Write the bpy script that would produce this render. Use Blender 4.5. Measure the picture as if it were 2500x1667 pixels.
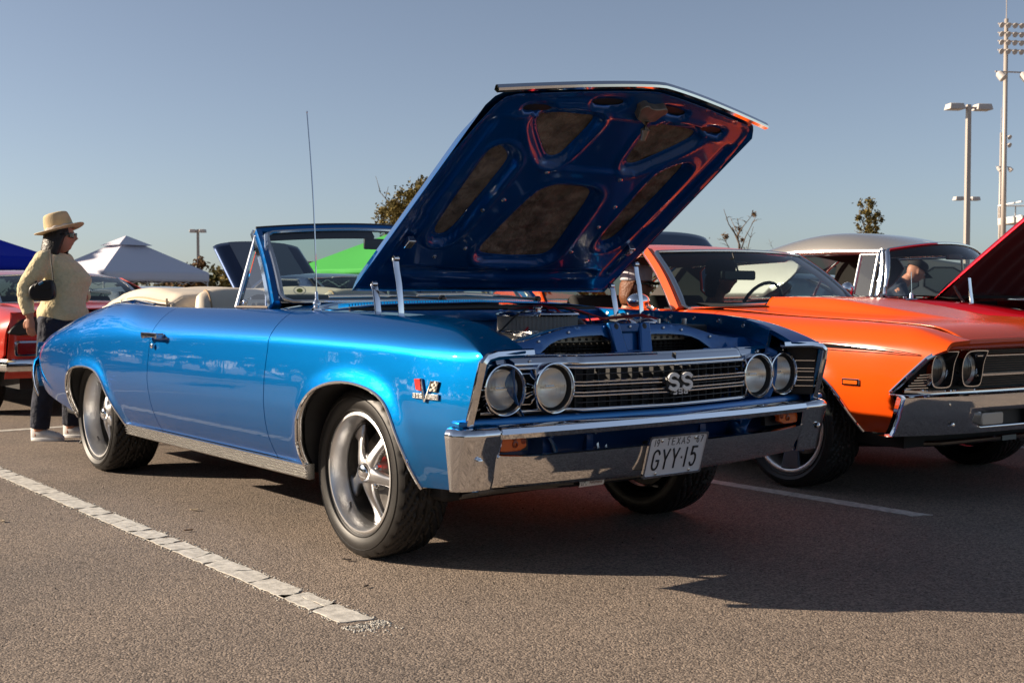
import bpy, bmesh, math, random
import numpy as np
from mathutils import Vector, Matrix
from mathutils.geometry import delaunay_2d_cdt

for _o in list(bpy.data.objects):
    bpy.data.objects.remove(_o, do_unlink=True)
SC = bpy.context.scene
COL = SC.collection
random.seed(7)
R = math.radians

# ------------------------------------------------------------------ camera
cd = bpy.data.cameras.new('camera'); cam = bpy.data.objects.new('camera', cd); COL.objects.link(cam)
cam.location = (3.92105, -3.16791, 1.00254)
cam.rotation_euler = (R(90 - 2.10), 0, R(141.8494 - 90))
cd.sensor_width = 36; cd.lens = 41.4475
cd.clip_start = 0.05; cd.clip_end = 3000
cd.dof.use_dof = True; cd.dof.focus_distance = 4.7; cd.dof.aperture_fstop = 9
SC.camera = cam
# ------------------------------------------------------------------ light
SUN = Vector((-1.60, -1.84, 1.0)).normalized()
W = bpy.data.worlds.new('World'); SC.world = W; W.use_nodes = True
wn = W.node_tree; bg = wn.nodes['Background']
sky = wn.nodes.new('ShaderNodeTexSky'); sky.sky_type = 'NISHITA'; sky.sun_disc = False
sky.sun_elevation = math.asin(SUN.z); sky.sun_rotation = math.atan2(SUN.x, SUN.y)
sky.altitude = 200; sky.air_density = 0.75; sky.dust_density = 0.9; sky.ozone_density = 2.0
hs = wn.nodes.new('ShaderNodeHueSaturation'); hs.inputs['Saturation'].default_value = 0.73
wn.links.new(sky.outputs[0], hs.inputs['Color']); wn.links.new(hs.outputs[0], bg.inputs['Color'])
bg.inputs['Strength'].default_value = 0.060
sd = bpy.data.lights.new('sun', 'SUN'); sun = bpy.data.objects.new('sun', sd); COL.objects.link(sun)
sd.energy = 5.0; sd.angle = R(0.55); sd.color = (1.0, 0.83, 0.64)
sun.rotation_euler = SUN.to_track_quat('Z', 'Y').to_euler(); sun.location = SUN * 40
SC.view_settings.view_transform = 'Standard'; SC.view_settings.look = 'None'
SC.view_settings.gamma = 1; SC.view_settings.use_curve_mapping = False
SC.view_settings.exposure = 0.95
SC.cycles.max_bounces = 10; SC.cycles.transparent_max_bounces = 16
SC.cycles.sample_clamp_indirect = 6

# ------------------------------------------------------------------ materials
MATS = {}
def mat(name, col, rough=0.5, metal=0.0, coat=0.0, coat_r=0.03, bump=None, vary=None, spec=0.5, trans=0, ior=1.45, emit=None, sheen=0):
    """bump=(scale,strength[,distance]); vary=(scale,amount) mottles the colour of the thing itself"""
    if name in MATS: return MATS[name]
    m = bpy.data.materials.new(name); m.use_nodes = True; nt = m.node_tree; p = nt.nodes['Principled BSDF']
    p.inputs['Base Color'].default_value = (*col, 1); p.inputs['Roughness'].default_value = rough
    p.inputs['Metallic'].default_value = metal; p.inputs['Coat Weight'].default_value = coat
    p.inputs['Coat Roughness'].default_value = coat_r; p.inputs['Specular IOR Level'].default_value = spec
    p.inputs['Transmission Weight'].default_value = trans; p.inputs['IOR'].default_value = ior
    p.inputs['Sheen Weight'].default_value = sheen
    tc = nt.nodes.new('ShaderNodeTexCoord')
    if emit:
        p.inputs['Emission Color'].default_value = (*emit[0], 1); p.inputs['Emission Strength'].default_value = emit[1]
    if bump:
        n = nt.nodes.new('ShaderNodeTexNoise'); n.inputs['Scale'].default_value = bump[0]; n.inputs['Detail'].default_value = 4
        b = nt.nodes.new('ShaderNodeBump'); b.inputs['Strength'].default_value = bump[1]
        b.inputs['Distance'].default_value = bump[2] if len(bump) > 2 else 0.01
        nt.links.new(tc.outputs['Object'], n.inputs['Vector']); nt.links.new(n.outputs['Fac'], b.inputs['Height'])
        nt.links.new(b.outputs[0], p.inputs['Normal'])
    if vary:
        n = nt.nodes.new('ShaderNodeTexNoise'); n.inputs['Scale'].default_value = vary[0]; n.inputs['Detail'].default_value = 5
        r = nt.nodes.new('ShaderNodeValToRGB'); a = vary[1]
        r.color_ramp.elements[0].position = 0.3; r.color_ramp.elements[1].position = 0.7
        r.color_ramp.elements[0].color = (*[c * (1 - a) for c in col], 1)
        r.color_ramp.elements[1].color = (*[min(1, c * (1 + a)) for c in col], 1)
        nt.links.new(tc.outputs['Object'], n.inputs['Vector']); nt.links.new(n.outputs['Fac'], r.inputs['Fac'])
        nt.links.new(r.outputs[0], p.inputs['Base Color'])
    MATS[name] = m
    return m

def flake_paint(name, col, col2, metal=0.55, rough=0.36):
    """metallic car paint: a base whose tint drifts from face-on to grazing view, fine flake, clear coat"""
    m = mat(name, col, rough, metal, 1.0, 0.025, spec=.2); nt = m.node_tree; p = nt.nodes['Principled BSDF']
    k = max(col); p.inputs['Specular Tint'].default_value = (*[min(1, .04 + c / k) for c in col], 1)
    lw = nt.nodes.new('ShaderNodeLayerWeight'); lw.inputs['Blend'].default_value = 0.4
    mx = nt.nodes.new('ShaderNodeMix'); mx.data_type = 'RGBA'
    mx.inputs[6].default_value = (*col, 1); mx.inputs[7].default_value = (*col2, 1)
    nt.links.new(lw.outputs['Facing'], mx.inputs[0]); nt.links.new(mx.outputs[2], p.inputs['Base Color'])
    tc = nt.nodes.new('ShaderNodeTexCoord'); v = nt.nodes.new('ShaderNodeTexVoronoi'); v.inputs['Scale'].default_value = 900
    b = nt.nodes.new('ShaderNodeBump'); b.inputs['Strength'].default_value = 0.10; b.inputs['Distance'].default_value = 0.001
    nt.links.new(tc.outputs['Object'], v.inputs['Vector']); nt.links.new(v.outputs['Distance'], b.inputs['Height'])
    nt.links.new(b.outputs[0], p.inputs['Normal'])
    # faint orange peel in the clear coat
    n = nt.nodes.new('ShaderNodeTexNoise'); n.inputs['Scale'].default_value = 14; n.inputs['Detail'].default_value = 2
    b2 = nt.nodes.new('ShaderNodeBump'); b2.inputs['Strength'].default_value = 0.06; b2.inputs['Distance'].default_value = 0.004
    nt.links.new(tc.outputs['Object'], n.inputs['Vector']); nt.links.new(n.outputs['Fac'], b2.inputs['Height'])
    nt.links.new(b2.outputs[0], p.inputs['Coat Normal'])
    return m

def glass(name, tint, refl=0.12):
    """one-sheet window glass: tinted see-through with a fresnel mirror on top"""
    m = bpy.data.materials.new(name); m.use_nodes = True; nt = m.node_tree; nt.nodes.clear()
    o = nt.nodes.new('ShaderNodeOutputMaterial'); t = nt.nodes.new('ShaderNodeBsdfTransparent'); g = nt.nodes.new('ShaderNodeBsdfGlossy')
    t.inputs['Color'].default_value = (*tint, 1); g.inputs['Roughness'].default_value = 0.02
    f = nt.nodes.new('ShaderNodeFresnel'); ge = nt.nodes.new('ShaderNodeNewGeometry'); io = nt.nodes.new('ShaderNodeMath'); io.operation = 'MULTIPLY_ADD'
    io.inputs[1].default_value = 1 / 1.5 - 1.5; io.inputs[2].default_value = 1.5; nt.links.new(ge.outputs['Backfacing'], io.inputs[0]); nt.links.new(io.outputs[0], f.inputs['IOR'])
    mx = nt.nodes.new('ShaderNodeMixShader'); a = nt.nodes.new('ShaderNodeMath'); a.operation = 'MULTIPLY_ADD'
    a.inputs[1].default_value = 1.0; a.inputs[2].default_value = refl - 0.05; a.use_clamp = True
    nt.links.new(f.outputs[0], a.inputs[0]); nt.links.new(a.outputs[0], mx.inputs[0])
    nt.links.new(t.outputs[0], mx.inputs[1]); nt.links.new(g.outputs[0], mx.inputs[2]); nt.links.new(mx.outputs[0], o.inputs[0])
    MATS[name] = m
    return m

BLUE = flake_paint('blue_metallic_paint', (0.0, 0.148, 0.400), (0.0, 0.088, 0.310), 0.82, 0.40)
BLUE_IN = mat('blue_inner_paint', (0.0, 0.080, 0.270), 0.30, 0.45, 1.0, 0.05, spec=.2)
CHROME = mat('chrome', (0.80, 0.81, 0.83), 0.045, 1.0)
CHROME_S = mat('brushed_chrome', (0.74, 0.74, 0.73), 0.22, 1.0)
ALU = mat('polished_aluminium', (0.80, 0.81, 0.82), 0.36, 1.0, bump=(60, 0.02, 0.002))
SPOKE = mat('satin_grey_alloy', (0.48, 0.48, 0.49), 0.33, 1.0)
RUBBER = mat('tyre_rubber', (0.013, 0.012, 0.0115), 0.48, vary=(9, 0.35), bump=(220, 0.12, 0.002))
BLACK = mat('satin_black', (0.012, 0.012, 0.013), 0.5)
BLACKG = mat('gloss_black', (0.008, 0.008, 0.010), 0.12, 0, 0.5)
DARK = mat('underbody_black', (0.010, 0.010, 0.011), 0.7, vary=(5, 0.4))
IRON = mat('engine_metal', (0.16, 0.15, 0.14), 0.45, 0.8, vary=(12, 0.5))
CREAM = mat('cream_vinyl', (0.66, 0.58, 0.47), 0.48, bump=(90, 0.10, 0.004), vary=(4, 0.05))
AMBER = mat('amber_lens', (0.75, 0.13, 0.012), 0.12, 0, 0.6, trans=0.25)
REDLENS = mat('red_lens', (0.16, 0.008, 0.010), 0.12, 0, 0.6)
REDP = mat('red_caliper', (0.5, 0.015, 0.012), 0.3, 0, 0.5)
WHITE = mat('white_enamel', (0.74, 0.74, 0.73), 0.35)
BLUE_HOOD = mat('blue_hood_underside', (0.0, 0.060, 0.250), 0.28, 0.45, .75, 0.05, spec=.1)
STRAP = mat('matt_black_leather', (.010, .010, .011), .75)
PAD = mat('insulation_cloth', (0.125, 0.100, 0.080), 0.85, vary=(11, 0.6), bump=(13, 1.0, 0.05))
FILTER = mat('pleated_filter', (0.21, 0.21, 0.205), 0.85)
GLASS = glass('windscreen_glass', (0.66, 0.80, 0.76))
GLASS_D = glass('tinted_glass', (0.34, 0.42, 0.42), 0.08)
GLASS_C = glass('clear_glass', (0.86, 0.90, 0.89))
LAMP_G = glass('headlamp_glass', (0.97, 0.96, 0.93), 0.10)

# ------------------------------------------------------------------ mesh helpers
def sp(x, pts):
    """smooth interpolation through (x,y) pairs (monotone-limited hermite)"""
    pts = sorted(pts); n = len(pts)
    if x <= pts[0][0]: return pts[0][1]
    if x >= pts[-1][0]: return pts[-1][1]
    i = 0
    while x > pts[i + 1][0]: i += 1
    def sl(k):
        if k <= 0 or k >= n - 1: 
            a = 0 if k <= 0 else n - 2
            return (pts[a + 1][1] - pts[a][1]) / (pts[a + 1][0] - pts[a][0])
        d0 = (pts[k][1] - pts[k - 1][1]) / (pts[k][0] - pts[k - 1][0]); d1 = (pts[k + 1][1] - pts[k][1]) / (pts[k + 1][0] - pts[k][0])
        return 0 if d0 * d1 <= 0 else 2 * d0 * d1 / (d0 + d1)
    x0, y0 = pts[i]; x1, y1 = pts[i + 1]; h = x1 - x0; t = (x - x0) / h
    return (2*t**3 - 3*t*t + 1) * y0 + (t**3 - 2*t*t + t) * h * sl(i) + (-2*t**3 + 3*t*t) * y1 + (t**3 - t*t) * h * sl(i + 1)
def li(x, pts):
    return float(np.interp(x, [p[0] for p in pts], [p[1] for p in pts]))
def smooth(a, b, x):
    t = min(1, max(0, (x - a) / (b - a))); return t * t * (3 - 2 * t)

class MB:
    def __init__(s): s.v = []; s.f = []
    def add(s, vs, fs):
        o = len(s.v); s.v += [tuple(map(float, p)) for p in vs]; s.f += [tuple(i + o for i in f) for f in fs]; return s
    def box(s, c, d, rot=None, taper=1.0):
        vs = []
        for z in (-1, 1):
            k = 1 if z < 0 else taper
            for x, y in ((-1, -1), (1, -1), (1, 1), (-1, 1)):
                p = Vector((x * d[0] / 2 * k, y * d[1] / 2 * k, z * d[2] / 2))
                if rot is not None: p = rot @ p
                vs.append(p + Vector(c))
        return s.add(vs, [(3, 2, 1, 0), (4, 5, 6, 7), (0, 1, 5, 4), (1, 2, 6, 5), (2, 3, 7, 6), (3, 0, 4, 7)])
    def tube(s, pts, r, n=8, closed=False, flat=None, up=(0, 0, 1), caps=True):
        """sweep an ellipse along pts; r number or list; flat=(a,b) scales side/up radii"""
        P = [Vector(p) for p in pts]; m = len(P); up = Vector(up); a, b = flat or (1, 1); vs = []; fs = []
        for i, p in enumerate(P):
            if closed: t = P[(i + 1) % m] - P[i - 1]
            else: t = P[min(i + 1, m - 1)] - P[max(i - 1, 0)]
            t.normalize(); u = up if abs(t.dot(up)) < 0.98 else Vector((1, 0, 0))
            sd_ = t.cross(u).normalized(); w = sd_.cross(t).normalized(); rr = r[i] if isinstance(r, (list, tuple)) else r
            for k in range(n):
                q = 2 * math.pi * (k + .5) / n
                vs.append(p + sd_ * (math.cos(q) * rr * a) + w * (math.sin(q) * rr * b))
        for i in range(m if closed else m - 1):
            j = (i + 1) % m
            for k in range(n):
                l = (k + 1) % n; fs.append((i * n + k, i * n + l, j * n + l, j * n + k))
        if caps and not closed:
            fs.append(tuple(range(n - 1, -1, -1))); fs.append(tuple((m - 1) * n + k for k in range(n)))
        return s.add(vs, fs)
    def sweep(s, pts, prof, up=(0, 0, 1), closed=True, caps=True):
        """sweep a 2D profile [(side, up)] along pts"""
        P = [Vector(p) for p in pts]; m = len(P); up = Vector(up); n = len(prof); vs = []; fs = []
        for i, p in enumerate(P):
            t = (P[min(i + 1, m - 1)] - P[max(i - 1, 0)]).normalized()
            sd_ = t.cross(up).normalized(); w = sd_.cross(t).normalized()
            for a, b in prof: vs.append(p + sd_ * a + w * b)
        for i in range(m - 1):
            for k in range(n if closed else n - 1):
                l = (k + 1) % n; fs.append((i * n + k, i * n + l, (i + 1) * n + l, (i + 1) * n + k))
        if caps and closed:
            fs.append(tuple(range(n - 1, -1, -1))); fs.append(tuple((m - 1) * n + k for k in range(n)))
        return s.add(vs, fs)
    def lathe(s, prof, o=(0, 0, 0), ax=(0, 0, 1), n=32, cap0=False, cap1=False, a0=0, a1=2 * math.pi):
        """prof = [(radius, height)] about axis ax through o"""
        ax = Vector(ax).normalized(); e = ax.orthogonal().normalized(); g = ax.cross(e); o = Vector(o); vs = []; fs = []
        full = abs(a1 - a0 - 2 * math.pi) < 1e-6; c = n if full else n + 1
        for r, h in prof:
            for k in range(c):
                q = a0 + (a1 - a0) * k / n; vs.append(o + ax * h + e * (math.cos(q) * r) + g * (math.sin(q) * r))
        for i in range(len(prof) - 1):
            for k in range(n):
                l = (k + 1) % c; fs.append((i * c + k, i * c + l, (i + 1) * c + l, (i + 1) * c + k))
        if cap0: fs.append(tuple(range(c - 1, -1, -1)))
        if cap1: fs.append(tuple((len(prof) - 1) * c + k for k in range(c)))
        return s.add(vs, fs)
    def grid(s, fn, nu, nv, u=(0, 1), v=(0, 1), flip=False):
        vs = [fn(u[0] + (u[1] - u[0]) * i / nu, v[0] + (v[1] - v[0]) * j / nv) for i in range(nu + 1) for j in range(nv + 1)]; w = nv + 1
        fs = [(i * w + j, (i + 1) * w + j, (i + 1) * w + j + 1, i * w + j + 1) for i in range(nu) for j in range(nv)]
        if flip: fs = [f[::-1] for f in fs]
        return s.add(vs, fs)
    def prism(s, poly, fn, d0, d1):
        """poly 2D; fn(a,b,depth)->3D; closed solid"""
        n = len(poly); vs = [fn(a, b, d0) for a, b in poly] + [fn(a, b, d1) for a, b in poly]
        return s.add(vs, [tuple(range(n - 1, -1, -1)), tuple(range(n, 2 * n))] + [(i, (i + 1) % n, n + (i + 1) % n, n + i) for i in range(n)])
    def ball(s, c, r, n=16, m=10, sx=(1, 1, 1), rot=None):
        vs = []; fs = []
        for i in range(m + 1):
            a = math.pi * i / m
            for k in range(n):
                b = 2 * math.pi * k / n; p = Vector((math.sin(a) * math.cos(b) * r * sx[0], math.sin(a) * math.sin(b) * r * sx[1], math.cos(a) * r * sx[2]))
                if rot is not None: p = rot @ p
                vs.append(p + Vector(c))
        for i in range(m):
            for k in range(n): fs.append((i * n + k, (i + 1) * n + k, (i + 1) * n + (k + 1) % n, i * n + (k + 1) % n))
        return s.add(vs, fs)
    def mirror_y(s):
        o = MB(); o.v = [(x, -y, z) for x, y, z in s.v]; o.f = [f[::-1] for f in s.f]; return o
    def join(s, o): return s.add(o.v, o.f)
    def obj(s, name, m, parent=None, sharp=32, bevel=0, seg=2, sub=0, thick=0, fix=True):
        me = bpy.data.meshes.new(name); me.from_pydata(s.v, [], s.f); me.update()
        if fix:
            bm = bmesh.new(); bm.from_mesh(me); bmesh.ops.remove_doubles(bm, verts=bm.verts, dist=1e-6)
            bmesh.ops.recalc_face_normals(bm, faces=bm.faces); bm.to_mesh(me); bm.free()
        for p in me.polygons: p.use_smooth = True
        if sharp: me.set_sharp_from_angle(angle=R(sharp))
        if m: me.materials.append(m)
        o = bpy.data.objects.new(name, me); COL.objects.link(o)
        if parent is not None: o.parent = parent
        if thick:
            md = o.modifiers.new('thickness', 'SOLIDIFY'); md.thickness = thick; md.offset = 0
        if bevel:
            md = o.modifiers.new('bevel', 'BEVEL'); md.width = bevel; md.segments = seg; md.limit_method = 'ANGLE'; md.angle_limit = R(35)
            md.harden_normals = False
        if sub:
            md = o.modifiers.new('subsurf', 'SUBSURF'); md.levels = sub; md.render_levels = sub
        return o

def thing(name, label, cat, loc=(0, 0, 0), rz=0, group=None):
    o = bpy.data.objects.new(name, None); COL.objects.link(o); o.empty_display_size = 0.3
    o.location = loc; o.rotation_euler = (0, 0, rz); o['label'] = label; o['category'] = cat
    if group: o['group'] = group
    return o
def tag(o, label, cat, group=None, kind=None):
    if label: o['label'] = label
    if cat: o['category'] = cat
    if group: o['group'] = group
    if kind: o['kind'] = kind
    return o
def copy_of(o, parent, loc=None, rot=None):
    c = o.copy(); COL.objects.link(c); c.parent = parent
    if loc is not None: c.location = loc
    if rot is not None: c.rotation_euler = rot
    for ch in [k for k in bpy.data.objects if k.parent == o]: copy_of(ch, c)
    return c

def in_poly(p, poly):
    x, y = p; c = False; n = len(poly); j = n - 1
    for i in range(n):
        xi, yi = poly[i]; xj, yj = poly[j]
        if (yi > y) != (yj > y) and x < (xj - xi) * (y - yi) / (yj - yi) + xi: c = not c
        j = i
    return c
def dist_poly(P, poly, closed=True):
    """distance from points P (n,2) to a polyline"""
    A = np.array(poly); B = np.roll(A, -1, 0)
    if not closed: A, B = A[:-1], B[:-1]
    d = np.full(len(P), 1e9)
    for a, b in zip(A, B):
        ab = b - a; t = np.clip(((P - a) @ ab) / max(ab @ ab, 1e-12), 0, 1)
        d = np.minimum(d, np.hypot(*(P - a - t[:, None] * ab).T))
    return d
def dense(poly, h, closed=True):
    out = []; n = len(poly)
    for i in range(n if closed else n - 1):
        a = poly[i]; b = poly[(i + 1) % n]; k = max(1, int(math.ceil(math.hypot(b[0] - a[0], b[1] - a[1]) / h)))
        out += [(a[0] + (b[0] - a[0]) * j / k, a[1] + (b[1] - a[1]) * j / k) for j in range(k)]
    if not closed: out.append(poly[-1])
    return out
def round_poly(poly, it=2):
    for _ in range(it):
        q = []; n = len(poly)
        for i in range(n):
            a = poly[i]; b = poly[(i + 1) % n]
            q += [(a[0] * .75 + b[0] * .25, a[1] * .75 + b[1] * .25), (a[0] * .25 + b[0] * .75, a[1] * .25 + b[1] * .75)]
        poly = q
    return poly
def triangulate(outer, inner_pts, holes=()):
    vs = list(outer); loops = [list(range(len(outer)))]
    for h in holes:
        o = len(vs); vs += h; loops.append(list(range(o, len(vs))))
    edges = [(l[i], l[(i + 1) % len(l)]) for l in loops for i in range(len(l))]
    vs += inner_pts
    r = delaunay_2d_cdt([Vector(p) for p in vs], edges, [], 0, 1e-6)
    V = [(p.x, p.y) for p in r[0]]; F = []
    for f in r[2]:
        c = (sum(V[i][0] for i in f) / 3, sum(V[i][1] for i in f) / 3)
        if in_poly(c, outer) and not any(in_poly(c, h) for h in holes): F.append(tuple(f))
    return V, F

# stroke lettering: each glyph is a list of polylines in a 0..1 x 0..1 cell
def _arc(cx, cy, rx, ry, a0, a1, n=10):
    return [(cx + rx * math.cos(R(a0 + (a1 - a0) * i / n)), cy + ry * math.sin(R(a0 + (a1 - a0) * i / n))) for i in range(n + 1)]
GL = {
 'G': [[(.92, .80)] + _arc(.5, .72, .42, .28, 20, 180) + _arc(.5, .28, .42, .28, 180, 360) + [(.92, .46), (.58, .46)]],
 'Y': [[(.05, 1), (.5, .48), (.5, 0)], [(.95, 1), (.5, .48)]],
 '1': [[(.5, 0), (.5, 1)]],
 '5': [[(.88, 1), (.22, 1), (.16, .56)] + _arc(.48, .33, .40, .33, 120, -150)],
 '9': [_arc(.5, .70, .36, .30, 0, 360, 14), [(.86, .70), (.80, .3), (.45, 0)]],
 '6': [_arc(.5, .30, .36, .30, 0, 360, 14), [(.14, .30), (.20, .7), (.55, 1)]],
 '7': [[(.1, 1), (.9, 1), (.4, 0)]],
 'T': [[(.05, 1), (.95, 1)], [(.5, 1), (.5, 0)]],
 'E': [[(.9, 1), (.12, 1), (.12, 0), (.9, 0)], [(.12, .52), (.75, .52)]],
 'X': [[(.08, 1), (.92, 0)], [(.92, 1), (.08, 0)]],
 'A': [[(.05, 0), (.5, 1), (.95, 0)], [(.22, .36), (.78, .36)]],
 'S': [[(.88, .84)] + _arc(.5, .75, .38, .25, 30, 262)[1:] + _arc(.5, .25, .38, .25, 82, -150)],
 '3': [[(.1, 1), (.88, 1), (.88, .53), (.3, .53)], [(.88, .53), (.88, 0), (.1, 0)]],
 'q': [[(.88, .5), (.12, .5), (.12, 1), (.88, 1), (.88, 0), (.12, 0)]],
 'b': [[(.88, 1), (.12, 1), (.12, 0), (.88, 0), (.88, .5), (.12, .5)]],
 'U': [[(.1, 1), (.1, 0), (.9, 0), (.9, 1)]], 'R': [[(.1, 0), (.1, 1), (.9, 1), (.9, .5), (.1, .5)], [(.45, .5), (.9, 0)]],
 'B': [[(.1, 0), (.1, 1), (.8, 1), (.8, .5), (.1, .5)], [(.8, .5), (.9, .45), (.9, 0), (.1, 0)]], 'O': [[(.1, 0), (.1, 1), (.9, 1), (.9, 0), (.1, 0)]],
}
def glyphs(mb, text, fn, x, y, w, h, adv, r, depth=0.6):
    """strokes as flat ribbons of half width r; fn(a,b,out)->3D"""
    for ch in text:
        for pl in GL.get(ch, []):
            P = [(x + a * w, y + b * h) for a, b in pl]; n = len(P); vs = []; fs = []
            for i in range(n):
                a = P[max(i - 1, 0)]; b = P[min(i + 1, n - 1)]; tx, ty = b[0] - a[0], b[1] - a[1]; l = math.hypot(tx, ty) or 1; tx /= l; ty /= l
                k = 1.0
                if 0 < i < n - 1:
                    ux, uy = P[i][0] - a[0], P[i][1] - a[1]; ul = math.hypot(ux, uy) or 1
                    k = 1 / max(0.6, abs((ux * tx + uy * ty) / ul))
                e = r if i in (0, n - 1) else 0; sx = -e if i == 0 else e
                cx, cy = P[i][0] + tx * sx * .6, P[i][1] + ty * sx * .6
                for sg, o in ((1, 0), (-1, 0), (-1, 1), (1, 1)):
                    vs.append(fn(cx - ty * r * k * sg, cy + tx * r * k * sg, o * depth * r))
            for i in range(n - 1):
                for k in range(4):
                    l = (k + 1) % 4; fs.append((i * 4 + k, i * 4 + l, i * 4 + 4 + l, i * 4 + 4 + k))
            fs += [(3, 2, 1, 0), tuple((n - 1) * 4 + k for k in range(4))]
            mb.add(vs, fs)
        x += adv
    return mb
def text_mesh(body, size, fn, shear=0, width=1.0):
    """built-in font outline as a flat mesh, mapped through fn(a,b,0)"""
    c = bpy.data.curves.new('lettering', 'FONT'); c.body = body; c.size = size; c.shear = shear; c.resolution_u = 3
    c.align_x = 'CENTER'; c.align_y = 'CENTER'
    o = bpy.data.objects.new('lettering', c); COL.objects.link(o)
    dg = bpy.context.evaluated_depsgraph_get(); me = bpy.data.meshes.new_from_object(o.evaluated_get(dg))
    mb = MB(); mb.add([fn(v.co.x * width, v.co.y, 0) for v in me.vertices], [tuple(p.vertices) for p in me.polygons])
    bpy.data.objects.remove(o); bpy.data.curves.remove(c); bpy.data.meshes.remove(me)
    return mb

# ------------------------------------------------------------------ car body surfaces
PROF = [(.20, .16), (.26, .11), (.30, .08), (.33, .065), (.38, .04), (.45, .016), (.52, .005), (.58, .001), (.64, .0015), (.72, .006), (.78, .0112), (.82, .0152), (.9, .026), (1.05, .05)]
class Body:
    """half body shell: section at x runs up the side (s = height) to a crease, over a shoulder facet and across the top"""
    T1, T2, T3 = 0.16, 0.28, 0.36
    def __init__(s, W, zc, zt, yt, yi, zi, prof=PROF, arches=(), flare=.012, soft=None, dz=0):
        s.W, s.zc, s.zt, s.yt, s.yi, s.zi, s.prof, s.arches, s.flare, s.soft = W, zc, zt, yt, yi, zi, prof, arches, flare, soft; s.dz = dz
    def top(s, x): return sp(x, s.zc) + s.T3
    def p0(s, x, q):
        zc = sp(x, s.zc); W_ = sp(x, s.W); yt = sp(x, s.yt); zt = sp(x, s.zt)
        if q <= zc: return (W_ - sp(q - s.dz, s.prof), q)
        t = q - zc; y0 = W_ - sp(zc - s.dz, s.prof)
        if t <= s.T1:
            u = t / s.T1; b = (y0 - .32 * (y0 - yt), zc + .68 * (zt - zc))
            return ((1-u)**2 * y0 + 2*u*(1-u) * b[0] + u*u * yt, (1-u)**2 * zc + 2*u*(1-u) * b[1] + u*u * zt)
        yi = sp(x, s.yi); zi = sp(x, s.zi)
        if t <= s.T2:
            u = (t - s.T1) / (s.T2 - s.T1); return (yt + (yi - yt) * u, zt + (zi - zt) * u)
        return (yi, zi - (t - s.T2))
    def p(s, x, q):
        zc = sp(x, s.zc); t = q - zc
        w = .004 if s.soft is None else sp(x, s.soft)
        if t > .05: w = .014
        if t > s.T2 - .02: w = .004
        y = z = 0
        for k in (-1, -.5, 0, .5, 1):
            a, b = s.p0(x, q + k * w); y += a / 5; z += b / 5
        return [x, -y, z]
    def panel(s, poly, h=.02, flange=.02, gap=0.0):
        out = dense(poly, h * .9); A = np.array(out)
        xs = np.arange(A[:, 0].min(), A[:, 0].max(), h); pts = []
        for i, x in enumerate(xs):
            zc = sp(x, s.zc)
            for k in range(-40, 30): pts.append((x, zc + k * h * .8))
        P = np.array(pts); keep = dist_poly(P, out) > h * .45
        pts = [p for p, k in zip(pts, keep) if k and in_poly(p, out)]
        V, F = triangulate(out, pts)
        VV = np.array(V); off = np.zeros(len(V))
        for a in s.arches:
            d = dist_poly(VV, a, False); off += s.flare * np.exp(-(d / .035) ** 2)
        def pos(x, q, o=0):
            p = s.p(x, q); p[1] -= o; return p
        e = .004; N = []; co = []
        for (x, q), o in zip(V, off):
            co.append(pos(x, q, o))
            a = Vector(s.p(x + e, q)) - Vector(s.p(x - e, q)); b = Vector(s.p(x, q + e)) - Vector(s.p(x, q - e))
            N.append(a.cross(b).normalized())
        mb = MB(); F = [f if (Vector(co[f[1]]) - Vector(co[f[0]])).cross(Vector(co[f[2]]) - Vector(co[f[0]])).dot(N[f[0]]) > 0 else f[::-1] for f in F]
        mb.add(co, F)
        if flange:
            cnt = {}
            for f in F:
                for i in range(3):
                    k = (f[i], f[(i + 1) % 3]); cnt[k] = 1
            be = [k for k in cnt if (k[1], k[0]) not in cnt]; m = {}
            for a, b in be:
                for i in (a, b):
                    if i not in m: m[i] = len(mb.v); mb.v.append(tuple(Vector(co[i]) - N[i] * flange))
            mb.f += [(b, a, m[a], m[b]) for a, b in be]
        return mb
# ================================================================== wheels
def make_tyre_mesh(Rt, w, rim, grooves=True):
    """tyre with real tread: returns MB, axis +Y out, centred"""
    mb = MB(); nphi = 240 if grooves else 64; h = w / 2
    prof = [(rim - .004, h * .80), (rim + .006, h * .93), (rim + .016, h * .99), (rim + .03, h * 1.04), ((rim + Rt) / 2 - .004, h * 1.07), (Rt - .030, h * 1.02), (Rt - .016, h * .96), (Rt - .008, h * .90)]
    nt = 28 if grooves else 6
    tread = [(Rt - .008 * abs(1 - 2 * k / nt) ** 4, h * .88 * (1 - 2 * k / nt)) for k in range(nt + 1)]
    P = prof + tread + [(r, -y) for r, y in reversed(prof)]
    vs = []; fs = []; n = len(P); t0 = len(prof); t1 = t0 + len(tread)
    for i in range(nphi):
        a = 2 * math.pi * i / nphi
        for j, (r, y) in enumerate(P):
            rr = r
            if grooves and t0 <= j < t1:
                u = y / h
                if min(abs(abs(u) - .30), abs(abs(u) - .02)) < .035: rr -= .011
                ph = (i + 9 * abs(u) * 3) % 8
                if abs(u) > .36 and ph < 1.9: rr -= .010
                if .06 < abs(u) <= .27 and (i + 40 * u) % 12 < 1.8: rr -= .009
            elif grooves and (j == t0 - 1 or j == t1) and (i + 9 * .9 * 3) % 8 < 1.6: rr -= .005
            vs.append((math.sin(a) * rr, y, math.cos(a) * rr))
    for i in range(nphi):
        k = (i + 1) % nphi
        for j in range(n - 1): fs.append((i * n + j, k * n + j, k * n + j + 1, i * n + j + 1))
    mb.add(vs, fs)
    # raised rings on both sidewalls
    for s_ in (1, -1):
        for rr, hh in ((rim + .014, 1.0), (Rt - .036, 1.035)):
            mb.lathe([(rr - .003, s_ * h * (hh - .01)), (rr, s_ * (h * hh + .003)), (rr + .003, s_ * h * (hh - .01))], ax=(0, 1, 0), n=64)
    return mb

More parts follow.
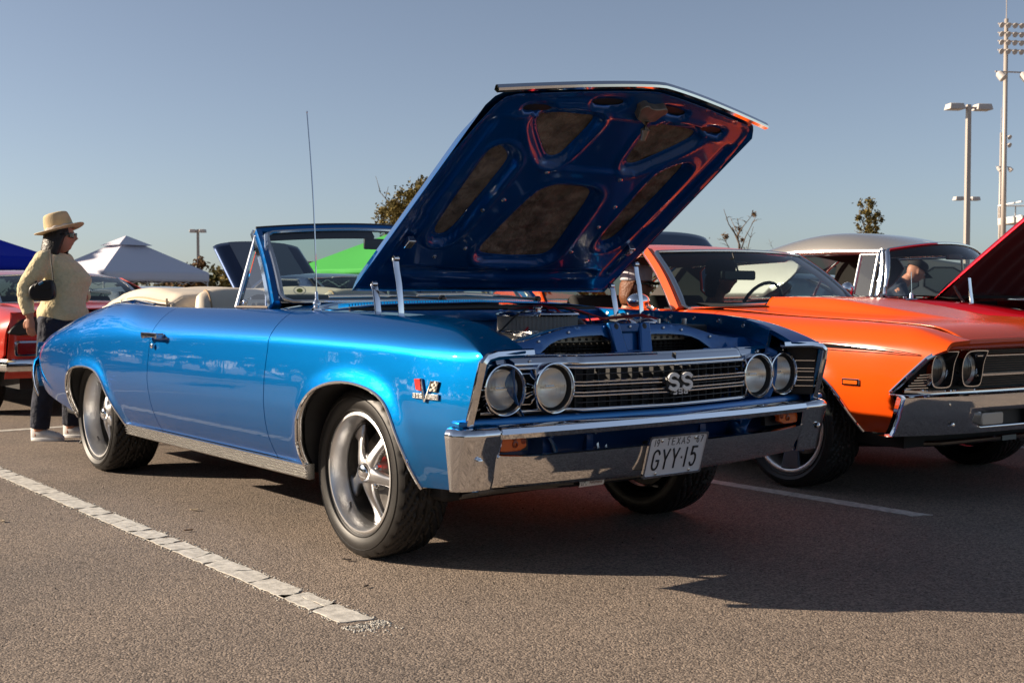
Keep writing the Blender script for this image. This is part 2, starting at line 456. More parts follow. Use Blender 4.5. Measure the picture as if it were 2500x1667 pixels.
def wheel_parts(parent, side, Rt=.325, w=.245, rim=.2475, style='five', m_spoke=None, m_lip=None, steer=0, loc=(0, 0, 0), cal=False, tyre_mesh=None, spin=.73, ct=1.21):
    """one wheel (part) with tyre, rim, spokes, cap. side=-1 near, +1 far"""
    m_spoke = m_spoke or SPOKE; m_lip = m_lip or ALU; h = w / 2; hk = h * ct / 1.21
    mb = MB()
    if style == 'five':
        prof = [(rim - .010, h * .62), (rim + .004, h * .80), (rim + .006, h * .90), (rim, h * .955), (rim - .008, h * .95), (rim - .014, h * .86), (rim - .022, h * .45), (rim - .026, h * .05), (rim - .030, -h * .05), (rim - .032, -h * .8)]
    else:
        prof = [(rim - .010, h * .62), (rim + .004, h * .80), (rim + .006, h * .90), (rim, h * .955), (rim - .014, h * .95), (rim - .022, h * .88), (rim - .026, h * .6), (rim - .030, -h * .05), (rim - .032, -h * .8)]
    mb.lathe(prof, ax=(0, 1, 0), n=72)
    hub = mb.obj('wheel', m_lip, parent, sharp=50)
    hub.location = loc; hub.rotation_euler = (0, 0, (math.pi if side < 0 else 0) + steer)
    if tyre_mesh is None: ty = make_tyre_mesh(Rt, w, rim).obj('tyre', RUBBER, hub, sharp=28)
    else:
        ty = bpy.data.objects.new('tyre', tyre_mesh); COL.objects.link(ty); ty.parent = hub
    # backing disc (brake) and dark barrel
    b = MB(); b.lathe([(.03, -h * .15), (.155, -h * .15), (.155, -h * .30), (.03, -h * .30)], ax=(0, 1, 0), n=40); b.obj('brake_disc', IRON, hub)
    b = MB(); b.lathe([(.01, -h * .5), (rim - .034, -h * .5), (rim - .034, -h * .52), (.01, -h * .6)], ax=(0, 1, 0), n=40); b.obj('backing_plate', DARK, hub)
    if cal:
        b = MB(); q0, q1 = cal
        b.grid(lambda a, t: ((lambda r, y: (math.sin(a) * r, y, math.cos(a) * r))(*[(.105, -h * .02), (.168, -h * .02), (.168, -h * .45), (.105, -h * .45), (.105, -h * .02)][int(round(t * 4))])), 10, 4, u=(q0, q1)); b.obj('brake_caliper', REDP, hub, bevel=.004)
    if style == 'five':
        b = MB(); b.lathe([(rim - .0305, h * .30), (rim - .034, h * .05), (rim - .040, -h * .6), (.16, -h * .62)], ax=(0, 1, 0), n=56); b.obj('barrel', mat('dark_barrel', (.07, .068, .066), .45, .8), hub)
    n = 5
    sh = None
    for k in range(n):
        a = 2 * math.pi * k / n + spin
        if sh is None:
            s_ = MB(); NS = 18
            if style == 'five':
                def sec(u, q):
                    r = .040 + (rim - .062) * u
                    hw = .034 - .011 * math.sin(min(1, u * 1.15) * math.pi) + .017 * smooth(.72, 1.0, u)
                    y = hk * (.66 - .50 * smooth(.0, .92, u)) ; th = .014 + .010 * (1 - u)
                    c, sn = math.cos(q), math.sin(q)
                    ys = y + (th * (abs(sn) ** .8) if sn > 0 else -th * abs(sn) ** .6)
                    return (hw * (abs(c) ** .7) * (1 if c > 0 else -1), ys, r)
            else:
                def sec(u, q):
                    r = .045 + (rim - .070) * u; hw = .036 + .030 * u; y = h * (.55 + .30 * u); th = .012
                    c, sn = math.cos(q), math.sin(q)
                    return (hw * (abs(c) ** .4) * (1 if c > 0 else -1), y + th * (abs(sn) ** .5) * (1 if sn > 0 else -1), r)
            s_.grid(lambda u, q: sec(u, q * 2 * math.pi), NS, 20)
            o = s_.obj('spoke', m_spoke, hub, sharp=60); sh = o.data
        else:
            o = bpy.data.objects.new('spoke', sh); COL.objects.link(o); o.parent = hub
        o.rotation_euler = (0, a, 0)
    b = MB(); b.lathe([(.075, hk * .10), (.072, hk * .55), (.058, hk * .76), (.046, hk * .90), (.040, hk * .93), (0.0, hk * .93)], ax=(0, 1, 0), n=40); b.obj('hub', m_spoke, hub)
    b = MB(); b.lathe([(.038, hk * .93), (.037, hk * 1.0), (.0325, hk * 1.10), (.022, hk * 1.17), (.010, hk * 1.205), (0, hk * 1.21)], ax=(0, 1, 0), n=32); b.obj('centre_cap', CHROME, hub)
    for k in range(5):
        a = 2 * math.pi * (k + .5) / 5 + spin; b = MB(); b.lathe([(.011, hk * .2), (.011, hk * .70), (.006, hk * .76), (0, hk * .76)], o=(math.sin(a) * .062, 0, math.cos(a) * .062), ax=(0, 1, 0), n=8); b.obj('lug_nut', CHROME_S, hub)
    b = MB(); b.tube([(math.sin(2.4) * (rim - .024), h * .5, math.cos(2.4) * (rim - .024)), (math.sin(2.4) * (rim - .05), h * .62, math.cos(2.4) * (rim - .05))], .004, 6); b.obj('valve_stem', BLACK, hub)
    return hub, ty.data

# ================================================================== the blue convertible
BC = thing('convertible_car', 'blue classic convertible with its bonnet raised and a white plate reading GYY 15', 'car')
front_arch = [(-.325, .30), (-.325, .40), (-.301, .458), (-.28, .536), (-.2, .623), (-.099, .665), (.018, .687), (.143, .690), (.273, .673), (.356, .642), (.403, .589), (.435, .525), (.47, .462), (.493, .402), (.512, .345)]
rear_arch = [(-3.21, .30), (-3.207, .426), (-3.184, .508), (-3.118, .575), (-3.003, .607), (-2.848, .618), (-2.697, .613), (-2.598, .591), (-2.522, .541), (-2.466, .476), (-2.393, .407), (-2.335, .325)]
def arc_smooth(a, h=.02):
    b = a
    for _ in range(2):
        q = [b[0]]
        for i in range(len(b) - 1):
            q += [(b[i][0] * .75 + b[i+1][0] * .25, b[i][1] * .75 + b[i+1][1] * .25), (b[i][0] * .25 + b[i+1][0] * .75, b[i][1] * .25 + b[i+1][1] * .75)]
        b = q + [b[-1]]
    return dense(b, h, False)
FA, RA = arc_smooth(front_arch), arc_smooth(rear_arch)
body = Body(
    W=[(-4.25, .78), (-4.15, .815), (-3.9, .875), (-3.5, .922), (-2.9, .947), (-1.9, .950), (-.6, .950), (0, .946), (.5, .938), (.7, .920), (.87, .888)],
    zc=[(-4.25, .62), (-4.06, .66), (-3.8, .71), (-3.2, .775), (-2.5, .812), (-1.7, .822), (-.6, .832), (.2, .826), (.6, .812), (.87, .800)],
    zt=[(-4.25, .68), (-4.15, .73), (-4.0, .775), (-3.8, .815), (-3.5, .865), (-3.2, .912), (-2.9, .950), (-2.64, .972), (-2.4, .972), (-2.1, .960), (-1.7, .955), (-.5, .952), (0, .942), (.40, .928), (.60, .906), (.70, .880), (.80, .842), (.87, .806)],
    yt=[(-4.25, .70), (-3.8, .76), (-3.0, .815), (-2.4, .825), (-1.9, .805), (-.6, .80), (.4, .80), (.6, .815), (.7, .836), (.8, .865), (.87, .884)],
    yi=[(-4.25, .60), (-2.3, .70), (-2.2, .74), (-1.8, .755), (-.7, .755), (-.45, .70), (.87, .69)],
    zi=[(-4.25, .70), (-3.8, .84), (-3.2, .93), (-2.64, .985), (-2.3, .965), (-1.8, .957), (-.5, .957), (0, .948), (.40, .936), (.60, .914), (.70, .888), (.80, .850), (.87, .815)],
    arches=[FA, RA], soft=[(-4, .05), (-2.6, .035), (-1.6, .014), (-.6, .008), (.8, .004)])
G = .0028
dF = [(-.565, .794), (-.58, .685), (-.586, .575), (-.585, .427), (-.579, .337)]
dR = [(-1.868, .80), (-1.872, .729), (-1.885, .596), (-1.862, .465), (-1.840, .337)]
def fender_poly():
    t = body.top(-.565)
    return [(-.60 + G, t), (-.57 + G, sp(-.56, body.zc) + .10)] + [(x + G, z) for x, z in dF] + [(-.345, .332)] + FA + [(.512, .345), (.656, .352), (.79, .360), (.802, .42), (.806, .60), (.866, .800), (.866, .86), (.852, sp(.85, body.zc) + body.T2 - .004), (.74, sp(.74, body.zc) + body.T2 - .002), (.72, body.top(.72))] + [(x, body.top(x)) for x in np.arange(.65, -.55, -.1)]
def door_poly():
    return [(x - G, z) for x, z in reversed(dF)] + [(-.57 - G, sp(-.56, body.zc) + .10), (-.60 - G, body.top(-.6))] + [(x, body.top(x)) for x in np.arange(-.7, -1.75, -.1)] + [(-1.80 + G, body.top(-1.8)), (-1.845 + G, sp(-1.85, body.zc) + .10)] + [(x + G, z) for x, z in dR]
def quarter_poly():
    return [(x - G, z) for x, z in reversed(dR)] + [(-1.845 - G, sp(-1.85, body.zc) + .10), (-1.80 - G, body.top(-1.8))] + [(x, body.top(x)) for x in np.arange(-1.9, -4.15, -.1)] + [(-4.16, body.top(-4.16)), (-4.185, .80), (-4.205, .67), (-4.175, .545), (-4.09, .480), (-3.84, .394), (-3.45, .345)] + RA + [(-2.33, .332)]
for nm, poly in (('front_fender', fender_poly()), ('door', door_poly()), ('quarter_panel', quarter_poly())):
    if nm == 'door': poly = poly[::-1]
    mb = body.panel(poly)
    o = mb.obj(nm, BLUE, BC, sharp=40, fix=False)
    mb.mirror_y().obj(nm, BLUE, BC, sharp=40, fix=False)
    if nm == 'door':
        for sgn in (1, -1):
            d = o if sgn == 1 else bpy.data.objects['door.001']
            h = MB(); y0 = -.953 * sgn
            h.box((-1.76, y0 - .030 * sgn, .822), (.20, .012, .022)); 
            h.box((-1.845, y0 - .016 * sgn, .818), (.03, .035, .03)); h.box((-1.68, y0 - .016 * sgn, .815), (.02, .035, .022)); 
            h.lathe([(.013, -.03), (.013, .012), (.009, .016), (0, .016)], o=(-1.695, y0 - .016 * sgn, .818), ax=(0, -sgn, 0), n=14)
            h.obj('door_handle', CHROME, d, bevel=.005, seg=3)
            k = MB(); k.lathe([(.013, -.004), (.013, .004), (.008, .007), (0, .007)], o=(-1.80, y0 - .001 * sgn, .765), ax=(0, -sgn, 0), n=16); k.obj('lock', CHROME, d)

def both(mb, name, m, parent=BC, **k):
    a = mb.obj(name, m, parent, **k); b = mb.mirror_y().obj(name, m, parent, **k); return a, b
def on_side(x, q, out=0.0):
    p = body.p(x, q); a = Vector(body.p(x + .004, q)) - Vector(body.p(x - .004, q)); b = Vector(body.p(x, q + .004)) - Vector(body.p(x, q - .004))
    n = a.cross(b).normalized(); return Vector(p) + n * out
# wheel-arch chrome lips, dark inner wells
for arch in (FA, RA):
    mb = MB(); mb.tube([on_side(x, z, .0125) for x, z in arch], .0065, 8); both(mb, 'arch_molding', CHROME)
    mb = MB(); n = len(arch)
    vs = []
    for i, (x, z) in enumerate(arch):
        p = on_side(x, z, .004); vs += [p, Vector((x, -.84, z - .004)), Vector((x, -.50, z + .0))]
    mb.add(vs, [(3*i + j, 3*i + j + 1, 3*i + 4 + j, 3*i + 3 + j) for i in range(n - 1) for j in range(2)])
    both(mb, 'wheel_well', DARK)
    # inner flange strip of the lip, pale like bare metal
    mb = MB(); vs = []
    for i, (x, z) in enumerate(arch):
        p = on_side(x, z, .010); vs += [p, p + Vector((0, .035, 0))]
    mb.add(vs, [(2*i, 2*i + 1, 2*i + 3, 2*i + 2) for i in range(n - 1)]); both(mb, 'arch_flange', CHROME_S, thick=.003)
# ribbed rocker moulding
mb = MB(); prof = []
for k in range(5):
    z = .333 - k * .0118; prof += [(-.8930, z), (-.9020, z - .0035), (-.9020, z - .0070), (-.8930, z - .0095)]
prof += [(-.885, .270), (-.86, .272), (-.86, .333)]
xs = [-.312] + list(np.linspace(-.40, -2.24, 12)) + [-2.325]; vs = []; n = len(prof)
for x in xs:
    for y, z in prof: vs.append((x - (z - .30) * (.6 if x < -2.2 else 0), y, z))
fs = [(i * n + k, i * n + (k + 1) % n, (i + 1) * n + (k + 1) % n, (i + 1) * n + k) for i in range(len(xs) - 1) for k in range(n)] + [tuple(range(n)), tuple((len(xs) - 1) * n + k for k in range(n))]
mb.add(vs, fs); both(mb, 'rocker_molding', mat('ribbed_aluminium', (.52, .515, .50), .27, 1.0), sharp=25)
# ---------------------------------------------------------------- hood
HO = Vector((-.28, 0, 1.02)); EV = Vector((1, 0, .70)).normalized(); HN = Vector((-EV.z, 0, EV.x))
def H(u, v, o): return HO + EV * v + Vector((0, u, 0)) + HN * o
def vfront(u): return 1.315 - .125 * (abs(u) / .70) ** 1.25
def hskin(a, t):
    u = a * .70; vf = vfront(u) - .012; v = .005 + (vf - .005) * t
    cor = max(0, abs(a) - .86) / .14
    if t > .9: v -= .06 * cor ** 3 * (t - .9) / .1
    e = min(1, (1 - abs(a)) / .07); er = min(1, t / .05); ef = min(1, (1 - t) / .03)
    rim = min(math.sqrt(max(0, e * (2 - e))), math.sqrt(max(0, er * (2 - er))), .6 + .4 * ef)
    fr = 1 - smooth(.74, 1.0, t); return H(u, v, .012 + (.016 + .034 * fr) * rim + .036 * fr * (1 - a * a) * rim)
hood = MB().grid(hskin, 60, 60, u=(-1, 1)).obj('hood', BLUE, BC, sharp=50)
openings = {
 'a': [(-.409, 1.075), (-.375, 1.103), (-.200, 1.110), (-.160, 1.097), (-.147, 1.065), (-.168, .905), (-.182, .872), (-.212, .861), (-.256, .879), (-.405, 1.035)],
 'c': [(-.392, .80), (-.405, .44), (-.420, .368), (-.448, .350), (-.480, .366), (-.498, .415), (-.510, .72), (-.512, .86), (-.500, .890), (-.470, .893), (-.410, .85)],
 'e': [(.115, .690), (.07, .702), (-.07, .702), (-.115, .690), (-.150, .655), (-.195, .33), (-.198, .27), (-.165, .234), (-.03, .227), (.03, .227), (.165, .234), (.198, .27), (.195, .33), (.150, .655)]}
OP = [round_poly(openings['a'], 2), [(-u, v) for u, v in round_poly(openings['a'], 2)][::-1], round_poly(openings['c'], 2), [(-u, v) for u, v in round_poly(openings['c'], 2)][::-1], round_poly(openings['e'], 2)]
OP = [dense(p, .018) for p in OP]
def rect(u0, u1, v0, v1): return round_poly([(u0, v0), (u1, v0), (u1, v1), (u0, v1)], 2)
slots = []
for a, b, c in ((-.24, -.10, 1.195), (.10, .24, 1.195), (-.52, -.40, 1.150), (.40, .52, 1.150)):
    slots.append(dense([(u, v - .10 * (abs(u) - .17)) for u, v in rect(a, b, c - .018, c + .018)], .02))
out = [(-.690, .02), (.690, .02), (.697, .3), (.693, .85), (.675, 1.02), (.66, 1.12), (.64, 1.165)] + [(u, vfront(u) - .025) for u in np.linspace(.60, -.60, 21)] + [(-.64, 1.165), (-.66, 1.12), (-.675, 1.02), (-.693, .85), (-.697, .3)]
out = dense(out, .022)
gp = [(u, v) for u in np.arange(-.70, .70, .0125) for v in np.arange(0, 1.32, .0125)]
P = np.array(gp); keep = dist_poly(P, out) > .006
for q in OP + slots: keep &= dist_poly(P, q) > .005
gp = [p for p, k in zip(gp, keep) if k and in_poly(p, out) and not any(in_poly(p, q) for q in OP + slots)]
V, F = triangulate(out, gp, OP + slots); VV = np.array(V)
dO = np.min([dist_poly(VV, q) for q in OP], 0); dS = np.min([dist_poly(VV, q) for q in slots], 0); dE = dist_poly(VV, out)
trap = [(-.50, 1.14), (-.47, 1.03), (-.33, .86), (-.27, .822), (-.05, .815), (.05, .815), (.27, .822), (.33, .86), (.47, 1.03), (.50, 1.14)]
dT = dist_poly(VV, trap); inT = np.array([in_poly(p, trap) for p in V])
def S_(a, b, x): t = np.clip((x - a) / (b - a), 0, 1); return t * t * (3 - 2 * t)
o_ = .020 + .030 * (1 - S_(.018, .040, dO)) - .007 * np.exp(-((dO - .050) / .010) ** 2)
o_ += .012 * np.where(inT, S_(0, .025, dT), 0) * S_(.02, .05, dO)
o_ += .010 * (1 - S_(.008, .022, dS))
gr = np.abs(np.abs(VV[:, 0]) - (.605 + .02 * S_(.45, .55, VV[:, 1]))); o_ += .016 * (1 - S_(.014, .030, gr)) * S_(.10, .16, VV[:, 1]) * (1 - S_(1.02, 1.08, VV[:, 1]))
gr = np.abs(VV[:, 1] - (.125 + .02 * (VV[:, 0] / .6) ** 2)); o_ += .020 * (1 - S_(.012, .04, gr)) * (1 - S_(.50, .58, np.abs(VV[:, 0])))
gr = np.abs(VV[:, 1] - (1.135 - .10 * np.abs(VV[:, 0]))); o_ += -.010 * (1 - S_(.004, .016, gr)) * (1 - S_(.52, .60, np.abs(VV[:, 0])))
o_ = np.where(dE < .03, .014 + (o_ - .014) * S_(.004, .03, dE), o_)
mb = MB(); mb.add([H(u, v, o) for (u, v), o in zip(V, o_)], F)
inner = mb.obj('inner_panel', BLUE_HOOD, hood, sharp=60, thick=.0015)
for q in OP:
    A = np.array(q); c = A.mean(0); q2 = [tuple(c + (p - c) * 1.08) for p in A]
    g2 = [(u, v) for u in np.arange(A[:, 0].min(), A[:, 0].max(), .013) for v in np.arange(A[:, 1].min(), A[:, 1].max(), .013)]
    g2 = [p for p in g2 if in_poly(p, q)]; V, F = triangulate(q2, g2)
    mb = MB(); mb.add([H(u, v, .053 + .003 * math.sin(u * 40 + 3 * math.sin(v * 23)) * math.sin(v * 31 + u * 17)) for u, v in V], F); mb.obj('insulation_pad', PAD, hood, sharp=0)
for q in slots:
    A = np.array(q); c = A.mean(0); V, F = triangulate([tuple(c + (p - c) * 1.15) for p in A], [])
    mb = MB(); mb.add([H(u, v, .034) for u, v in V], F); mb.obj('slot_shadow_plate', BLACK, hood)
mb = MB(); mb.sweep([H(u, vfront(u), .010) for u in np.linspace(-.695, .715, 41)], [(-.004, -.004), (.012, -.009), (.018, -.002), (.018, .014), (.008, .021), (-.012, .017)], up=tuple(HN)); mb.obj('hood_trim', CHROME, hood, sharp=40)
# latch casting and striker
mb = MB(); mb.prism(round_poly([(-.045, 1.165), (.045, 1.165), (.055, 1.20), (.075, 1.225), (.05, 1.25), (.02, 1.235), (-.02, 1.235), (-.05, 1.25), (-.075, 1.225), (-.055, 1.20)], 1), lambda a, b, d: H(a + .03, b - .01, d), -.012, .03)
mb.tube([H(.03, 1.16, -.01), H(.03, 1.14, -.035), H(.03, 1.105, -.06)], [.020, .018, .010], 10); mb.obj('hood_latch', mat('cast_zinc', (.22, .20, .17), .5, .7, vary=(20, .3)), hood, bevel=.004)
for u, v in ((-.30, .62), (-.30, .30), (.30, .62), (.31, .48), (-.36, .55), (.28, .30), (-.42, .24), (.42, .24), (0, .17), (-.2, .80), (.2, .79)):
    b = MB(); b.lathe([(.011, .0), (.010, .006), (.005, .009), (0, .009)], o=H(u, v, .022), ax=-HN, n=10); b.obj('panel_clip', CHROME_S, hood)
for sy in (-1, 1):   # bump stops near the hinges
    b = MB(); b.box(H(.60 * sy, .34, .010), (.05, .035, .03), rot=Matrix.Rotation(-math.atan(.70), 3, 'Y')); b.obj('hood_bracket', CHROME_S, hood, bevel=.004)
# hinges: two bent chrome arms and a plate each side
for sy in (-1, 1):
    b = MB(); y = .655 * sy
    b.tube([(-.185, y, 1.062), (-.172, y, 1.035), (-.160, y, .985), (-.150, y, .935), (-.146, y, .905)], .017, 8, flat=(.28, 1), up=(0, 1, 0))
    b.lathe([(.014, -.012), (.014, .012)], o=(-.185, y, 1.060), ax=(0, 1, 0), n=12, cap0=True, cap1=True)
    hg = b.obj('hood_hinge', CHROME, BC, bevel=.002)
    b = MB(); b.tube([(-.020, y, 1.160), (-.012, y, 1.115), (.004, y, 1.06), (.014, y, .99), (.022, y, .92), (.02, y, .89)], .015, 8, flat=(.28, 1), up=(0, 1, 0))
    b.lathe([(.013, -.012), (.013, .012)], o=(-.020, y, 1.158), ax=(0, 1, 0), n=12, cap0=True, cap1=True); b.obj('hinge_arm', CHROME, hg, bevel=.002)
    b = MB(); b.prism([(-.20, .84), (.06, .84), (.08, .92), (-.02, .905), (-.10, .935), (-.19, .92)], lambda a, c, d: (a, d, c), y - .006, y + .006); b.obj('hinge_plate', CHROME_S, hg, bevel=.003)
    b = MB(); b.tube([(-.10 + .09 * math.cos(q) * .25 + q * .0022, y - .02 * sy + .016 * math.sin(q), .885 + .016 * math.cos(q)) for q in np.linspace(0, 24 * math.pi, 220)], .003, 5); b.obj('hinge_spring', CHROME_S, hg, sharp=0)
# ---------------------------------------------------------------- engine bay
def fl(x): return sp(x, body.zi) - .075
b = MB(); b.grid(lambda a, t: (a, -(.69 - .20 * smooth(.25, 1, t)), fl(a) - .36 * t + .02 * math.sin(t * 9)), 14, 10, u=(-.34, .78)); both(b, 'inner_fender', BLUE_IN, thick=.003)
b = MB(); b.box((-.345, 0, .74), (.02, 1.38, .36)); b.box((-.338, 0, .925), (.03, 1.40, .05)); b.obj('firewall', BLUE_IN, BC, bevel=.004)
b = MB(); b.tube([(-.338, -.68, .955), (-.335, 0, .963), (-.338, .68, .955)], .012, 8); b.obj('weather_seal', BLACK, BC)
# radiator support: arched stamped panel with two windows
sup = [(-.70, .800), (-.66, .838), (-.60, .838), (-.52, .845), (-.40, .872), (-.30, .892), (-.20, .898), (.20, .898), (.30, .892), (.40, .872), (.52, .845), (.60, .838), (.66, .838), (.70, .800), (.70, .765), (-.70, .765)]
win = [[(-.48, .782), (-.45, .80), (-.38, .842), (-.28, .858), (-.085, .862), (-.085, .782)], [(.085, .782), (.085, .862), (.28, .858), (.38, .842), (.45, .80), (.48, .782)]]
win = [dense(round_poly(w, 1), .03) for w in win]; so = dense(sup, .03)
V, F = triangulate(so, [(u, v) for u in np.arange(-.68, .69, .03) for v in np.arange(.64, .89, .03) if in_poly((u, v), so) and not any(in_poly((u, v), w) for w in win) and min(dist_poly(np.array([[u, v]]), w)[0] for w in win + [so]) > .012], win)
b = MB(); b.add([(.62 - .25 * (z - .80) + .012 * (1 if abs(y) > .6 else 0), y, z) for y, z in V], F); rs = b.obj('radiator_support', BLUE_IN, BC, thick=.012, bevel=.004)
b = MB(); b.grid(lambda y, t: (.60 - .10 * t, y, sp(abs(y), [(0, .900), (.2, .898), (.3, .892), (.40, .872), (.52, .845), (.6, .838), (.7, .80)]) + .004 - .012 * t), 40, 3, u=(-.68, .68)); b.obj('top_flange', BLUE_IN, rs, thick=.003)
b = MB()
for sy in (-1, 1): b.prism([(.03 * sy, .775), (.095 * sy, .775), (.11 * sy, .91), (.055 * sy, .91)], lambda a, c, d: (d - .28 * (c - .8), a, c), .635, .655)
b.box((.641, 0, .79), (.02, .10, .028)); b.box((.612, 0, .888), (.02, .13, .036)); b.obj('latch_support', BLUE_IN, rs, bevel=.006)
for y, z in ((-.62, .825), (.62, .825), (-.075, .893), (.075, .893), (0, .893), (-.30, .875), (.30, .875), (-.45, .845), (.46, .845), (.20, .885)):
    r = .012 if abs(y) in (.62, .075) else .006
    k = MB(); k.lathe([(r, .0), (r, .006), (r * .5, .008), (0, .008)], o=(.626 - .25 * (z - .80) + (.02 if abs(y) < .09 else 0), y, z), ax=(1, 0, .25), n=10); k.obj('bolt', BLACK if r > .01 else CHROME_S, rs)
b = MB(); b.box((.50, 0, .66), (.05, 1.16, .36))
b.obj('radiator', BLACK, BC, bevel=.01)
b = MB()
for k in range(26): b.box((.545, 0, .52 + k * .0125), (.012, .78, .004))
for k in range(-13, 14): b.box((.538, k * .03, .67), (.01, .004, .33))
b.obj('condenser_fins', mat('fin_black', (.035, .034, .033), .5, .5), bpy.data.objects['radiator'], sharp=0)
b = MB(); b.box((.555, -.22, .846), (.012, .30, .022)); b.box((.555, .22, .846), (.012, .30, .022)); b.obj('condenser_flange', mat('dull_zinc', (.30, .28, .23), .5, .6), bpy.data.objects['radiator'], bevel=.002)
b = MB()
for k in range(8):
    for s_ in (-1, 1): b.lathe([(.006, 0), (.006, .003), (0, .003)], o=(.561, s_ * (.10 + k * .034), .846), ax=(1, 0, 0), n=8)
b.obj('rivet_row', BLACK, bpy.data.objects['radiator'])
b = MB(); b.lathe([(.034, 0), (.036, .006), (.036, .018), (.030, .024), (.012, .030), (0, .030)], o=(.47, .255, .890), n=24); b.lathe([(.05, -.012), (.05, 0), (.03, .002)], o=(.47, .255, .890), n=24); b.obj('radiator_cap', CHROME, BC, bevel=.002)
# air cleaner
AC = Vector((.05, .01, 0))
b = MB(); n = 120; vs = []
for i in range(n):
    r = .171 if i % 2 else .166
    q = 2 * math.pi * i / n
    for z in (.868, .930): vs.append((AC.x + math.cos(q) * r, AC.y + math.sin(q) * r, z))
b.add(vs, [(2*i, 2*((i+1) % n), 2*((i+1) % n) + 1, 2*i + 1) for i in range(n)]); ac = b.obj('air_cleaner', FILTER, BC, sharp=10)
b = MB(); b.lathe([(.176, .928), (.179, .934), (.176, .940), (.160, .944), (.155, .940), (.08, .946), (.05, .950), (0, .950)], o=AC, n=64); lid = b.obj('air_cleaner_lid', CHROME, ac)
b = MB(); b.lathe([(.018, .950), (.018, .962), (.010, .972), (0, .972)], o=AC, n=16); b.box((AC.x, AC.y, .966), (.06, .008, .008)); b.obj('wing_nut', CHROME, lid, bevel=.002)
b = MB(); b.lathe([(.178, .868), (.178, .862), (.150, .855), (.07, .835), (.07, .80)], o=AC, n=64); b.obj('air_cleaner_base', CHROME, ac)
# engine block, heads, covers, hoses
b = MB(); b.box((-.02, 0, .60), (.56, .36, .36)); b.box((.0, 0, .795), (.42, .20, .05)); eng = b.obj('engine', mat('engine_paint', (.05, .045, .04), .5, .3, vary=(14, .5)), BC, bevel=.015)
for sy in (-1, 1):
    b = MB(); b.prism(round_poly([(-.075, -.03), (.075, -.03), (.065, .045), (-.065, .045)], 1), lambda a, c, d: (d, .20 * sy + a * .9, .795 + c - a * sy * .35), -.30, .26); vc = b.obj('valve_cover', CHROME_S, eng, bevel=.006)
    b = MB()
    for k in range(7): b.box((-.02, .20 * sy + (k - 3) * .014, .845 - (k - 3) * .005 * sy), (.46, .006, .012))
    b.obj('cover_fins', CHROME_S, vc, bevel=.001)
    b = MB(); b.tube([(-.25, .30 * sy, .70), (.0, .33 * sy, .69), (.24, .32 * sy, .68)], .035, 10); b.obj('exhaust_header', mat('header_steel', (.45, .38, .30), .4, .9), eng)
b = MB(); b.lathe([(.065, -.05), (.068, 0), (.065, .05), (.03, .055)], o=(.30, -.25, .80), ax=(1, 0, 0), n=20, cap0=True, cap1=True)
for k in range(12): b.box((.30, -.25 + .068 * math.cos(k * .5236), .80 + .068 * math.sin(k * .5236)), (.08, .008, .008))
b.obj('alternator', CHROME_S, eng, bevel=.002)
b = MB(); b.lathe([(.05, -.01), (.09, -.012), (.09, .02), (.05, .02)], o=(.36, .0, .74), ax=(1, 0, 0), n=24, cap1=True); b.obj('pulley', IRON, eng)
rnd = random.Random(3)
for k in range(34):
    b = MB(); x, y, z = rnd.uniform(-.1, .34), rnd.uniform(-.34, .22), rnd.uniform(.74, .835); s_ = rnd.uniform(.02, .06)
    if k % 3 == 0: b.box((x, y, z), (s_ * 1.6, s_, s_ * .7), rot=Matrix.Rotation(rnd.uniform(-.6, .6), 3, 'Z'))
    elif k % 3 == 1: b.lathe([(s_ * .5, 0), (s_ * .5, s_), (s_ * .3, s_ * 1.2), (0, s_ * 1.2)], o=(x, y, z), ax=(rnd.uniform(-.4, .4), rnd.uniform(-.4, .4), 1), n=12)
    else: b.tube([(x, y, z), (x + .05, y - .05, z + .03), (x + .10, y - .10, z - .03)], .008, 6)
    b.obj(('bracket', 'sensor', 'fuel_line')[k % 3], (CHROME_S, IRON, BLACK)[k % 3], eng)
for p in ([(-.30, -.50, .80), (-.1, -.44, .85), (.1, -.36, .86), (.28, -.28, .84)], [(.44, .22, .84), (.34, .14, .86), (.26, .06, .82)], [(.20, .30, .84), (.32, .34, .85), (.44, .40, .80)], [(-.3, .1, .9), (-.2, .05, .93), (-.1, .02, .90)]):
    b = MB(); b.tube([(sp(t, [(i, q[0]) for i, q in enumerate(p)]), sp(t, [(i, q[1]) for i, q in enumerate(p)]), sp(t, [(i, q[2]) for i, q in enumerate(p)])) for t in np.linspace(0, len(p) - 1, 14)], .017, 10)
    b.obj('coolant_hose', BLACK, eng)
b = MB(); b.tube([(-.33, -.50, .93), (-.28, -.47, .90), (-.24, -.46, .86)], .012, 8); b.tube([(-.33, -.50, .93), (-.30, -.44, .89)], .010, 8); b.obj('heater_hose', BLACK, eng)
b = MB(); b.lathe([(.05, 0), (.055, .02), (.055, .11), (.045, .125), (.02, .135), (0, .135)], o=(.18, .40, .775), n=24); b.tube([(.06, .36, .84), (.16, .30, .895), (.27, .30, .88), (.32, .36, .84)], .016, 10); b.obj('reservoir', CHROME, eng)
b = MB(); b.lathe([(.07, 0), (.10, .02), (.10, .10), (.06, .15), (.03, .16)], o=(-.27, .42, .80), ax=(1, 0, .2), n=24); b.obj('brake_booster', BLACK, eng)

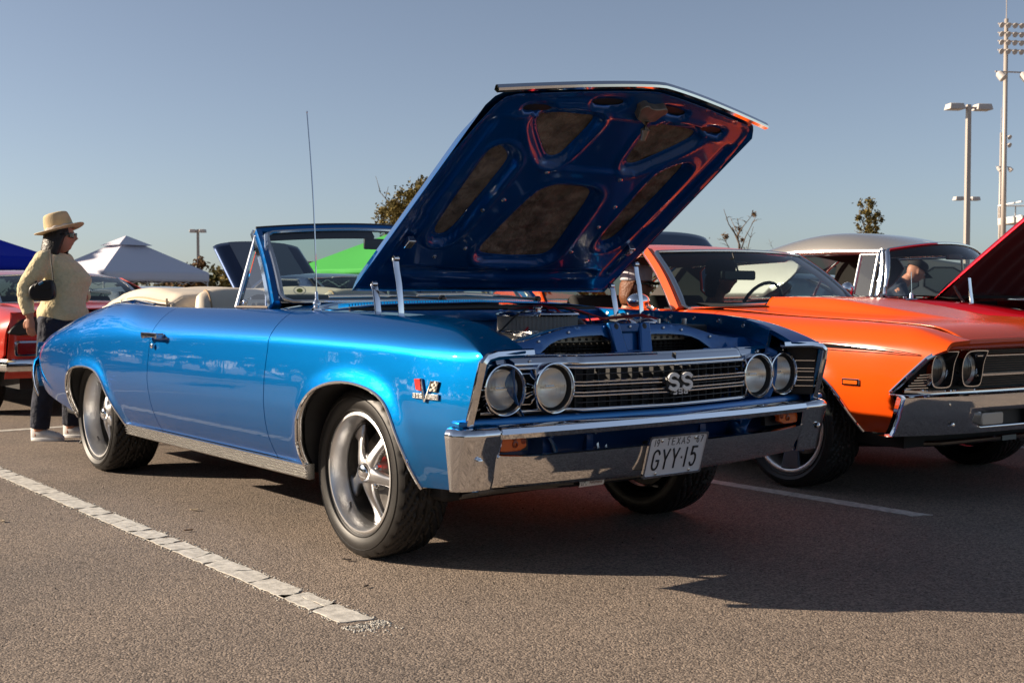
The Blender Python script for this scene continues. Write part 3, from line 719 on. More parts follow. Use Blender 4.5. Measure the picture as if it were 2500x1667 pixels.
LEAD = mat('red_plug_lead', (.42, .012, .02), .45)
for k in range(6):
    y0 = -.11 + k * .05; b = MB(); b.tube([(-.16, .02 + k * .006, .955), (-.06 + .02 * k, y0 * .6 + .05, .972 - .006 * abs(k - 3)), (.06, y0 + .06, .958), (.14, y0 * 2.0 + .04, .93 - .02 * (k % 2)), (.16, y0 * 2.6, .86)], .0042, 6); b.obj('plug_lead', LEAD if k % 2 else BLACK, eng)
b = MB(); b.box((.36, .50, .80), (.18, .26, .18)); bat = b.obj('battery', BLACK, BC, bevel=.008)
for y in (.42, .58):
    b = MB(); b.lathe([(.012, .89), (.012, .915), (0, .915)], o=(.36, y, 0), n=10); b.obj('battery_post', CHROME_S, bat)
b = MB(); b.tube([(.36, .42, .91), (.30, .38, .93), (.12, .44, .92), (-.2, .52, .90), (-.32, .50, .90)], .007, 6); b.obj('battery_cable', LEAD, eng)
for k in range(5):
    b = MB(); b.tube([(-.33, -.55 + .05 * k, .90 - .02 * k), (-.10, -.52 + .03 * k, .87 - .01 * k), (.15, -.50 + .02 * k, .85), (.42, -.52 + .01 * k, .82)], .004, 5); b.obj('wiring', BLACK, eng)
for sy in (-1, 1):
    b = MB()
    for k in range(7): b.lathe([(.008, 0), (.008, .004), (0, .005)], o=(-.22 + .14 * k, .664 * sy, fl(-.22 + .14 * k) + .052), ax=(0, -sy, .15), n=8)
    o_b = b.obj('fender_bolts', CHROME_S, BC); o_b['kind'] = 'stuff'
# ---------------------------------------------------------------- underbody
b = MB(); b.box((-1.75, 0, .30), (4.3, 1.44, .09)); b.box((-3.75, 0, .40), (.6, 1.3, .16)); b.obj('floor_pan', DARK, BC, bevel=.02)
b = MB()
for sy in (-1, 1):
    b.tube([(.74, .46 * sy, .40), (.2, .45 * sy, .40), (-.35, .52 * sy, .27), (-2.2, .58 * sy, .26), (-2.6, .50 * sy, .40)], .045, 6)
b.obj('frame_rail', DARK, BC)
b = MB(); b.tube([(0.05, -.55, .30), (0.05, 0, .27), (.05, .55, .30)], .05, 8); b.tube([(-2.921, -.6, .335), (-2.921, .6, .335)], .045, 10); b.ball((-2.921, 0, .33), .13, 14, 8)
for sy in (-1, 1):
    b.tube([(.10, .40 * sy, .33), (.02, .62 * sy, .24)], .035, 6); b.tube([(-.10, .40 * sy, .33), (.0, .62 * sy, .24)], .03, 6)
    b.tube([(-.3, .30 * sy, .30), (-1.2, .32 * sy, .24), (-2.3, .36 * sy, .24)], .035, 8); b.tube([(-2.35, .5 * sy, .25), (-3.2, .55 * sy, .28), (-3.6, .5 * sy, .30)], .04, 8)
b.ball((.10, 0, .34), .22, 16, 10, sx=(1.1, .8, .55)); b.obj('axle_and_suspension', DARK, BC)
b = MB(); b.tube([(.30, -.66, .25), (.55, -.60, .31), (.66, -.52, .330), (.70, -.30, .330), (.71, 0, .330), (.70, .25, .335), (.64, .42, .36), (.45, .52, .33)], .0145, 10); sb = b.obj('sway_bar', BLACKG, BC)
b = MB(); b.grid(lambda a, t: (.7105 - .0035 + .0185 * math.cos(t), -.285 + a, .3305 + .0185 * math.sin(t)), 6, 5, u=(-.060, .060), v=(-.9, .9)); st = b.obj('sticker', WHITE, sb, sharp=0)
def on_bar(a, c, d): return (.707 + .0195 * math.cos(c / .0185 + .0), -.285 + a, .3305 + .0195 * math.sin(c / .0185))
text_mesh('UMI', .026, lambda a, c, d: on_bar(a - .040, c, d), width=.7).obj('lettering', BLACK, st, sharp=0)
text_mesh('Performance', .019, lambda a, c, d: on_bar(a + .018, c, d), shear=.25, width=.62).obj('lettering', mat('dark_red_print', (.16, .03, .02), .6), st, sharp=0)
# wheels
tf = tr_ = None
for sy, y, cal in ((-1, .737, (-1.25, -.35)), (1, .755, None)):
    hb, tf = wheel_parts(BC, sy, loc=(0, y * sy, .330), Rt=.330, w=.218, rim=.231, ct=.90, cal=cal or False, tyre_mesh=tf)
for sy in (-1, 1):
    hb, tr_ = wheel_parts(BC, sy, loc=(-2.921, .722 * sy, .332), Rt=.332, w=.268, rim=.2475, ct=.80, spin=.25, tyre_mesh=tr_)
# ---------------------------------------------------------------- nose of the blue car
def xg(y): return .872 - .098 * (abs(y) / .73) ** 1.25
def xr(y): return xg(y) - .040 * smooth(.42, .46, abs(y))
def rod(z, y0, y1, r, dx=0.0, n=10, flat=(1, 1), k=60):
    return MB().tube([(xr(y) + dx, y, z) for y in np.linspace(y0, y1, k)], r, n, flat=flat)
GR = bpy.data.objects.new('grille', None); COL.objects.link(GR); GR.parent = BC
b = MB(); b.grid(lambda y, t: (xr(y) + .002 - .022 * t, y, .770 + .032 * t), 100, 3, u=(-.80, .80))
b.grid(lambda y, t: (xr(y) - .020 - .05 * t, y, .8025 + .004 * t), 60, 1, u=(-.80, .80)); b.obj('header_band', CHROME, GR, thick=.002)
def bar(nm, z, y0, y1, r, dx=0.0, flat=(1, 1), m=CHROME): return rod(z, y0, y1, r, dx, flat=flat).obj(nm, m, GR, sharp=50)
bar('grille_bar', .7605, -.80, .80, .0085, .006, flat=(1.3, .8))
for z in (.7095, .6965, .6725, .6595): bar('grille_bar', z, -.47, .47, .0052, .004, flat=(1.5, .85))
bar('grille_bar', .613, -.80, .80, .0095, .004, flat=(1.2, .8))
for z in (.735, .684, .636): bar('grille_bar', z, -.47, .47, .0026, -.008, m=BLACKG)
for y in np.linspace(-.44, .44, 19):
    b = MB(); b.box((xg(y) - .022, y, .686), (.020, .004, .135)); b.obj('grille_fin', BLACK, GR)
for sy in (-1, 1):
    for z in (.742, .7095, .6965, .6725, .6595, .636):
        rod(z, .60 * sy, .66 * sy, .0052, -.004, k=4, flat=(1.6, .8)).obj('grille_bar', CHROME, GR)
        MB().tube([(.735, .80 * sy, z), (.785, .845 * sy, z), (.822 + .10 * (z - .70), .876 * sy, z)], .0050, 8, flat=(1.4, .85)).obj('grille_bar', CHROME, GR)
    b = MB(); b.grid(lambda y, t: (xg(y) - .075, y * sy, .60 + .165 * t), 12, 3, u=(.45, .885)); b.obj('lamp_backing', BLACK, GR)
    # bright surround: brow along the top, then down the fender edge
    tr = [(.835, .655, .8165), (.838, .74, .8165), (.848, .82, .8145), (.862, .868, .806), (.868, .888, .790), (.856, .893, .74), (.832, .896, .66), (.812, .898, .60), (.808, .898, .585)]
    b = MB(); b.sweep([Vector((x, y * sy, z)) for x, y, z in tr], [(-.006, -.012), (.012, -.012), (.016, -.004), (.016, .006), (.010, .012), (-.006, .012)], up=(1, 0, .2)); b.obj('headlight_surround', CHROME, BC, sharp=40)
    b = MB(); b.grid(lambda a, t: (.838 - .10 * t - .02 * a, (.878 - .004 * a - .07 * t) * sy, .80 - .20 * a), 8, 6); b.obj('surround_return', BLACK, BC)
    for y, dx in ((.730, 0.0), (.536, 0.0)):
        o = Vector((xg(y) + .004, y * sy, .6925)); hl = MB()
        hl.lathe([(.078, -.085), (.084, -.06), (.088, -.012), (.0895, 0), (.088, .006), (.084, .007), (.0805, .0), (.0775, -.016), (.0735, -.020)], o=o, ax=(1, 0, .0), n=56); h = hl.obj('headlight', CHROME, BC, sharp=55)
        b = MB(); b.lathe([(.0806, -.001), (.0735, -.019), (.0725, -.021)], o=o, ax=(1, 0, 0), n=48); b.obj('inner_ring', BLACK, h)
        b = MB(); b.lathe([(.0735, -.020), (.071, -.014), (.068, -.0125)], o=o, ax=(1, 0, 0), n=48); b.obj('retaining_ring', CHROME_S, h)
        b = MB(); b.lathe([(.069, -.018), (.060, -.035), (.045, -.052), (.025, -.064), (.0, -.068)], o=o, ax=(1, 0, 0), n=40); b.obj('reflector', mat('reflector_silver', (.95, .92, .85), .28, .85), h)
        b = MB()
        def lens(a, t):
            r = .0685 * t; yy = r * math.cos(a); zz = r * math.sin(a); d = .016 * (1 - t * t)
            band = .0016 * math.cos(yy * (520 if zz > -.002 else 300)) * smooth(1.0, .88, t)
            if zz < -.022 + .012 * abs(yy) / .06: band = .0007 * math.cos(yy * 700)
            return (o.x - .013 + d + band, o.y + yy, o.z + zz)
        b.grid(lens, 120, 36, u=(0, 2 * math.pi), v=(0.01, 1)); b.obj('lens', LAMP_G, h, sharp=0)
        b = MB(); b.box((o.x - .035, o.y, o.z), (.03, .05, .006)); b.lathe([(.006, -.02), (.006, .02)], o=(o.x - .03, o.y, o.z + .004), ax=(0, 1, 0), n=8, cap0=True, cap1=True); b.obj('bulb', CHROME_S, h)
    for y in (.60, .80):
        b = MB(); b.lathe([(.006, 0), (.006, .004), (.003, .006), (0, .006)], o=(xr(y) - .004, y * sy, .786), ax=(1, 0, .4), n=10); b.obj('trim_screw', CHROME_S, GR)
b = MB(); b.box((.58, 0, .62), (.015, 1.5, .29)); b.obj('grille_shade_sheet', BLACK, BC)  # added black sheet, stands in for the shade behind the grille
b = MB(); b.box((xg(0) - .012, -.0, .786), (.02, .002, .033)); b.obj('band_seam', BLACK, GR)
# SS 396 badge
gx = xg(0) + .022
b = MB()
for cy in (-.034, .034):
    b.prism([(cy + .036 * math.cos(q), .697 + .036 * math.sin(q)) for q in np.linspace(0, 2 * math.pi, 25)[:-1]], lambda a, c, d: (d, a, c), gx - .012 + abs(cy) * .01 + (.0004 if cy > 0 else 0), gx - .003 + (.0004 if cy > 0 else 0))
b.box((gx - .0085, 0, .664), (.008, .094, .026)); bd = b.obj('grille_badge', BLACK, BC, sharp=40)
glyphs(MB(), 'SS', lambda a, c, d: (gx - .001 + d, a, c), -.0665, .670, .058, .054, .070, .0066, .9).obj('lettering', WHITE, bd, sharp=60)
glyphs(MB(), '3qb', lambda a, c, d: (gx - .001 + d, a, c), -.0385, .6525, .021, .0185, .028, .0021, .9).obj('lettering', WHITE, bd, sharp=60)
# apron under the grille, lower valance
b = MB(); b.grid(lambda y, t: (xg(y) + .002 - .012 * t + .012 * math.sin(t * 3.14), y, .600 - .05 * t), 50, 5, u=(-.885, .885)); b.obj('front_apron', BLUE, BC, thick=.003)
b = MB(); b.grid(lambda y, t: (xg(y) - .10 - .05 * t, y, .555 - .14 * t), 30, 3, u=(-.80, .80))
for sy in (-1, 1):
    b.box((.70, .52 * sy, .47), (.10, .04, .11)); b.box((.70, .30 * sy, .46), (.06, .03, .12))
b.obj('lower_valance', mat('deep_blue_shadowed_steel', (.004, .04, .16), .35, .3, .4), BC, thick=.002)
b = MB()
for y in (-.25, -.21, .14): b.tube([(.70, y, .55), (.72, y + .004, .42)], .007, 6)
b.obj('brace_rod', CHROME_S, BC)
# bumper: rail, two lower bars, two wrap-round ends
def xb(y): return .868 - .045 * (abs(y) / .80) ** 2
fb = MB()
rail = [(-.030, -.022), (.000, -.026), (.020, -.018), (.027, -.003), (.022, .014), (.008, .023), (-.02, .025), (-.055, .020)]
fb.sweep([Vector((xb(y), y, .556 - .002 * abs(y))) for y in np.linspace(-.79, .79, 41)], rail, up=(0, 0, 1))
for sy in (-1, 1):
    def low(a, t):
        y = (.135 - .045 * t) + (.80 - .135 + .045 * t) * a
        zt_ = .467 + .012 * max(0, (y - .60) / .2) ** 2; zb = .352 + .016 * (y / .8) ** 2
        x = xb(y) + .004 - .050 * t + .005 * math.sin(t * 3.1)
        return (x, y * sy, zt_ + (zb - zt_) * t)
    fb.grid(low, 30, 8)
    fb.grid(lambda a, t: (xb(.135 + .665 * a) + .004 - .035 * t, (.135 + .665 * a) * sy, .467 + .012 * max(0, (.135 + .665 * a - .60) / .2) ** 2 + .004 * math.sin(t * 3.1)), 30, 3)
    def cap(a, t):
        A = [(.842, .785), (.848, .805), (.853, .850), (.855, .870), (.852, .895), (.838, .942), (.796, .970), (.772, .972), (.745, .940)]
        B = [(.792, .800), (.796, .835), (.800, .880), (.802, .902), (.800, .915), (.790, .938), (.778, .950), (.768, .950), (.745, .925)]
        k = a * 8; i = min(7, int(k)); u = k - i
        pa = [A[i][j] * (1 - u) + A[i + 1][j] * u for j in (0, 1)]; pb = [B[i][j] * (1 - u) + B[i + 1][j] * u for j in (0, 1)]
        zt_, zb = .574 + .004 * a, .366 + .004 * a
        if t < .16:
            q = t / .16 * math.pi / 2; cx, cy = .70, .80; e = .028 * (1 - math.sin(q)); L = math.hypot(pa[0] - cx, pa[1] - cy)
            return (pa[0] - (pa[0] - cx) / L * e, (pa[1] - (pa[1] - cy) / L * e) * sy, zt_ - .024 * (1 - math.cos(q)))
        u = (t - .16) / .84; zz = zt_ - .024 + (zb - zt_ + .024) * u
        return (pa[0] * (1 - u) + pb[0] * u, (pa[1] * (1 - u) + pb[1] * u) * sy, zz)
    fb.grid(cap, 32, 24)
fb.obj('front_bumper', CHROME, BC, sharp=38, thick=.004)
for sy in (-1, 1):
    for y, z in ((.885, .468), (.50, .415), (.20, .405)):
        x = .841 if y > .8 else xb(y) + .004 - .050 * (.467 - z) / .115 - .004
        b = MB(); b.lathe([(.014, -.004), (.013, .003), (.008, .006), (0, .007)], o=(x, y * sy, z), ax=(1, .5 * sy if y > .8 else 0, -.15), n=16); b.obj('bumper_bolt', CHROME, bpy.data.objects['front_bumper'])
    b = MB(); b.prism(round_poly([(.664, .487), (.776, .487), (.782, .498), (.780, .534), (.664, .534)], 1), lambda a, c, d: (d, a * sy, c), .79, .815)
    pl = b.obj('parking_lamp', AMBER, BC, bevel=.004)
    b = MB(); b.lathe([(.012, 0), (.012, .003), (.006, .004)], o=(.815, .715 * sy, .511), ax=(1, 0, 0), n=14); b.lathe([(.012, 0), (.007, .002), (0, .002)], o=(.815, .678 * sy, .520), ax=(1, 0, 0), n=10); b.obj('lamp_detail', mat('dark_amber', (.20, .03, .006), .3), pl)
    b = MB(); b.box((.762, .70 * sy, .51), (.02, .15, .06)); b.obj('lamp_housing', BLACK, BC)
    b = MB(); b.box((.79, -.925 * sy, .590), (.05, .04, .02)); b.obj('bumper_ear', BLUE, BC, bevel=.006, seg=3)
# licence plate in a chrome frame
def PL(a, c, d):   # plate coords: a right (+y), c up
    return (.873 + c * .022 / .076 + d, -.005 + a, .4235 + c)
def rr(w, h, r, n=5):
    o = []
    for cx, cy, a0 in ((w - r, h - r, 0), (-w + r, h - r, 90), (-w + r, -h + r, 180), (w - r, -h + r, 270)):
        o += [(cx + r * math.cos(R(a0 + 90 * i / n)), cy + r * math.sin(R(a0 + 90 * i / n))) for i in range(n + 1)]
    return o
b = MB(); b.prism(rr(.1525, .0775, .010), PL, 0, .0015); plate = b.obj('number_plate', mat('plate_paint', (.62, .63, .66), .38), BC, sharp=30)
b = MB(); o1 = rr(.1545, .0795, .011); i1 = rr(.1455, .0715, .009); n = len(o1); vs = []
for p in (o1, o1, i1, i1): pass
vs = [PL(a, c, -.003) for a, c in o1] + [PL(a, c, .006) for a, c in o1] + [PL(a, c, .006) for a, c in i1] + [PL(a, c, .0016) for a, c in i1]
b.add(vs, [(k * n + i, k * n + (i + 1) % n, (k + 1) * n + (i + 1) % n, (k + 1) * n + i) for k in range(3) for i in range(n)]); b.obj('plate_frame', CHROME, plate, sharp=40)
ink = mat('plate_ink', (.006, .006, .010), .5)
t = MB(); pf = lambda a, c, d: PL(a, c, .002 + d)
glyphs(t, 'GYY', pf, -.118, -.048, .036, .072, .050, .0040, .3)
glyphs(t, '1', pf, .052, -.048, .010, .072, .03, .0040, .3); glyphs(t, '5', pf, .080, -.048, .036, .072, .03, .0040, .3)
t.obj('lettering', ink, plate, sharp=0)
t = MB(); glyphs(t, '1', pf, -.124, .041, .008, .025, .02, .0015, .3); glyphs(t, '9', pf, -.112, .041, .014, .025, .02, .0015, .3)
glyphs(t, 'TEXAS', pf, -.060, .041, .018, .025, .026, .0015, .3); glyphs(t, '67', pf, .098, .041, .014, .025, .020, .0015, .3)
t.obj('lettering', ink, plate, sharp=0)
st = [(.036 + .007 * (1 if i % 2 == 0 else .4) * math.sin(i * math.pi / 5), -.012 + .007 * (1 if i % 2 == 0 else .4) * math.cos(i * math.pi / 5)) for i in range(10)]
t = MB(); t.prism(st, pf, 0, .0006); t.obj('star', ink, plate, sharp=0)
for a, c in ((-.088, .060), (.088, .060), (-.088, -.064), (.088, -.064)):
    t = MB(); t.lathe([(.007, 0), (.0065, .003), (.003, .005), (0, .005)], o=PL(a, c, .002), ax=(1, 0, -.28), n=10); t.obj('plate_bolt', CHROME_S, plate)
b = MB(); b.box((.835, -.005, .42), (.03, .24, .12)); b.box((.80, -.005, .40), (.06, .05, .06)); b.obj('plate_bracket', BLACK, BC, bevel=.006)
# ---------------------------------------------------------------- side badges, aerial
def fs(x0, z0):
    o = on_side(x0, z0, 0); 
    def f(a, c, d):  # a forward, c up
        return tuple(on_side(x0 + a, z0 + c, .002 + d))
    return f
f = fs(.600, .690)
b = MB()
b.prism([(-.068, -.030), (-.008, -.030), (-.008, -.010), (-.068, -.010)], f, 0, .006); b.prism([(.002, -.030), (.068, -.030), (.068, -.010), (.002, -.010)], f, 0, .006)
b.prism([(-.006, -.040), (.003, -.040), (-.022, .040), (-.030, .040)], f, 0, .0075); b.prism([(-.003, -.040), (.004, -.036), (.034, .034), (.027, .036)], f, .0004, .008); fbg = b.obj('fender_badge', CHROME, BC, bevel=.0015)
b = MB(); b.prism([(-.065, -.027), (-.011, -.027), (-.011, -.013), (-.065, -.013)], f, .004, .0063); b.obj('name_plate', BLACK, fbg)
b = MB(); b.prism([(.005, -.027), (.065, -.027), (.065, -.013), (.005, -.013)], f, .004, .0063); b.obj('name_plate', BLACK, fbg)
b = MB(); b.prism([(-.064, .036), (-.033, .038), (-.022, -.004), (-.052, .000)], f, .001, .006); b.obj('red_flag', mat('badge_red', (.55, .02, .015), .3, .2, .5), fbg, bevel=.001)
b = MB(); b.prism([(.036, .034), (.066, .032), (.056, -.004), (.022, -.002)], f, .001, .005); b.obj('checkered_flag', BLACK, fbg)
b = MB()
for i in range(3):
    for j in range(4):
        if (i + j) % 2: continue
        def q(a, c): u = a; return (.022 + .014 * c + .031 * u + .0 , -.002 + .035 * c)
        a0, a1, c0, c1 = i / 3, (i + 1) / 3, j / 4, (j + 1) / 4
        b.prism([q(a0, c0), q(a1, c0), q(a1, c1), q(a0, c1)], f, .0052, .0062)
b.obj('flag_check', CREAM, fbg, sharp=0)
glyphs(MB(), '3qb', lambda a, c, d: f(a, c, .0065 + d), -.064, -.026, .014, .012, .019, .0012, .4).obj('lettering', WHITE, fbg, sharp=0)
glyphs(MB(), 'TURBO', lambda a, c, d: f(a, c, .0065 + d), .006, -.026, .009, .012, .012, .0010, .4).obj('lettering', WHITE, fbg, sharp=0)
b = MB()
for k in range(2):
    for i in range(4): b.tube([tuple(on_side(-4.16 + i * .018 + k * .02, .685 - k * .03 + j * .018 - i * .002, .004)) for j in (0, 1)], .0045, 6)
b.obj('rear_badge', CHROME, BC)
b = MB(); b.lathe([(.022, 0), (.021, .008), (.015, .012), (.013, .020), (.017, .024), (.017, .030), (.012, .038), (.009, .043), (.007, .050), (.0065, .075), (.0035, .080)], o=(-.440, -.775, .952), ax=(-.03, 0, 1), n=20); an = b.obj('aerial', CHROME, BC, sharp=40)
b = MB(); P0 = Vector((-.4425, -.775, 1.03)); P1 = Vector((-.512, -.776, 1.780)); b.tube([P0.lerp(P1, t) + Vector((.014 * math.sin(t * 3.14), 0, 0)) for t in np.linspace(0, 1, 12)], [.0028] * 8 + [.0024] * 4, 6); b.ball(P1, .0045, 10, 6); b.obj('aerial_mast', CHROME, an)
# ---------------------------------------------------------------- cowl, windscreen, cabin
b = MB(); b.grid(lambda y, t: (-.33 - .52 * t - .0 * y, y, sp(abs(y), [(0, .985), (.5, .975), (.70, .957), (.755, .953)]) + .018 * t * (1 - (abs(y) / .76) ** 2)), 40, 10, u=(-.755, .755)); cw = b.obj('cowl_panel', BLUE, BC, thick=.003)
b = MB()
for k in range(90):
    y = -.60 + k * .0135
    b.box((-.52 + .05 * (1 - (y / .6) ** 2), y, sp(abs(y), [(0, .9925), (.5, .982), (.70, .964)])), (.060, .006, .006), rot=Matrix.Rotation(.35, 3, 'Z'))
b.obj('louvre_slats', BLUE, cw, sharp=20)
WB = lambda a: Vector((-.85 + .20 * (1 - a * a), .735 * a, .985 + .006 * (1 - a * a)))
WT = lambda a: Vector((-1.262 + .115 * (1 - a * a), .615 * a, 1.318 + .030 * (1 - a * a)))
def wsc(a, t):
    p = WB(a).lerp(WT(a), t); return p + Vector((.012 * math.sin(t * math.pi), 0, .010 * math.sin(t * math.pi)))
b = MB(); b.grid(wsc, 40, 16, u=(-.97, .97), v=(.02, .97)); wsn = b.obj('windscreen', GLASS, BC, sharp=0)
loop = [wsc(a, 0.0) for a in np.linspace(-.93, .93, 30)] + [wsc(.97, .035), wsc(.985, .09)] + [wsc(.985, t) for t in np.linspace(.15, .88, 10)] + [wsc(.97, .955)] + [wsc(a, .98) for a in np.linspace(.93, -.93, 30)] + [wsc(-.97, .955)] + [wsc(-.985, t) for t in np.linspace(.88, .15, 10)] + [wsc(-.985, .09), wsc(-.97, .035)]
b = MB(); b.tube(loop, .0125, 8, closed=True, flat=(1.1, .8)); b.obj('windscreen_trim', CHROME_S, wsn)
for sy in (-1, 1):
    b = MB()
    pts = [wsc(1.0, t) + Vector((-.02, .015, -.002)) for t in np.linspace(-.02, 1.0, 12)]
    b.sweep([Vector((p.x, p.y * sy, p.z)) for p in pts], [(-.014, -.030), (.026, -.035), (.030, .0), (.012, .022), (-.012, .018)], up=(1, 0, .9)); b.obj('windscreen_pillar', BLUE, BC, sharp=40)
    pts = [wsc(1.0, t) + Vector((-.046, .022, -.004)) for t in np.linspace(-.04, 1.01, 10)]
    b = MB(); b.sweep([Vector((p.x, p.y * sy, p.z)) for p in pts], [(-.012, -.014), (.012, -.014), (.014, .012), (-.010, .014)], up=(1, 0, .9)); b.obj('pillar_trim', CHROME, BC, sharp=30)
    # vent window
    A = Vector((-.925, .748, .958)); B = Vector((-1.235, .758, .958)); D = Vector((-1.175, .640, 1.300)); E_ = Vector((-1.262, .642, 1.296))
    m_ = lambda v: Vector((v.x, v.y * sy, v.z))
    b = MB(); b.add([m_(A), m_(B), m_(E_), m_(D)], [(0, 1, 2, 3)]); vw = b.obj('vent_window', GLASS_C, BC, sharp=0)
    b = MB(); b.tube([m_(B), m_(E_)], .016, 8, flat=(.7, 1)); b.tube([m_(A + Vector((-.03, 0, .004))), m_(D)], .009, 8, flat=(.8, 1.2)); b.obj('vent_frame', CHROME, vw)
    b = MB(); b.tube([m_(A + Vector((0, 0, .004))), m_(B + Vector((0, 0, .004)))], .009, 8, flat=(1.6, .7)); b.obj('vent_seal', mat('weathered_rubber', (.20, .16, .12), .7), vw)
    b = MB(); b.ball(m_(Vector((-1.19, .742, .985))), .013, 10, 8, sx=(1.5, 1, 1)); b.ball(m_(Vector((-1.14, .735, 1.0))), .006, 8, 6); b.obj('vent_latch', CHROME, vw)
b = MB()
hd = [wsc(a, 1.0) + Vector((-.025, 0, .008)) for a in np.linspace(-1.02, 1.02, 41)]
b.sweep(hd, [(-.05, -.02), (.020, -.022), (.028, -.006), (.020, .010), (-.03, .018), (-.06, .005)], up=(0, 0, 1)); b.obj('header_rail', BLUE, BC, sharp=45)
b = MB()
b.tube([v + Vector((-.012, 0, .014)) for v in hd], .012, 8, flat=(1.6, .6)); b.obj('header_seal', BLACK, BC)
for s0, s1 in ((-.92, -.10), (.10, .92)):
    b = MB(); b.grid(lambda a, t: wsc(a, .975 - .10 * t) + Vector((-.045 - .02 * t, 0, -.004)), 12, 3, u=(s0, s1)); b.obj('sun_visor', mat('navy_visor', (.012, .016, .028), .7), BC, thick=.014)
b = MB(); b.box((-1.20, .02, 1.275), (.02, .22, .055)); b.obj('cabin_mirror', BLACK, BC, bevel=.008)
# dash and steering wheel
b = MB(); b.grid(lambda y, t: (-.86 + .20 * (1 - (y / .73) ** 2) - .36 * t, y, .985 + .035 * math.sin(t * 2.4) - .05 * max(0, t - .75)), 24, 10, u=(-.72, .72)); b.box((-1.16, 0, .82), (.06, 1.42, .32)); b.obj('dashboard', mat('dash_black', (.014, .016, .02), .55), BC)
b = MB(); q0 = Vector((-1.36, .38, .96)); ax = Vector((-.9, 0, .42)).normalized(); e1 = Vector((0, 1, 0)); e2 = ax.cross(e1)
b.tube([q0 + e1 * math.cos(q) * .19 + e2 * math.sin(q) * .19 for q in np.linspace(0, 2 * math.pi, 33)[:-1]], .013, 8, closed=True)
for q in (0, 2.1, 4.2): b.tube([q0, q0 + e1 * math.cos(q) * .19 + e2 * math.sin(q) * .19], .009, 6)
b.tube([q0, q0 - ax * .3], .025, 8); b.obj('steering_wheel', BLACKG, BC)
# registration sticker inside the glass
b = MB(); c = wsc(-.88, .13); ex = (wsc(-.80, .13) - wsc(-.88, .13)).normalized(); ez = (wsc(-.88, .2) - wsc(-.88, .13)).normalized(); nn = ex.cross(ez).normalized()
b.lathe([(.024, 0), (.028, 0)], o=c + nn * .004, ax=nn, n=28); sk = b.obj('windscreen_sticker', mat('sticker_grey', (.20, .23, .23), .5), wsn, sharp=0)
b = MB(); b.lathe([(.0, 0), (.014, 0)], o=c + nn * .004, ax=nn, n=20); b.obj('sticker_centre', mat('sticker_green', (.08, .11, .03), .5), sk, sharp=0)
# wipers
for p in ([(-.50, -.10, 1.000), (-.56, -.24, 1.008), (-.60, -.42, 1.008)], [(-.50, .46, .998), (-.55, .25, 1.012), (-.57, .02, 1.016)]):
    b = MB(); b.tube(p, [.009, .006, .004], 8, flat=(1.4, .8)); b.lathe([(.020, -.01), (.020, .006), (.012, .016), (0, .017)], o=p[0], n=14); wp = b.obj('wiper', BLACKG, BC)
    q = Vector(p[2]); b = MB(); b.tube([q + Vector((.02, .25, -.003)), q + Vector((.02, .05, .006)), q + Vector((-.015, -.20, .002))], .006, 6, flat=(1, 1.4)); b.obj('wiper_blade', CHROME_S, wp)
# cabin tub, seats, folded roof under its boot
b = MB()
for sy in (-1, 1): b.box((-1.5, .70 * sy, .70), (1.8, .06, .48))
b.box((-2.46, 0, .70), (.06, 1.4, .48)); b.box((-1.5, 0, .38), (2.0, 1.4, .04)); b.obj('cabin_tub', mat('dark_carpet', (.03, .03, .035), .9), BC)
for y in (-.38, .38):
    prof = round_poly([(-.11, 0), (.03, 0), (.09, .12), (.06, .42), (.035, .50), (-.015, .53), (-.065, .50), (-.10, .40)], 2)
    s_ = MB()
    def seat(a, t):
        i = t * (len(prof)); i0 = int(i) % len(prof); p = prof[i0]; k = (1 - abs(a) ** 3.0) ** .30 if abs(a) < 1 else 0
        return (-1.97 + p[0] * (.25 + .75 * k) - .18 * p[1], y + a * .23, .535 + p[1] * (.80 + .20 * k))
    s_.grid(lambda a, t: seat(a, t), 28, len(prof), u=(-1, 1)); s_.box((-1.85, y, .50), (.5, .5, .16)); so_ = s_.obj('bucket_seat', CREAM, BC, sharp=60)
    pb = MB(); pts = []
    for t in range(len(prof) // 6, len(prof) * 5 // 6): pts.append(Vector(seat(-.72, t / len(prof))) + Vector((0, -.003, .002)))
    pb.tube(pts, .0045, 6); pb.obj('piping', mat('tan_piping', (.36, .25, .15), .6), so_)
b = MB(); b.grid(lambda y, t: (-2.36 + .04 * math.cos(t * 3.1), y, .50 + .36 * min(1, t * 1.2) + .02 * math.sin(min(1, t) * 3.1)), 30, 12, u=(-.66, .66)); b.obj('rear_seat', CREAM, BC, thick=.08)
def boot(a, t):
    """folded-top cover: a across, t from front edge to the tail tip"""
    y = a * .70; w = 1 - abs(a) ** 4
    x = -2.22 - 1.02 * t - .16 * t * (1 - abs(a) ** 2) + .02 * math.sin(a * 9) * t
    zed = sp(t, [(0, .955), (.02, 1.010), (.12, 1.028), (.35, 1.046), (.62, 1.058), (.80, 1.035), (.93, 1.000), (1, .988)])
    zed += .012 * math.sin(t * 11 + a * 3) * w * smooth(.05, .3, t) + .010 * math.sin(a * 7 + t * 5) * w
    edge = smooth(1.0, .86, abs(a)); base = sp(x, body.zi) + .004
    return (x, y, base + (zed - base) * (.25 + .75 * edge if t > .70 else edge * .92 + .08))
b = MB(); b.grid(boot, 70, 60, u=(-1, 1)); bt = b.obj('top_boot', CREAM, BC, sharp=60, thick=.010)
b = MB(); b.grid(lambda a, t: Vector((boot(a, .0)[0] + .012, boot(a, 0)[1], .88 + (boot(a, .035)[2] - .884) * t)), 40, 2, u=(-.985, .985)); b.obj('boot_front', CREAM, bt, sharp=0, thick=.006)
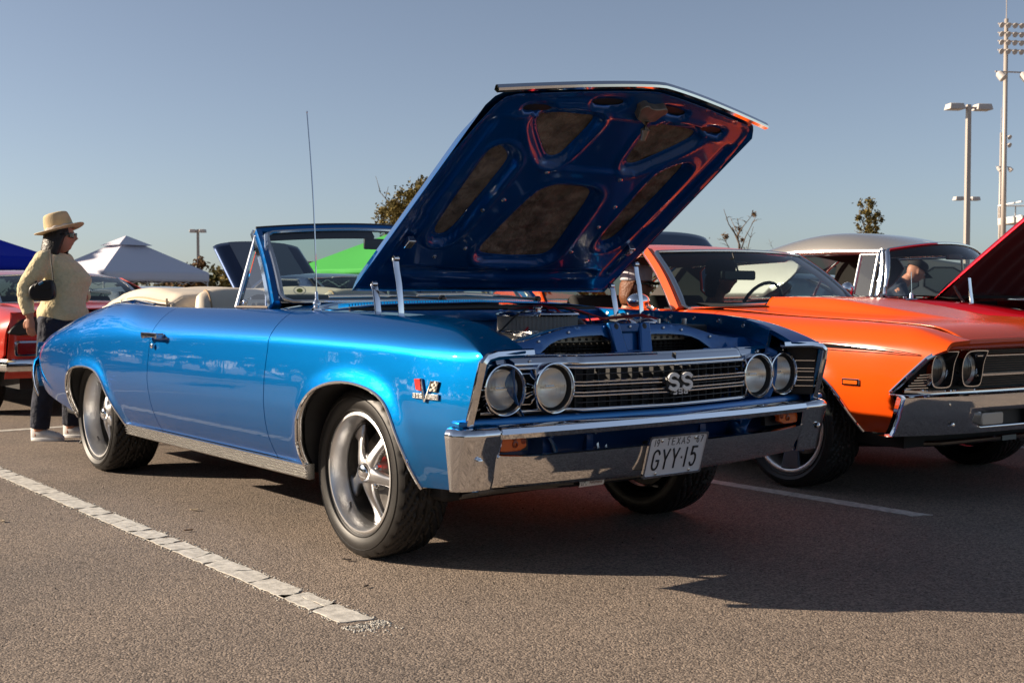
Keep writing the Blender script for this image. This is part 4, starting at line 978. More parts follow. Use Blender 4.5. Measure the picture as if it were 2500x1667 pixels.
b = MB(); b.tube([Vector(boot(-.97, t)) + Vector((0, -.012, .004)) for t in np.linspace(.02, .6, 14)], .007, 6); b.tube([(-2.235, -.70, .965), (-2.225, -.705, 1.0)], .006, 6); b.obj('boot_edge', mat('tan_binding', (.42, .34, .22), .6), bt)
b = MB(); b.grid(lambda y, t: (-2.40 - 1.82 * t, y * (1 - .12 * t), sp(-2.40 - 1.82 * t, body.zi) + .006 + .02 * (1 - (y / .72) ** 2)), 24, 30, u=(-.70, .70)); b.obj('rear_deck', BLUE, BC, thick=.003)
b = MB(); b.tube([(-2.30, -.745, .966), (-2.6, -.735, .990), (-3.0, -.70, .972), (-3.3, -.62, .935)], .010, 8, flat=(1, .7)); b.obj('deck_trim', CHROME, BC)
# tail panel and rear bumper
b = MB(); b.grid(lambda a, t: (-4.20 - .05 * math.sin(t * 3.1), a * .80, .42 + .29 * t), 20, 6, u=(-1, 1)); b.obj('tail_panel', BLUE, BC, thick=.003)
for sy in (-1, 1):
    b = MB(); b.box((-4.225, .58 * sy, .62), (.04, .20, .10)); b.obj('tail_lamp', REDLENS, BC, bevel=.01)
b = MB(); b.tube([(-3.86, -.905, .385), (-3.98, -.890, .425), (-4.09, -.868, .49), (-4.17, -.835, .57), (-4.215, -.78, .60)] + [(-4.235, y, .56) for y in np.linspace(-.7, .7, 9)] + [(-4.215, .78, .60), (-4.17, .835, .57), (-4.09, .868, .49), (-3.98, .89, .425), (-3.86, .905, .385)], [.006, .014, .019, .024, .028] + [.040] * 9 + [.028, .024, .019, .014, .006], 10, flat=(.5, 1.4)); b.obj('rear_bumper', CHROME, BC, sharp=50)
# ================================================================== ground
def asphalt():
    m = bpy.data.materials.new('asphalt'); m.use_nodes = True; nt = m.node_tree; p = nt.nodes['Principled BSDF']; L = nt.links.new
    tc = nt.nodes.new('ShaderNodeTexCoord')
    def noise(sc, det=4, rough=.6):
        n = nt.nodes.new('ShaderNodeTexNoise'); n.inputs['Scale'].default_value = sc; n.inputs['Detail'].default_value = det; n.inputs['Roughness'].default_value = rough
        L(tc.outputs['Object'], n.inputs['Vector']); return n
    v = nt.nodes.new('ShaderNodeTexVoronoi'); v.inputs['Scale'].default_value = 150; L(tc.outputs['Object'], v.inputs['Vector'])
    v2 = nt.nodes.new('ShaderNodeTexVoronoi'); v2.inputs['Scale'].default_value = 62; L(tc.outputs['Object'], v2.inputs['Vector'])
    bw = nt.nodes.new('ShaderNodeRGBToBW'); L(v.outputs['Color'], bw.inputs[0])
    r = nt.nodes.new('ShaderNodeValToRGB'); L(bw.outputs[0], r.inputs['Fac'])
    r.color_ramp.elements[0].position = .12; r.color_ramp.elements[0].color = (.094, .076, .063, 1)
    r.color_ramp.elements[1].position = .88; r.color_ramp.elements[1].color = (.345, .285, .232, 1)
    big = noise(.55, 6, .65); r2 = nt.nodes.new('ShaderNodeValToRGB'); L(big.outputs['Fac'], r2.inputs['Fac'])
    r2.color_ramp.elements[0].position = .32; r2.color_ramp.elements[0].color = (.74, .74, .76, 1); r2.color_ramp.elements[1].position = .68; r2.color_ramp.elements[1].color = (1.12, 1.08, 1.04, 1)
    mx = nt.nodes.new('ShaderNodeMix'); mx.data_type = 'RGBA'; mx.blend_type = 'MULTIPLY'; mx.inputs[0].default_value = 1
    L(r.outputs[0], mx.inputs[6]); L(r2.outputs[0], mx.inputs[7])
    # pale dried streaks
    mp = nt.nodes.new('ShaderNodeMapping'); mp.inputs['Scale'].default_value = (.35, 3.0, 1); mp.inputs['Rotation'].default_value = (0, 0, R(12)); L(tc.outputs['Object'], mp.inputs[0])
    ns = nt.nodes.new('ShaderNodeTexNoise'); ns.inputs['Scale'].default_value = 1.3; ns.inputs['Detail'].default_value = 6; L(mp.outputs[0], ns.inputs['Vector'])
    rs = nt.nodes.new('ShaderNodeValToRGB'); L(ns.outputs['Fac'], rs.inputs['Fac']); rs.color_ramp.elements[0].position = .60; rs.color_ramp.elements[1].position = .78; rs.color_ramp.elements[1].color = (.16, .16, .16, 1)
    mx2 = nt.nodes.new('ShaderNodeMix'); mx2.data_type = 'RGBA'; L(rs.outputs[0], mx2.inputs[0]); L(mx.outputs[2], mx2.inputs[6]); mx2.inputs[7].default_value = (.30, .26, .22, 1)
    vo = nt.nodes.new('ShaderNodeTexVoronoi'); vo.inputs['Scale'].default_value = .75; wob = noise(3.0, 4); av = nt.nodes.new('ShaderNodeVectorMath'); av.operation = 'MULTIPLY_ADD'; av.inputs[1].default_value = (.35, .35, 0)
    L(wob.outputs['Color'], av.inputs[0]); L(tc.outputs['Object'], av.inputs[2]); L(av.outputs[0], vo.inputs['Vector'])
    ro = nt.nodes.new('ShaderNodeValToRGB'); L(vo.outputs['Distance'], ro.inputs['Fac']); ro.color_ramp.elements[0].position = .03; ro.color_ramp.elements[0].color = (.62, .61, .61, 1); ro.color_ramp.elements[1].position = .15; ro.color_ramp.elements[1].color = (1, 1, 1, 1)
    mx3 = nt.nodes.new('ShaderNodeMix'); mx3.data_type = 'RGBA'; mx3.blend_type = 'MULTIPLY'; mx3.inputs[0].default_value = .8; L(mx2.outputs[2], mx3.inputs[6]); L(ro.outputs[0], mx3.inputs[7])
    # hairline cracks
    vc_ = nt.nodes.new('ShaderNodeTexVoronoi'); vc_.feature = 'DISTANCE_TO_EDGE'; vc_.inputs['Scale'].default_value = .33; av2 = nt.nodes.new('ShaderNodeVectorMath'); av2.operation = 'MULTIPLY_ADD'; av2.inputs[1].default_value = (.5, .5, 0)
    L(wob.outputs['Color'], av2.inputs[0]); L(tc.outputs['Object'], av2.inputs[2]); L(av2.outputs[0], vc_.inputs['Vector'])
    rc_ = nt.nodes.new('ShaderNodeValToRGB'); L(vc_.outputs['Distance'], rc_.inputs['Fac']); rc_.color_ramp.elements[0].position = .0005; rc_.color_ramp.elements[0].color = (.72, .71, .70, 1); rc_.color_ramp.elements[1].position = .0022; rc_.color_ramp.elements[1].color = (1, 1, 1, 1)
    mx4 = nt.nodes.new('ShaderNodeMix'); mx4.data_type = 'RGBA'; mx4.blend_type = 'MULTIPLY'; mx4.inputs[0].default_value = .55; L(mx3.outputs[2], mx4.inputs[6]); L(rc_.outputs[0], mx4.inputs[7])
    L(mx4.outputs[2], p.inputs['Base Color']); p.inputs['Roughness'].default_value = .85; p.inputs['Specular IOR Level'].default_value = .35
    fine = noise(330, 2)
    a1 = nt.nodes.new('ShaderNodeMath'); a1.operation = 'MULTIPLY_ADD'; L(v2.outputs['Distance'], a1.inputs[0]); a1.inputs[1].default_value = -.35; 
    a0 = nt.nodes.new('ShaderNodeMath'); a0.operation = 'MULTIPLY_ADD'; L(v.outputs['Distance'], a0.inputs[0]); a0.inputs[1].default_value = -1.3; L(fine.outputs['Fac'], a0.inputs[2]); L(a0.outputs[0], a1.inputs[2])
    bp = nt.nodes.new('ShaderNodeBump'); bp.inputs['Strength'].default_value = .8; bp.inputs['Distance'].default_value = .0035
    L(a1.outputs[0], bp.inputs['Height']); L(bp.outputs[0], p.inputs['Normal'])
    return m
b = MB(); b.add([(-1500, -1500, 0), (1500, -1500, 0), (1500, 1500, 0), (-1500, 1500, 0)], [(0, 1, 2, 3)])
g = b.obj('parking_lot_ground', asphalt(), sharp=0, fix=False); g['kind'] = 'structure'
# worn thermoplastic line: separate cracked slabs of paint
PAINT = mat('road_marking', (.52, .50, .45), .75, vary=(30, .30), bump=(140, .35, .003))
def stripe(name, a, b_, w, cuts, broken=(), label=None):
    root = bpy.data.objects.new(name, None); COL.objects.link(root); root['kind'] = 'structure'; root.location = (a[0], a[1], 0)
    A = Vector((a[0], a[1])); B = Vector((b_[0], b_[1])); d = (B - A).normalized(); nrm = Vector((-d.y, d.x)); L_ = (B - A).length; rnd = random.Random(hash(name) % 99)
    rnd = random.Random(len(cuts) * 7 + 3)
    for i in range(len(cuts) - 1):
        t0, t1 = cuts[i] * L_, cuts[i + 1] * L_; gap = .004
        cells = [(-.5, .5)] if i not in broken else [(-.5, .05), (.07, .5)]
        for c0, c1 in cells:
            n = 7; e = []
            sk = rnd.uniform(-.03, .03)
            for k in range(n + 1):
                u = c0 + (c1 - c0) * k / n; e.append((t0 + gap + sk * u * 2 + rnd.uniform(-.005, .005), u * w))
            m_ = max(3, int((t1 - t0) / .03))
            for k in range(1, m_): e.append((t0 + (t1 - t0) * k / m_, c1 * w + rnd.uniform(-.006, .003)))
            sk = rnd.uniform(-.03, .03)
            for k in range(n + 1):
                u = c1 + (c0 - c1) * k / n; e.append((t1 - gap + sk * u * 2 + rnd.uniform(-.005, .005), u * w))
            for k in range(1, m_): e.append((t1 - (t1 - t0) * k / m_, c0 * w + rnd.uniform(-.003, .006)))
            mb = MB(); mb.prism(e, lambda x, y, z: (d.x * x + nrm.x * y, d.y * x + nrm.y * y, z), .0005, .0030)
            mb.obj('paint_slab', PAINT, root, sharp=30)
    return root
rnd = random.Random(11); cuts = [0]
while cuts[-1] < .93: cuts.append(cuts[-1] + rnd.uniform(.018, .042))
cuts = [c / cuts[-1] for c in cuts]
stripe('parking_stripe', (-5.4, -1.305), (.775, -1.305), .105, cuts, broken=(len(cuts) - 3,))
cuts2 = [0, .12, .25, .36, .52, .61, .74, .86, 1]
stripe('parking_stripe', (-4.5, 1.66), (.84, 1.66), .10, cuts2)
stripe('parking_stripe', (-5.1, 4.42), (.90, 4.42), .10, cuts2)
stripe('parking_stripe', (-5.45, -6.0), (-5.45, 8.0), .10, [0, .05, .12, .2, .27, .33, .40, .47, .55, .63, .7, .8, .9, 1])
# crumbs of worn paint past the end of the near line, small stones, dead leaves
rnd = random.Random(5); b = MB()
for k in range(260):
    x, y = .80 + abs(rnd.gauss(0, .05)), -1.305 + rnd.uniform(-.075, .075); s_ = rnd.uniform(.002, .006)
    b.box((x, y, .0012), (s_ * 1.5, s_, .0016), rot=Matrix.Rotation(rnd.uniform(0, 3), 3, 'Z'))
for k in range(900):
    t = rnd.uniform(-5.2, .77); b.box((t, -1.305 + rnd.choice((-1, 1)) * (.056 + abs(rnd.gauss(0, .008))), .0012), (rnd.uniform(.003, .010), rnd.uniform(.002, .005), .0016), rot=Matrix.Rotation(rnd.uniform(0, 3), 3, 'Z'))
o = b.obj('paint_crumbs', PAINT, sharp=0); o['kind'] = 'stuff'
b = MB()
for k in range(420):
    x, y = rnd.uniform(-3, 2.6), rnd.uniform(-3, 1.5); s_ = rnd.uniform(.002, .0055)
    b.box((x, y, s_ * .35), (s_, s_ * .8, s_ * .7), rot=Matrix.Rotation(rnd.uniform(0, 3), 3, (rnd.random(), rnd.random(), 1)))
o = b.obj('loose_grit', mat('grit', (.10, .085, .07), .9, vary=(50, .5)), sharp=0); o['kind'] = 'stuff'
def leaf(x, y, s_, rz, col):
    b = MB(); b.grid(lambda u, v: (u * s_, v * s_ * .42 * math.sqrt(max(0, 1 - u * u)), .004 + s_ * .22 * (v * v + .3 * u * u)), 8, 4, u=(-1, 1), v=(-1, 1))
    o = b.obj('dead_leaf', mat('leaf_' + col, {'brown': (.10, .055, .03), 'dark': (.03, .022, .018), 'pale': (.42, .34, .24)}[col], .8), sharp=0, thick=.001); o.location = (x, y, .001); o.rotation_euler = (0, 0, rz); return o
tag(leaf(.02, -.905, .020, .5, 'dark'), 'small dark curled leaf on the asphalt before the near front wheel', 'leaf')
tag(leaf(.42, -1.06, .013, 2.0, 'dark'), 'tiny dark scrap of leaf nearer the end of the white line', 'leaf')
tag(leaf(-1.35, -.93, .022, 1.0, 'pale'), 'pale dry leaf fragment beside the line between the wheels', 'leaf')
tag(leaf(-1.62, -1.72, .020, .2, 'pale'), 'pale straw scrap lying left of the white line', 'leaf')
tag(leaf(-.9, -1.15, .020, 1.4, 'brown'), 'thin brown twig leaf lying against the white line', 'leaf')
# ================================================================== other cars
ORANGE = mat('orange_paint', (.70, .075, .005), .5, 0.0, .9, .16, spec=.0)
RED = flake_paint('candy_red_paint', (.50, .004, .012), (.18, .001, .006), .45, .32)
SILVER = flake_paint('silver_roof_paint', (.30, .285, .265), (.28, .27, .26), .30, .45)
TOMATO = mat('faded_red_paint', (.50, .034, .018), .35, 0.0, .9, .04, spec=.1)
NAVY = flake_paint('navy_paint', (.010, .022, .060), (.006, .014, .045), .3, .35)
STEEL = flake_paint('slate_blue_paint', (.040, .065, .105), (.02, .04, .075), .4, .35)
PEWTER = flake_paint('pewter_paint', (.22, .23, .26), (.15, .16, .18), .5, .4)
TRIMC = mat('interior_charcoal', (.022, .021, .020), .85)
LINER = mat('headliner_grey', (.10, .095, .09), .9)

def side_panels(B, parent, paint, polys, mirror=True):
    for nm, poly in polys:
        mb = B.panel(poly, h=.03)
        mb.obj(nm, paint, parent, sharp=40, fix=False)
        if mirror: mb.mirror_y().obj(nm, paint, parent, sharp=40, fix=False)
def wells(B, parent, arches):
    for A in arches:
        mb = MB(); vs = []; n = len(A)
        for x, z in A:
            p = B.p(x, z); vs += [Vector(p), Vector((x, -.45, z))]
        mb.add(vs, [(2*i, 2*i + 1, 2*i + 3, 2*i + 2) for i in range(n - 1)])
        mb.obj('wheel_well', DARK, parent); mb.mirror_y().obj('wheel_well', DARK, parent)
def ring_trim(parent, name, pts, r, m=CHROME_S, flat=(1, .8), closed=True):
    b = MB(); b.tube(pts, r, 8, closed=closed, flat=flat); return b.obj(name, m, parent)
class Cabin:
    """greenhouse: windscreen, roof, rear glass, pillars"""
    def __init__(s, wb, wt, rt, rb, zroof, crown=.05, bow=.03):
        s.wb, s.wt, s.rt, s.rb, s.zroof, s.crown, s.bow = wb, wt, rt, rb, zroof, crown, bow
    def edge(s, e, a):   # e = (x_centre, x_side, y_side, z_centre, z_side)
        q = a * a; return Vector((e[0] + (e[1] - e[0]) * q, e[2] * a, e[3] + (e[4] - e[3]) * q))
    def ws(s, a, t):
        p = s.edge(s.wb, a).lerp(s.edge(s.wt, a), t); return p + Vector((s.bow * math.sin(math.pi * t) * .4, 0, s.bow * math.sin(math.pi * t) * .6))
    def rw(s, a, t):
        p = s.edge(s.rb, a).lerp(s.edge(s.rt, a), t); return p + Vector((-s.bow * math.sin(math.pi * t) * .5, 0, s.bow * math.sin(math.pi * t) * .8))
    def roof(s, a, t):
        p = s.edge(s.wt, a).lerp(s.edge(s.rt, a), t); q = math.sin(math.pi * t) ** .7
        ze = s.wt[4] + (s.rt[4] - s.wt[4]) * t; zc = s.wt[3] + (s.rt[3] - s.wt[3]) * t + (s.zroof - max(s.wt[3], s.rt[3])) * q
        f = (1 - abs(a) ** 3.4) ** .58; p.z = (p.z) * (1 - q) + (ze + (zc - ze) * f) * q
        return p + Vector((0, .03 * a * q, 0))
    def build(s, parent, paint, gl, cp, roof_paint=None, cp_y=(.80, .60), liner=LINER, trim=CHROME_S, pillar=None, rear_gl=None, pk=1.0):
        rp = roof_paint or paint
        b = MB(); b.grid(lambda a, t: s.roof(math.sin(a * math.pi / 2), t) , 40, 26, u=(-1, 1)); r = b.obj('roof', rp, parent, sharp=60)
        b = MB(); b.grid(lambda a, t: s.roof(math.sin(a * math.pi / 2) * .985, t) + Vector((0, -.02 * a, -.028)), 20, 14, u=(-1, 1)); b.obj('headliner', liner, r)
        b = MB(); b.grid(lambda a, t: s.ws(a, t), 30, 12, u=(-.98, .98), v=(.01, .98)); w = b.obj('windscreen', gl, parent, sharp=0)
        e = [s.ws(a, 0) for a in np.linspace(-.97, .97, 25)] + [s.ws(.99, t) for t in np.linspace(.05, .95, 8)] + [s.ws(a, 1.0) for a in np.linspace(.97, -.97, 25)] + [s.ws(-.99, t) for t in np.linspace(.95, .05, 8)]
        ring_trim(w, 'windscreen_trim', e, .016, trim, (1.2, .7))
        b = MB(); b.grid(lambda a, t: s.rw(a, t), 24, 10, u=(-.95, .95), v=(.02, .97)); g2 = b.obj('rear_window', rear_gl or gl, parent, sharp=0)
        e = [s.rw(a, 0) for a in np.linspace(-.95, .95, 21)] + [s.rw(.96, t) for t in np.linspace(.06, .94, 8)] + [s.rw(a, .99) for a in np.linspace(.95, -.95, 21)] + [s.rw(-.96, t) for t in np.linspace(.94, .06, 8)]
        ring_trim(g2, 'rear_window_trim', e, .014, trim, (1.2, .7))
        for sy in (-1, 1):
            pts = [s.ws(1.0, t) + Vector((-.030, .010, 0)) for t in np.linspace(-.02, 1.02, 10)]; pts = [Vector((p.x, p.y * sy, p.z)) for p in pts]
            b = MB(); b.sweep(pts, [(-.030 * pk, -.030 * pk), (.032 * pk, -.030 * pk), (.036 * pk, 0), (.016 * pk, .020 * pk), (-.022 * pk, .020 * pk)], up=(1, 0, .8)); b.obj('windscreen_pillar', pillar or paint, parent, sharp=40)
            pts = [s.ws(1.0, t) + Vector((-.078 * pk, .022, 0)) for t in np.linspace(-.02, 1.0, 10)] + [s.roof(1.0, t) + Vector((0, .008, -.022)) for t in np.linspace(.12, .9, 8)]; pts = [Vector((p.x, p.y * sy, p.z)) for p in pts]
            b = MB(); b.tube(pts, .014 * pk, 8, flat=(.8, 1)); b.obj('drip_rail', trim, parent)
            zb, zt_ = min(z for x, z in cp), max(z for x, z in cp)
            fn = lambda x, z, d: (x, (cp_y[0] + (cp_y[1] - cp_y[0]) * max(0, min(1, (z - zb) / (zt_ - zb))) ** 1.25 - d) * sy, z)
            V, F = triangulate(dense(cp, .05), [(x, z) for x in np.arange(min(c[0] for c in cp), max(c[0] for c in cp), .05) for z in np.arange(zb, zt_, .05) if in_poly((x, z), cp) and dist_poly(np.array([[x, z]]), cp)[0] > .02])
            b = MB(); b.add([fn(x, z, 0) for x, z in V], F); rpo = b.obj('rear_pillar', rp, parent, thick=.012, sharp=50)
            b = MB(); b.add([fn(x, z, .022) for x, z in V], F); b.obj('pillar_liner', liner, rpo)
def simple_interior(parent, x0=-1.2, zd=.93):
    b = MB(); b.grid(lambda y, t: (x0 + .36 - .36 * t + .12 * (1 - (y / .7) ** 2), y, zd + .025 * math.sin(t * 2.5)), 12, 6, u=(-.70, .70)); b.box((x0 - .06, 0, zd - .15), (.05, 1.36, .28)); b.obj('dashboard', TRIMC, parent)
    b = MB(); b.box((-1.9, 0, .42), (2.4, 1.5, .05))
    for sy in (-1, 1): b.box((-1.75, .73 * sy, .68), (2.1, .05, .46))
    b.obj('cabin_tub', TRIMC, parent)
    for sy in (-1, 1):
        b = MB(); b.prism(round_poly([(-2.28, .50), (-1.78, .48), (-1.76, .60), (-2.08, .62), (-2.22, 1.02), (-2.32, 1.03), (-2.36, .9)], 1), lambda x, z, d: (x, d, z), .36 * sy - .25, .36 * sy + .25); b.obj('front_seat', TRIMC, parent, bevel=.03)
    b = MB(); b.prism(round_poly([(-3.0, .5), (-2.6, .5), (-2.85, .60), (-2.98, .93), (-3.08, .93)], 1), lambda x, z, d: (x, d, z), -.6, .6); b.obj('rear_seat', TRIMC, parent, bevel=.03)
    b = MB(); q0 = Vector((x0 - .28, .36, zd - .01)); ax = Vector((-.9, 0, .42)).normalized(); e1 = Vector((0, 1, 0)); e2 = ax.cross(e1)
    b.tube([q0 + e1 * math.cos(q) * .18 + e2 * math.sin(q) * .18 for q in np.linspace(0, 2 * math.pi, 25)[:-1]], .012, 6, closed=True); b.tube([q0 - e1 * .18, q0 + e1 * .18], .009, 6); b.tube([q0, q0 - ax * .25], .02, 6); b.obj('steering_wheel', BLACKG, parent)
def underside(parent, x0=-3.9, x1=.6):
    b = MB(); b.box(((x0 + x1) / 2, 0, .33), (x1 - x0, 1.40, .14)); b.tube([(0, -.62, .30), (0, .62, .30)], .05, 8); b.tube([(-2.92, -.62, .32), (-2.92, .62, .32)], .05, 8); b.obj('underbody', DARK, parent)

# ---------------------------------------------------------------- orange coupe
OC = thing('coupe', 'bright orange hardtop coupe with black side pinstripe and scooped bonnet beside the blue car', 'car', (-.0117, 2.6925, 0), R(-4.58))
ofa = arc_smooth([(-.36, .32), (-.36, .44), (-.30, .56), (-.18, .64), (0, .672), (.16, .668), (.287, .628), (.357, .587), (.414, .526), (.455, .458), (.506, .345)])
ora = arc_smooth([(-3.28, .32), (-3.27, .45), (-3.18, .57), (-3.02, .63), (-2.85, .63), (-2.70, .60), (-2.58, .50), (-2.50, .33)])
OB = Body(
    W=[(-4.15, .84), (-3.9, .90), (-2.9, .955), (-1.5, .955), (-.6, .955), (.3, .955), (.6, .945), (.8, .925), (1.0, .900)],
    zc=[(-4.15, .70), (-3.0, .80), (-1.5, .80), (-.3, .815), (.5, .800), (.80, .775), (1.0, .748)],
    zt=[(-4.15, .78), (-3.6, .88), (-2.6, .955), (-1.5, .935), (-.8, .930), (-.1, .904), (.5, .882), (.75, .864), (.88, .832), (1.0, .795)],
    yt=[(-4.15, .70), (-2.6, .80), (-1.5, .82), (0, .80), (.6, .80), (.85, .82), (1.0, .83)],
    yi=[(-4.15, .60), (-2.8, .68), (-1.5, .74), (-.7, .74), (0, .69), (1.0, .69)],
    zi=[(-4.15, .80), (-3.6, .89), (-2.6, .965), (-1.5, .940), (-.8, .938), (-.1, .904), (.5, .880), (.75, .864), (.88, .836), (1.0, .803)],
    prof=[(.20, .20), (.28, .15), (.34, .10), (.42, .045), (.50, .012), (.58, .0), (.66, .004), (.76, .016), (.84, .03), (1.0, .06)], arches=[ofa, ora], soft=[(-4, .06), (1, .05)], flare=.010)
t3 = lambda xs: [(x, OB.top(x)) for x in xs]
side_panels(OB, OC, ORANGE, [
    ('front_fender', [(-.60, OB.top(-.6)), (-.585, .85), (-.60, .6), (-.58, .34), (-.36, .335)] + ofa + [(.506, .345), (.739, .353), (.733, .44), (.715, .545), (.80, .640), (.90, .722), (.965, .770), (.985, .79), (.985, sp(.98, OB.zc) + OB.T2 - .002)] + t3(np.arange(.80, -.55, -.1))),
    ('door', [(-.606, OB.top(-.6)), (-.591, .85), (-.606, .6), (-.586, .34), (-1.80, .34), (-1.86, .6), (-1.84, .85), (-1.80, OB.top(-1.8))] + t3(np.arange(-1.7, -.65, .1))),
    ('quarter_panel', [(-1.806, OB.top(-1.8)), (-1.846, .85), (-1.866, .6), (-1.806, .34), (-2.49, .335)] + ora[::-1] + [(-3.29, .36), (-3.8, .40), (-4.05, .48), (-4.10, .6), (-4.08, .72), (-4.05, OB.top(-4.05))] + t3(np.arange(-3.9, -1.85, .1)))])
wells(OB, OC, [ofa, ora]); underside(OC, -3.9, .62)
for A in (ofa,):
    mb = MB(); mb.tube([Vector(OB.p(x, z)) + Vector((0, -.012, 0)) for x, z in A], .008, 8); mb.obj('arch_molding', CHROME, OC); mb.mirror_y().obj('arch_molding', CHROME, OC)
# bonnet with cowl scoop
def ohood(y, t):
    x = -.70 + 1.665 * t; ed = sp(x, OB.zi); a = abs(y) / .685
    z = ed + .005 + .008 * (1 - a ** 2)
    h = sp(x, [(-.70, .060), (-.25, .076), (.10, .050), (.42, .016), (.60, .002), (.8, 0)]); hw = sp(x, [(-.70, .27), (0, .28), (.5, .22), (.75, .16)])
    z += h * (1 - smooth(hw - .015, hw + .055, abs(y)))
    if t > .90: z -= .030 * ((t - .90) / .10) ** 2
    return (x, y, z)
b = MB(); b.grid(ohood, 64, 60, u=(-.687, .687)); oh = b.obj('hood', ORANGE, OC, sharp=50, thick=.004, fix=False)
b = MB(); b.grid(lambda y, t: (-.702, y * .27, .955 + .055 * t), 4, 1, u=(-1, 1)); b.obj('scoop_opening', BLACK, oh)
b = MB(); b.grid(lambda y, t: (-.68 - .26 * t, y, .947 + .012 * (1 - (y / .75) ** 2)), 20, 3, u=(-.76, .76)); b.obj('cowl_panel', ORANGE, OC, thick=.003)
for y0 in (-.45, .15):
    b = MB(); b.tube([(-.84, y0, .968), (-.86, y0 + .30, .985), (-.87, y0 + .52, .985)], .007, 6); b.obj('wiper', BLACK, OC)
b = MB(); b.grid(lambda y, t: (.965 - .045 * t + .012 * math.sin(t * 3) - .015 * (abs(y) / .8) ** 2, y, .813 - .055 * t - .006 * (abs(y) / .8) ** 2), 30, 4, u=(-.80, .80)); b.obj('header_panel', ORANGE, OC, thick=.003)
# pinstripe and marker
def oside(x, q, o): 
    p = OB.p(x, q); return (p[0], p[1] - o, p[2])
def ribbon(pts, w, m, nm, o=.003):
    b = MB(); vs = []
    for x, z, k in pts: vs += [oside(x, z + w * k, o), oside(x, z - w * k, o)]
    b.add(vs, [(2*i, 2*i+2, 2*i+3, 2*i+1) for i in range(len(pts) - 1)]); return b.obj(nm, m, OC, sharp=0)
PIN = mat('pinstripe_black', (.012, .012, .014), .9, spec=0)
sx = np.linspace(-3.2, .84, 60); zs = lambda x: sp(x, [(-3.2, .80), (-.3, .775), (.32, .766), (.62, .755), (.775, .744), (.86, .738)])
ribbon([(x, zs(x), min(1, max(0.02, (.83 - x) / .5))) for x in sx], .011, PIN, 'side_stripe')
for s_ in (1, -1): ribbon([(x, zs(x) + s_ * .019 * min(1, ((.875 - x) / .45) ** .6), 1) for x in np.linspace(-3.2, .87, 60)], .0016, PIN, 'pinstripe')
b = MB(); b.prism(rr(.052, .017, .006), lambda a, c, d: (.497 + a, OB.p(.497 + a, .592)[1] - d, .592 + c), 0, .008); mk = b.obj('marker_frame', CHROME, OC, bevel=.002)
b = MB(); b.prism(rr(.042, .009, .003), lambda a, c, d: (.497 + a, OB.p(.497 + a, .592)[1] - d, .592 + c), .0075, .010); b.obj('marker_lens', AMBER, mk)
# grille and lamps
ogx = lambda y: .885 - .05 * (abs(y) / .8) ** 2
b = MB(); b.grid(lambda y, t: (ogx(y) - .045, y, .54 + .22 * t), 30, 4, u=(-.88, .88)); og = b.obj('grille', BLACK, OC)
for z in np.arange(.565, .745, .012):
    b = MB(); b.tube([(ogx(y) - .030, y, z) for y in np.linspace(-.45, .45, 16)], .0025, 5); b.obj('grille_bar', BLACKG, og)
for z, hw, r in ((.722, .47, .008), (.627, .47, .009)):
    b = MB(); b.tube([(ogx(y) - .008, y, z) for y in np.linspace(-hw, hw, 20)], r, 8, flat=(1, .9)); b.obj('grille_molding', CHROME, og)
b = MB(); b.tube([(.79, -.925, .566), (ogx(.85), -.85, .562)] + [(ogx(y), y, .553) for y in np.linspace(-.78, .78, 24)] + [(ogx(.85), .85, .562), (.79, .925, .566)], .011, 8, flat=(1, 1)); b.obj('lower_molding', CHROME, og)
for sy in (-1, 1):
    b = MB(); b.tube([(.725, -.935 * -sy, .552), (.82, -.925 * -sy, .640), (.905, -.905 * -sy, .722), (.925, -.88 * -sy, .742)], .010, 8, flat=(1, 1.3)); b.obj('fender_edge_trim', CHROME, OC)
    for k in range(6):
        z = .578 + k * .0125; b = MB(); b.tube([(.80 + k * .006, (.925 - .012 * k) * sy, z), (.83, .80 * sy, z)], .0035, 5); b.obj('grille_slat', CHROME, og)
    for dy in (0, .203):
        c = .726 - dy
        o1 = [(-.078, -.068), (-.088, -.02), (-.082, .040), (-.052, .080), (-.012, .094), (.118, .092), (.122, .086), (.088, .040), (.074, -.03), (.062, -.072), (.038, -.084), (-.050, -.082)]
        o1 = round_poly(o1, 2); x0 = ogx(c) + .008
        fo = lambda a, z, d: (x0 + d, (c - a) * sy, .658 + z)
        b = MB(); n = len(o1); vs = [fo(a, z, -.06) for a, z in o1] + [fo(a, z, .008) for a, z in o1] + [fo(a * .94, z * .94, .008) for a, z in o1]
        b.add(vs, [(k * n + i, k * n + (i + 1) % n, (k + 1) * n + (i + 1) % n, (k + 1) * n + i) for k in range(2) for i in range(n)]); hl = b.obj('headlight', CHROME, OC, sharp=40)
        b = MB(); vs = [fo(a * .94, z * .94, .0075) for a, z in o1] + [fo(.080 * math.cos(math.atan2(z, a)), .080 * math.sin(math.atan2(z, a)), -.030) for a, z in o1]
        b.add(vs, [(i, (i + 1) % n, n + (i + 1) % n, n + i) for i in range(n)]); b.obj('lamp_bucket', BLACK, hl)
        o = Vector(fo(0, 0, -.035)); b = MB(); b.lathe([(.077, 0), (.066, -.016), (.044, -.034), (0, -.046)], o=o, ax=(1, 0, 0), n=32); b.obj('reflector', mat('reflector_silver', (.8, .8, .8)), hl)
        b = MB(); b.grid(lambda a, t: (o.x + .014 * (1 - t * t) + .0009 * math.cos(.07 * t * math.cos(a) * 420) * smooth(1, .9, t), o.y + .077 * t * math.cos(a), o.z + .077 * t * math.sin(a)), 80, 20, u=(0, 2 * math.pi), v=(.01, 1)); b.obj('lens', LAMP_G, hl, sharp=0)
        b = MB(); b.lathe([(.081, -.002), (.081, .004), (.076, .005)], o=o, ax=(1, 0, 0), n=32); b.obj('retaining_ring', CHROME_S, hl)
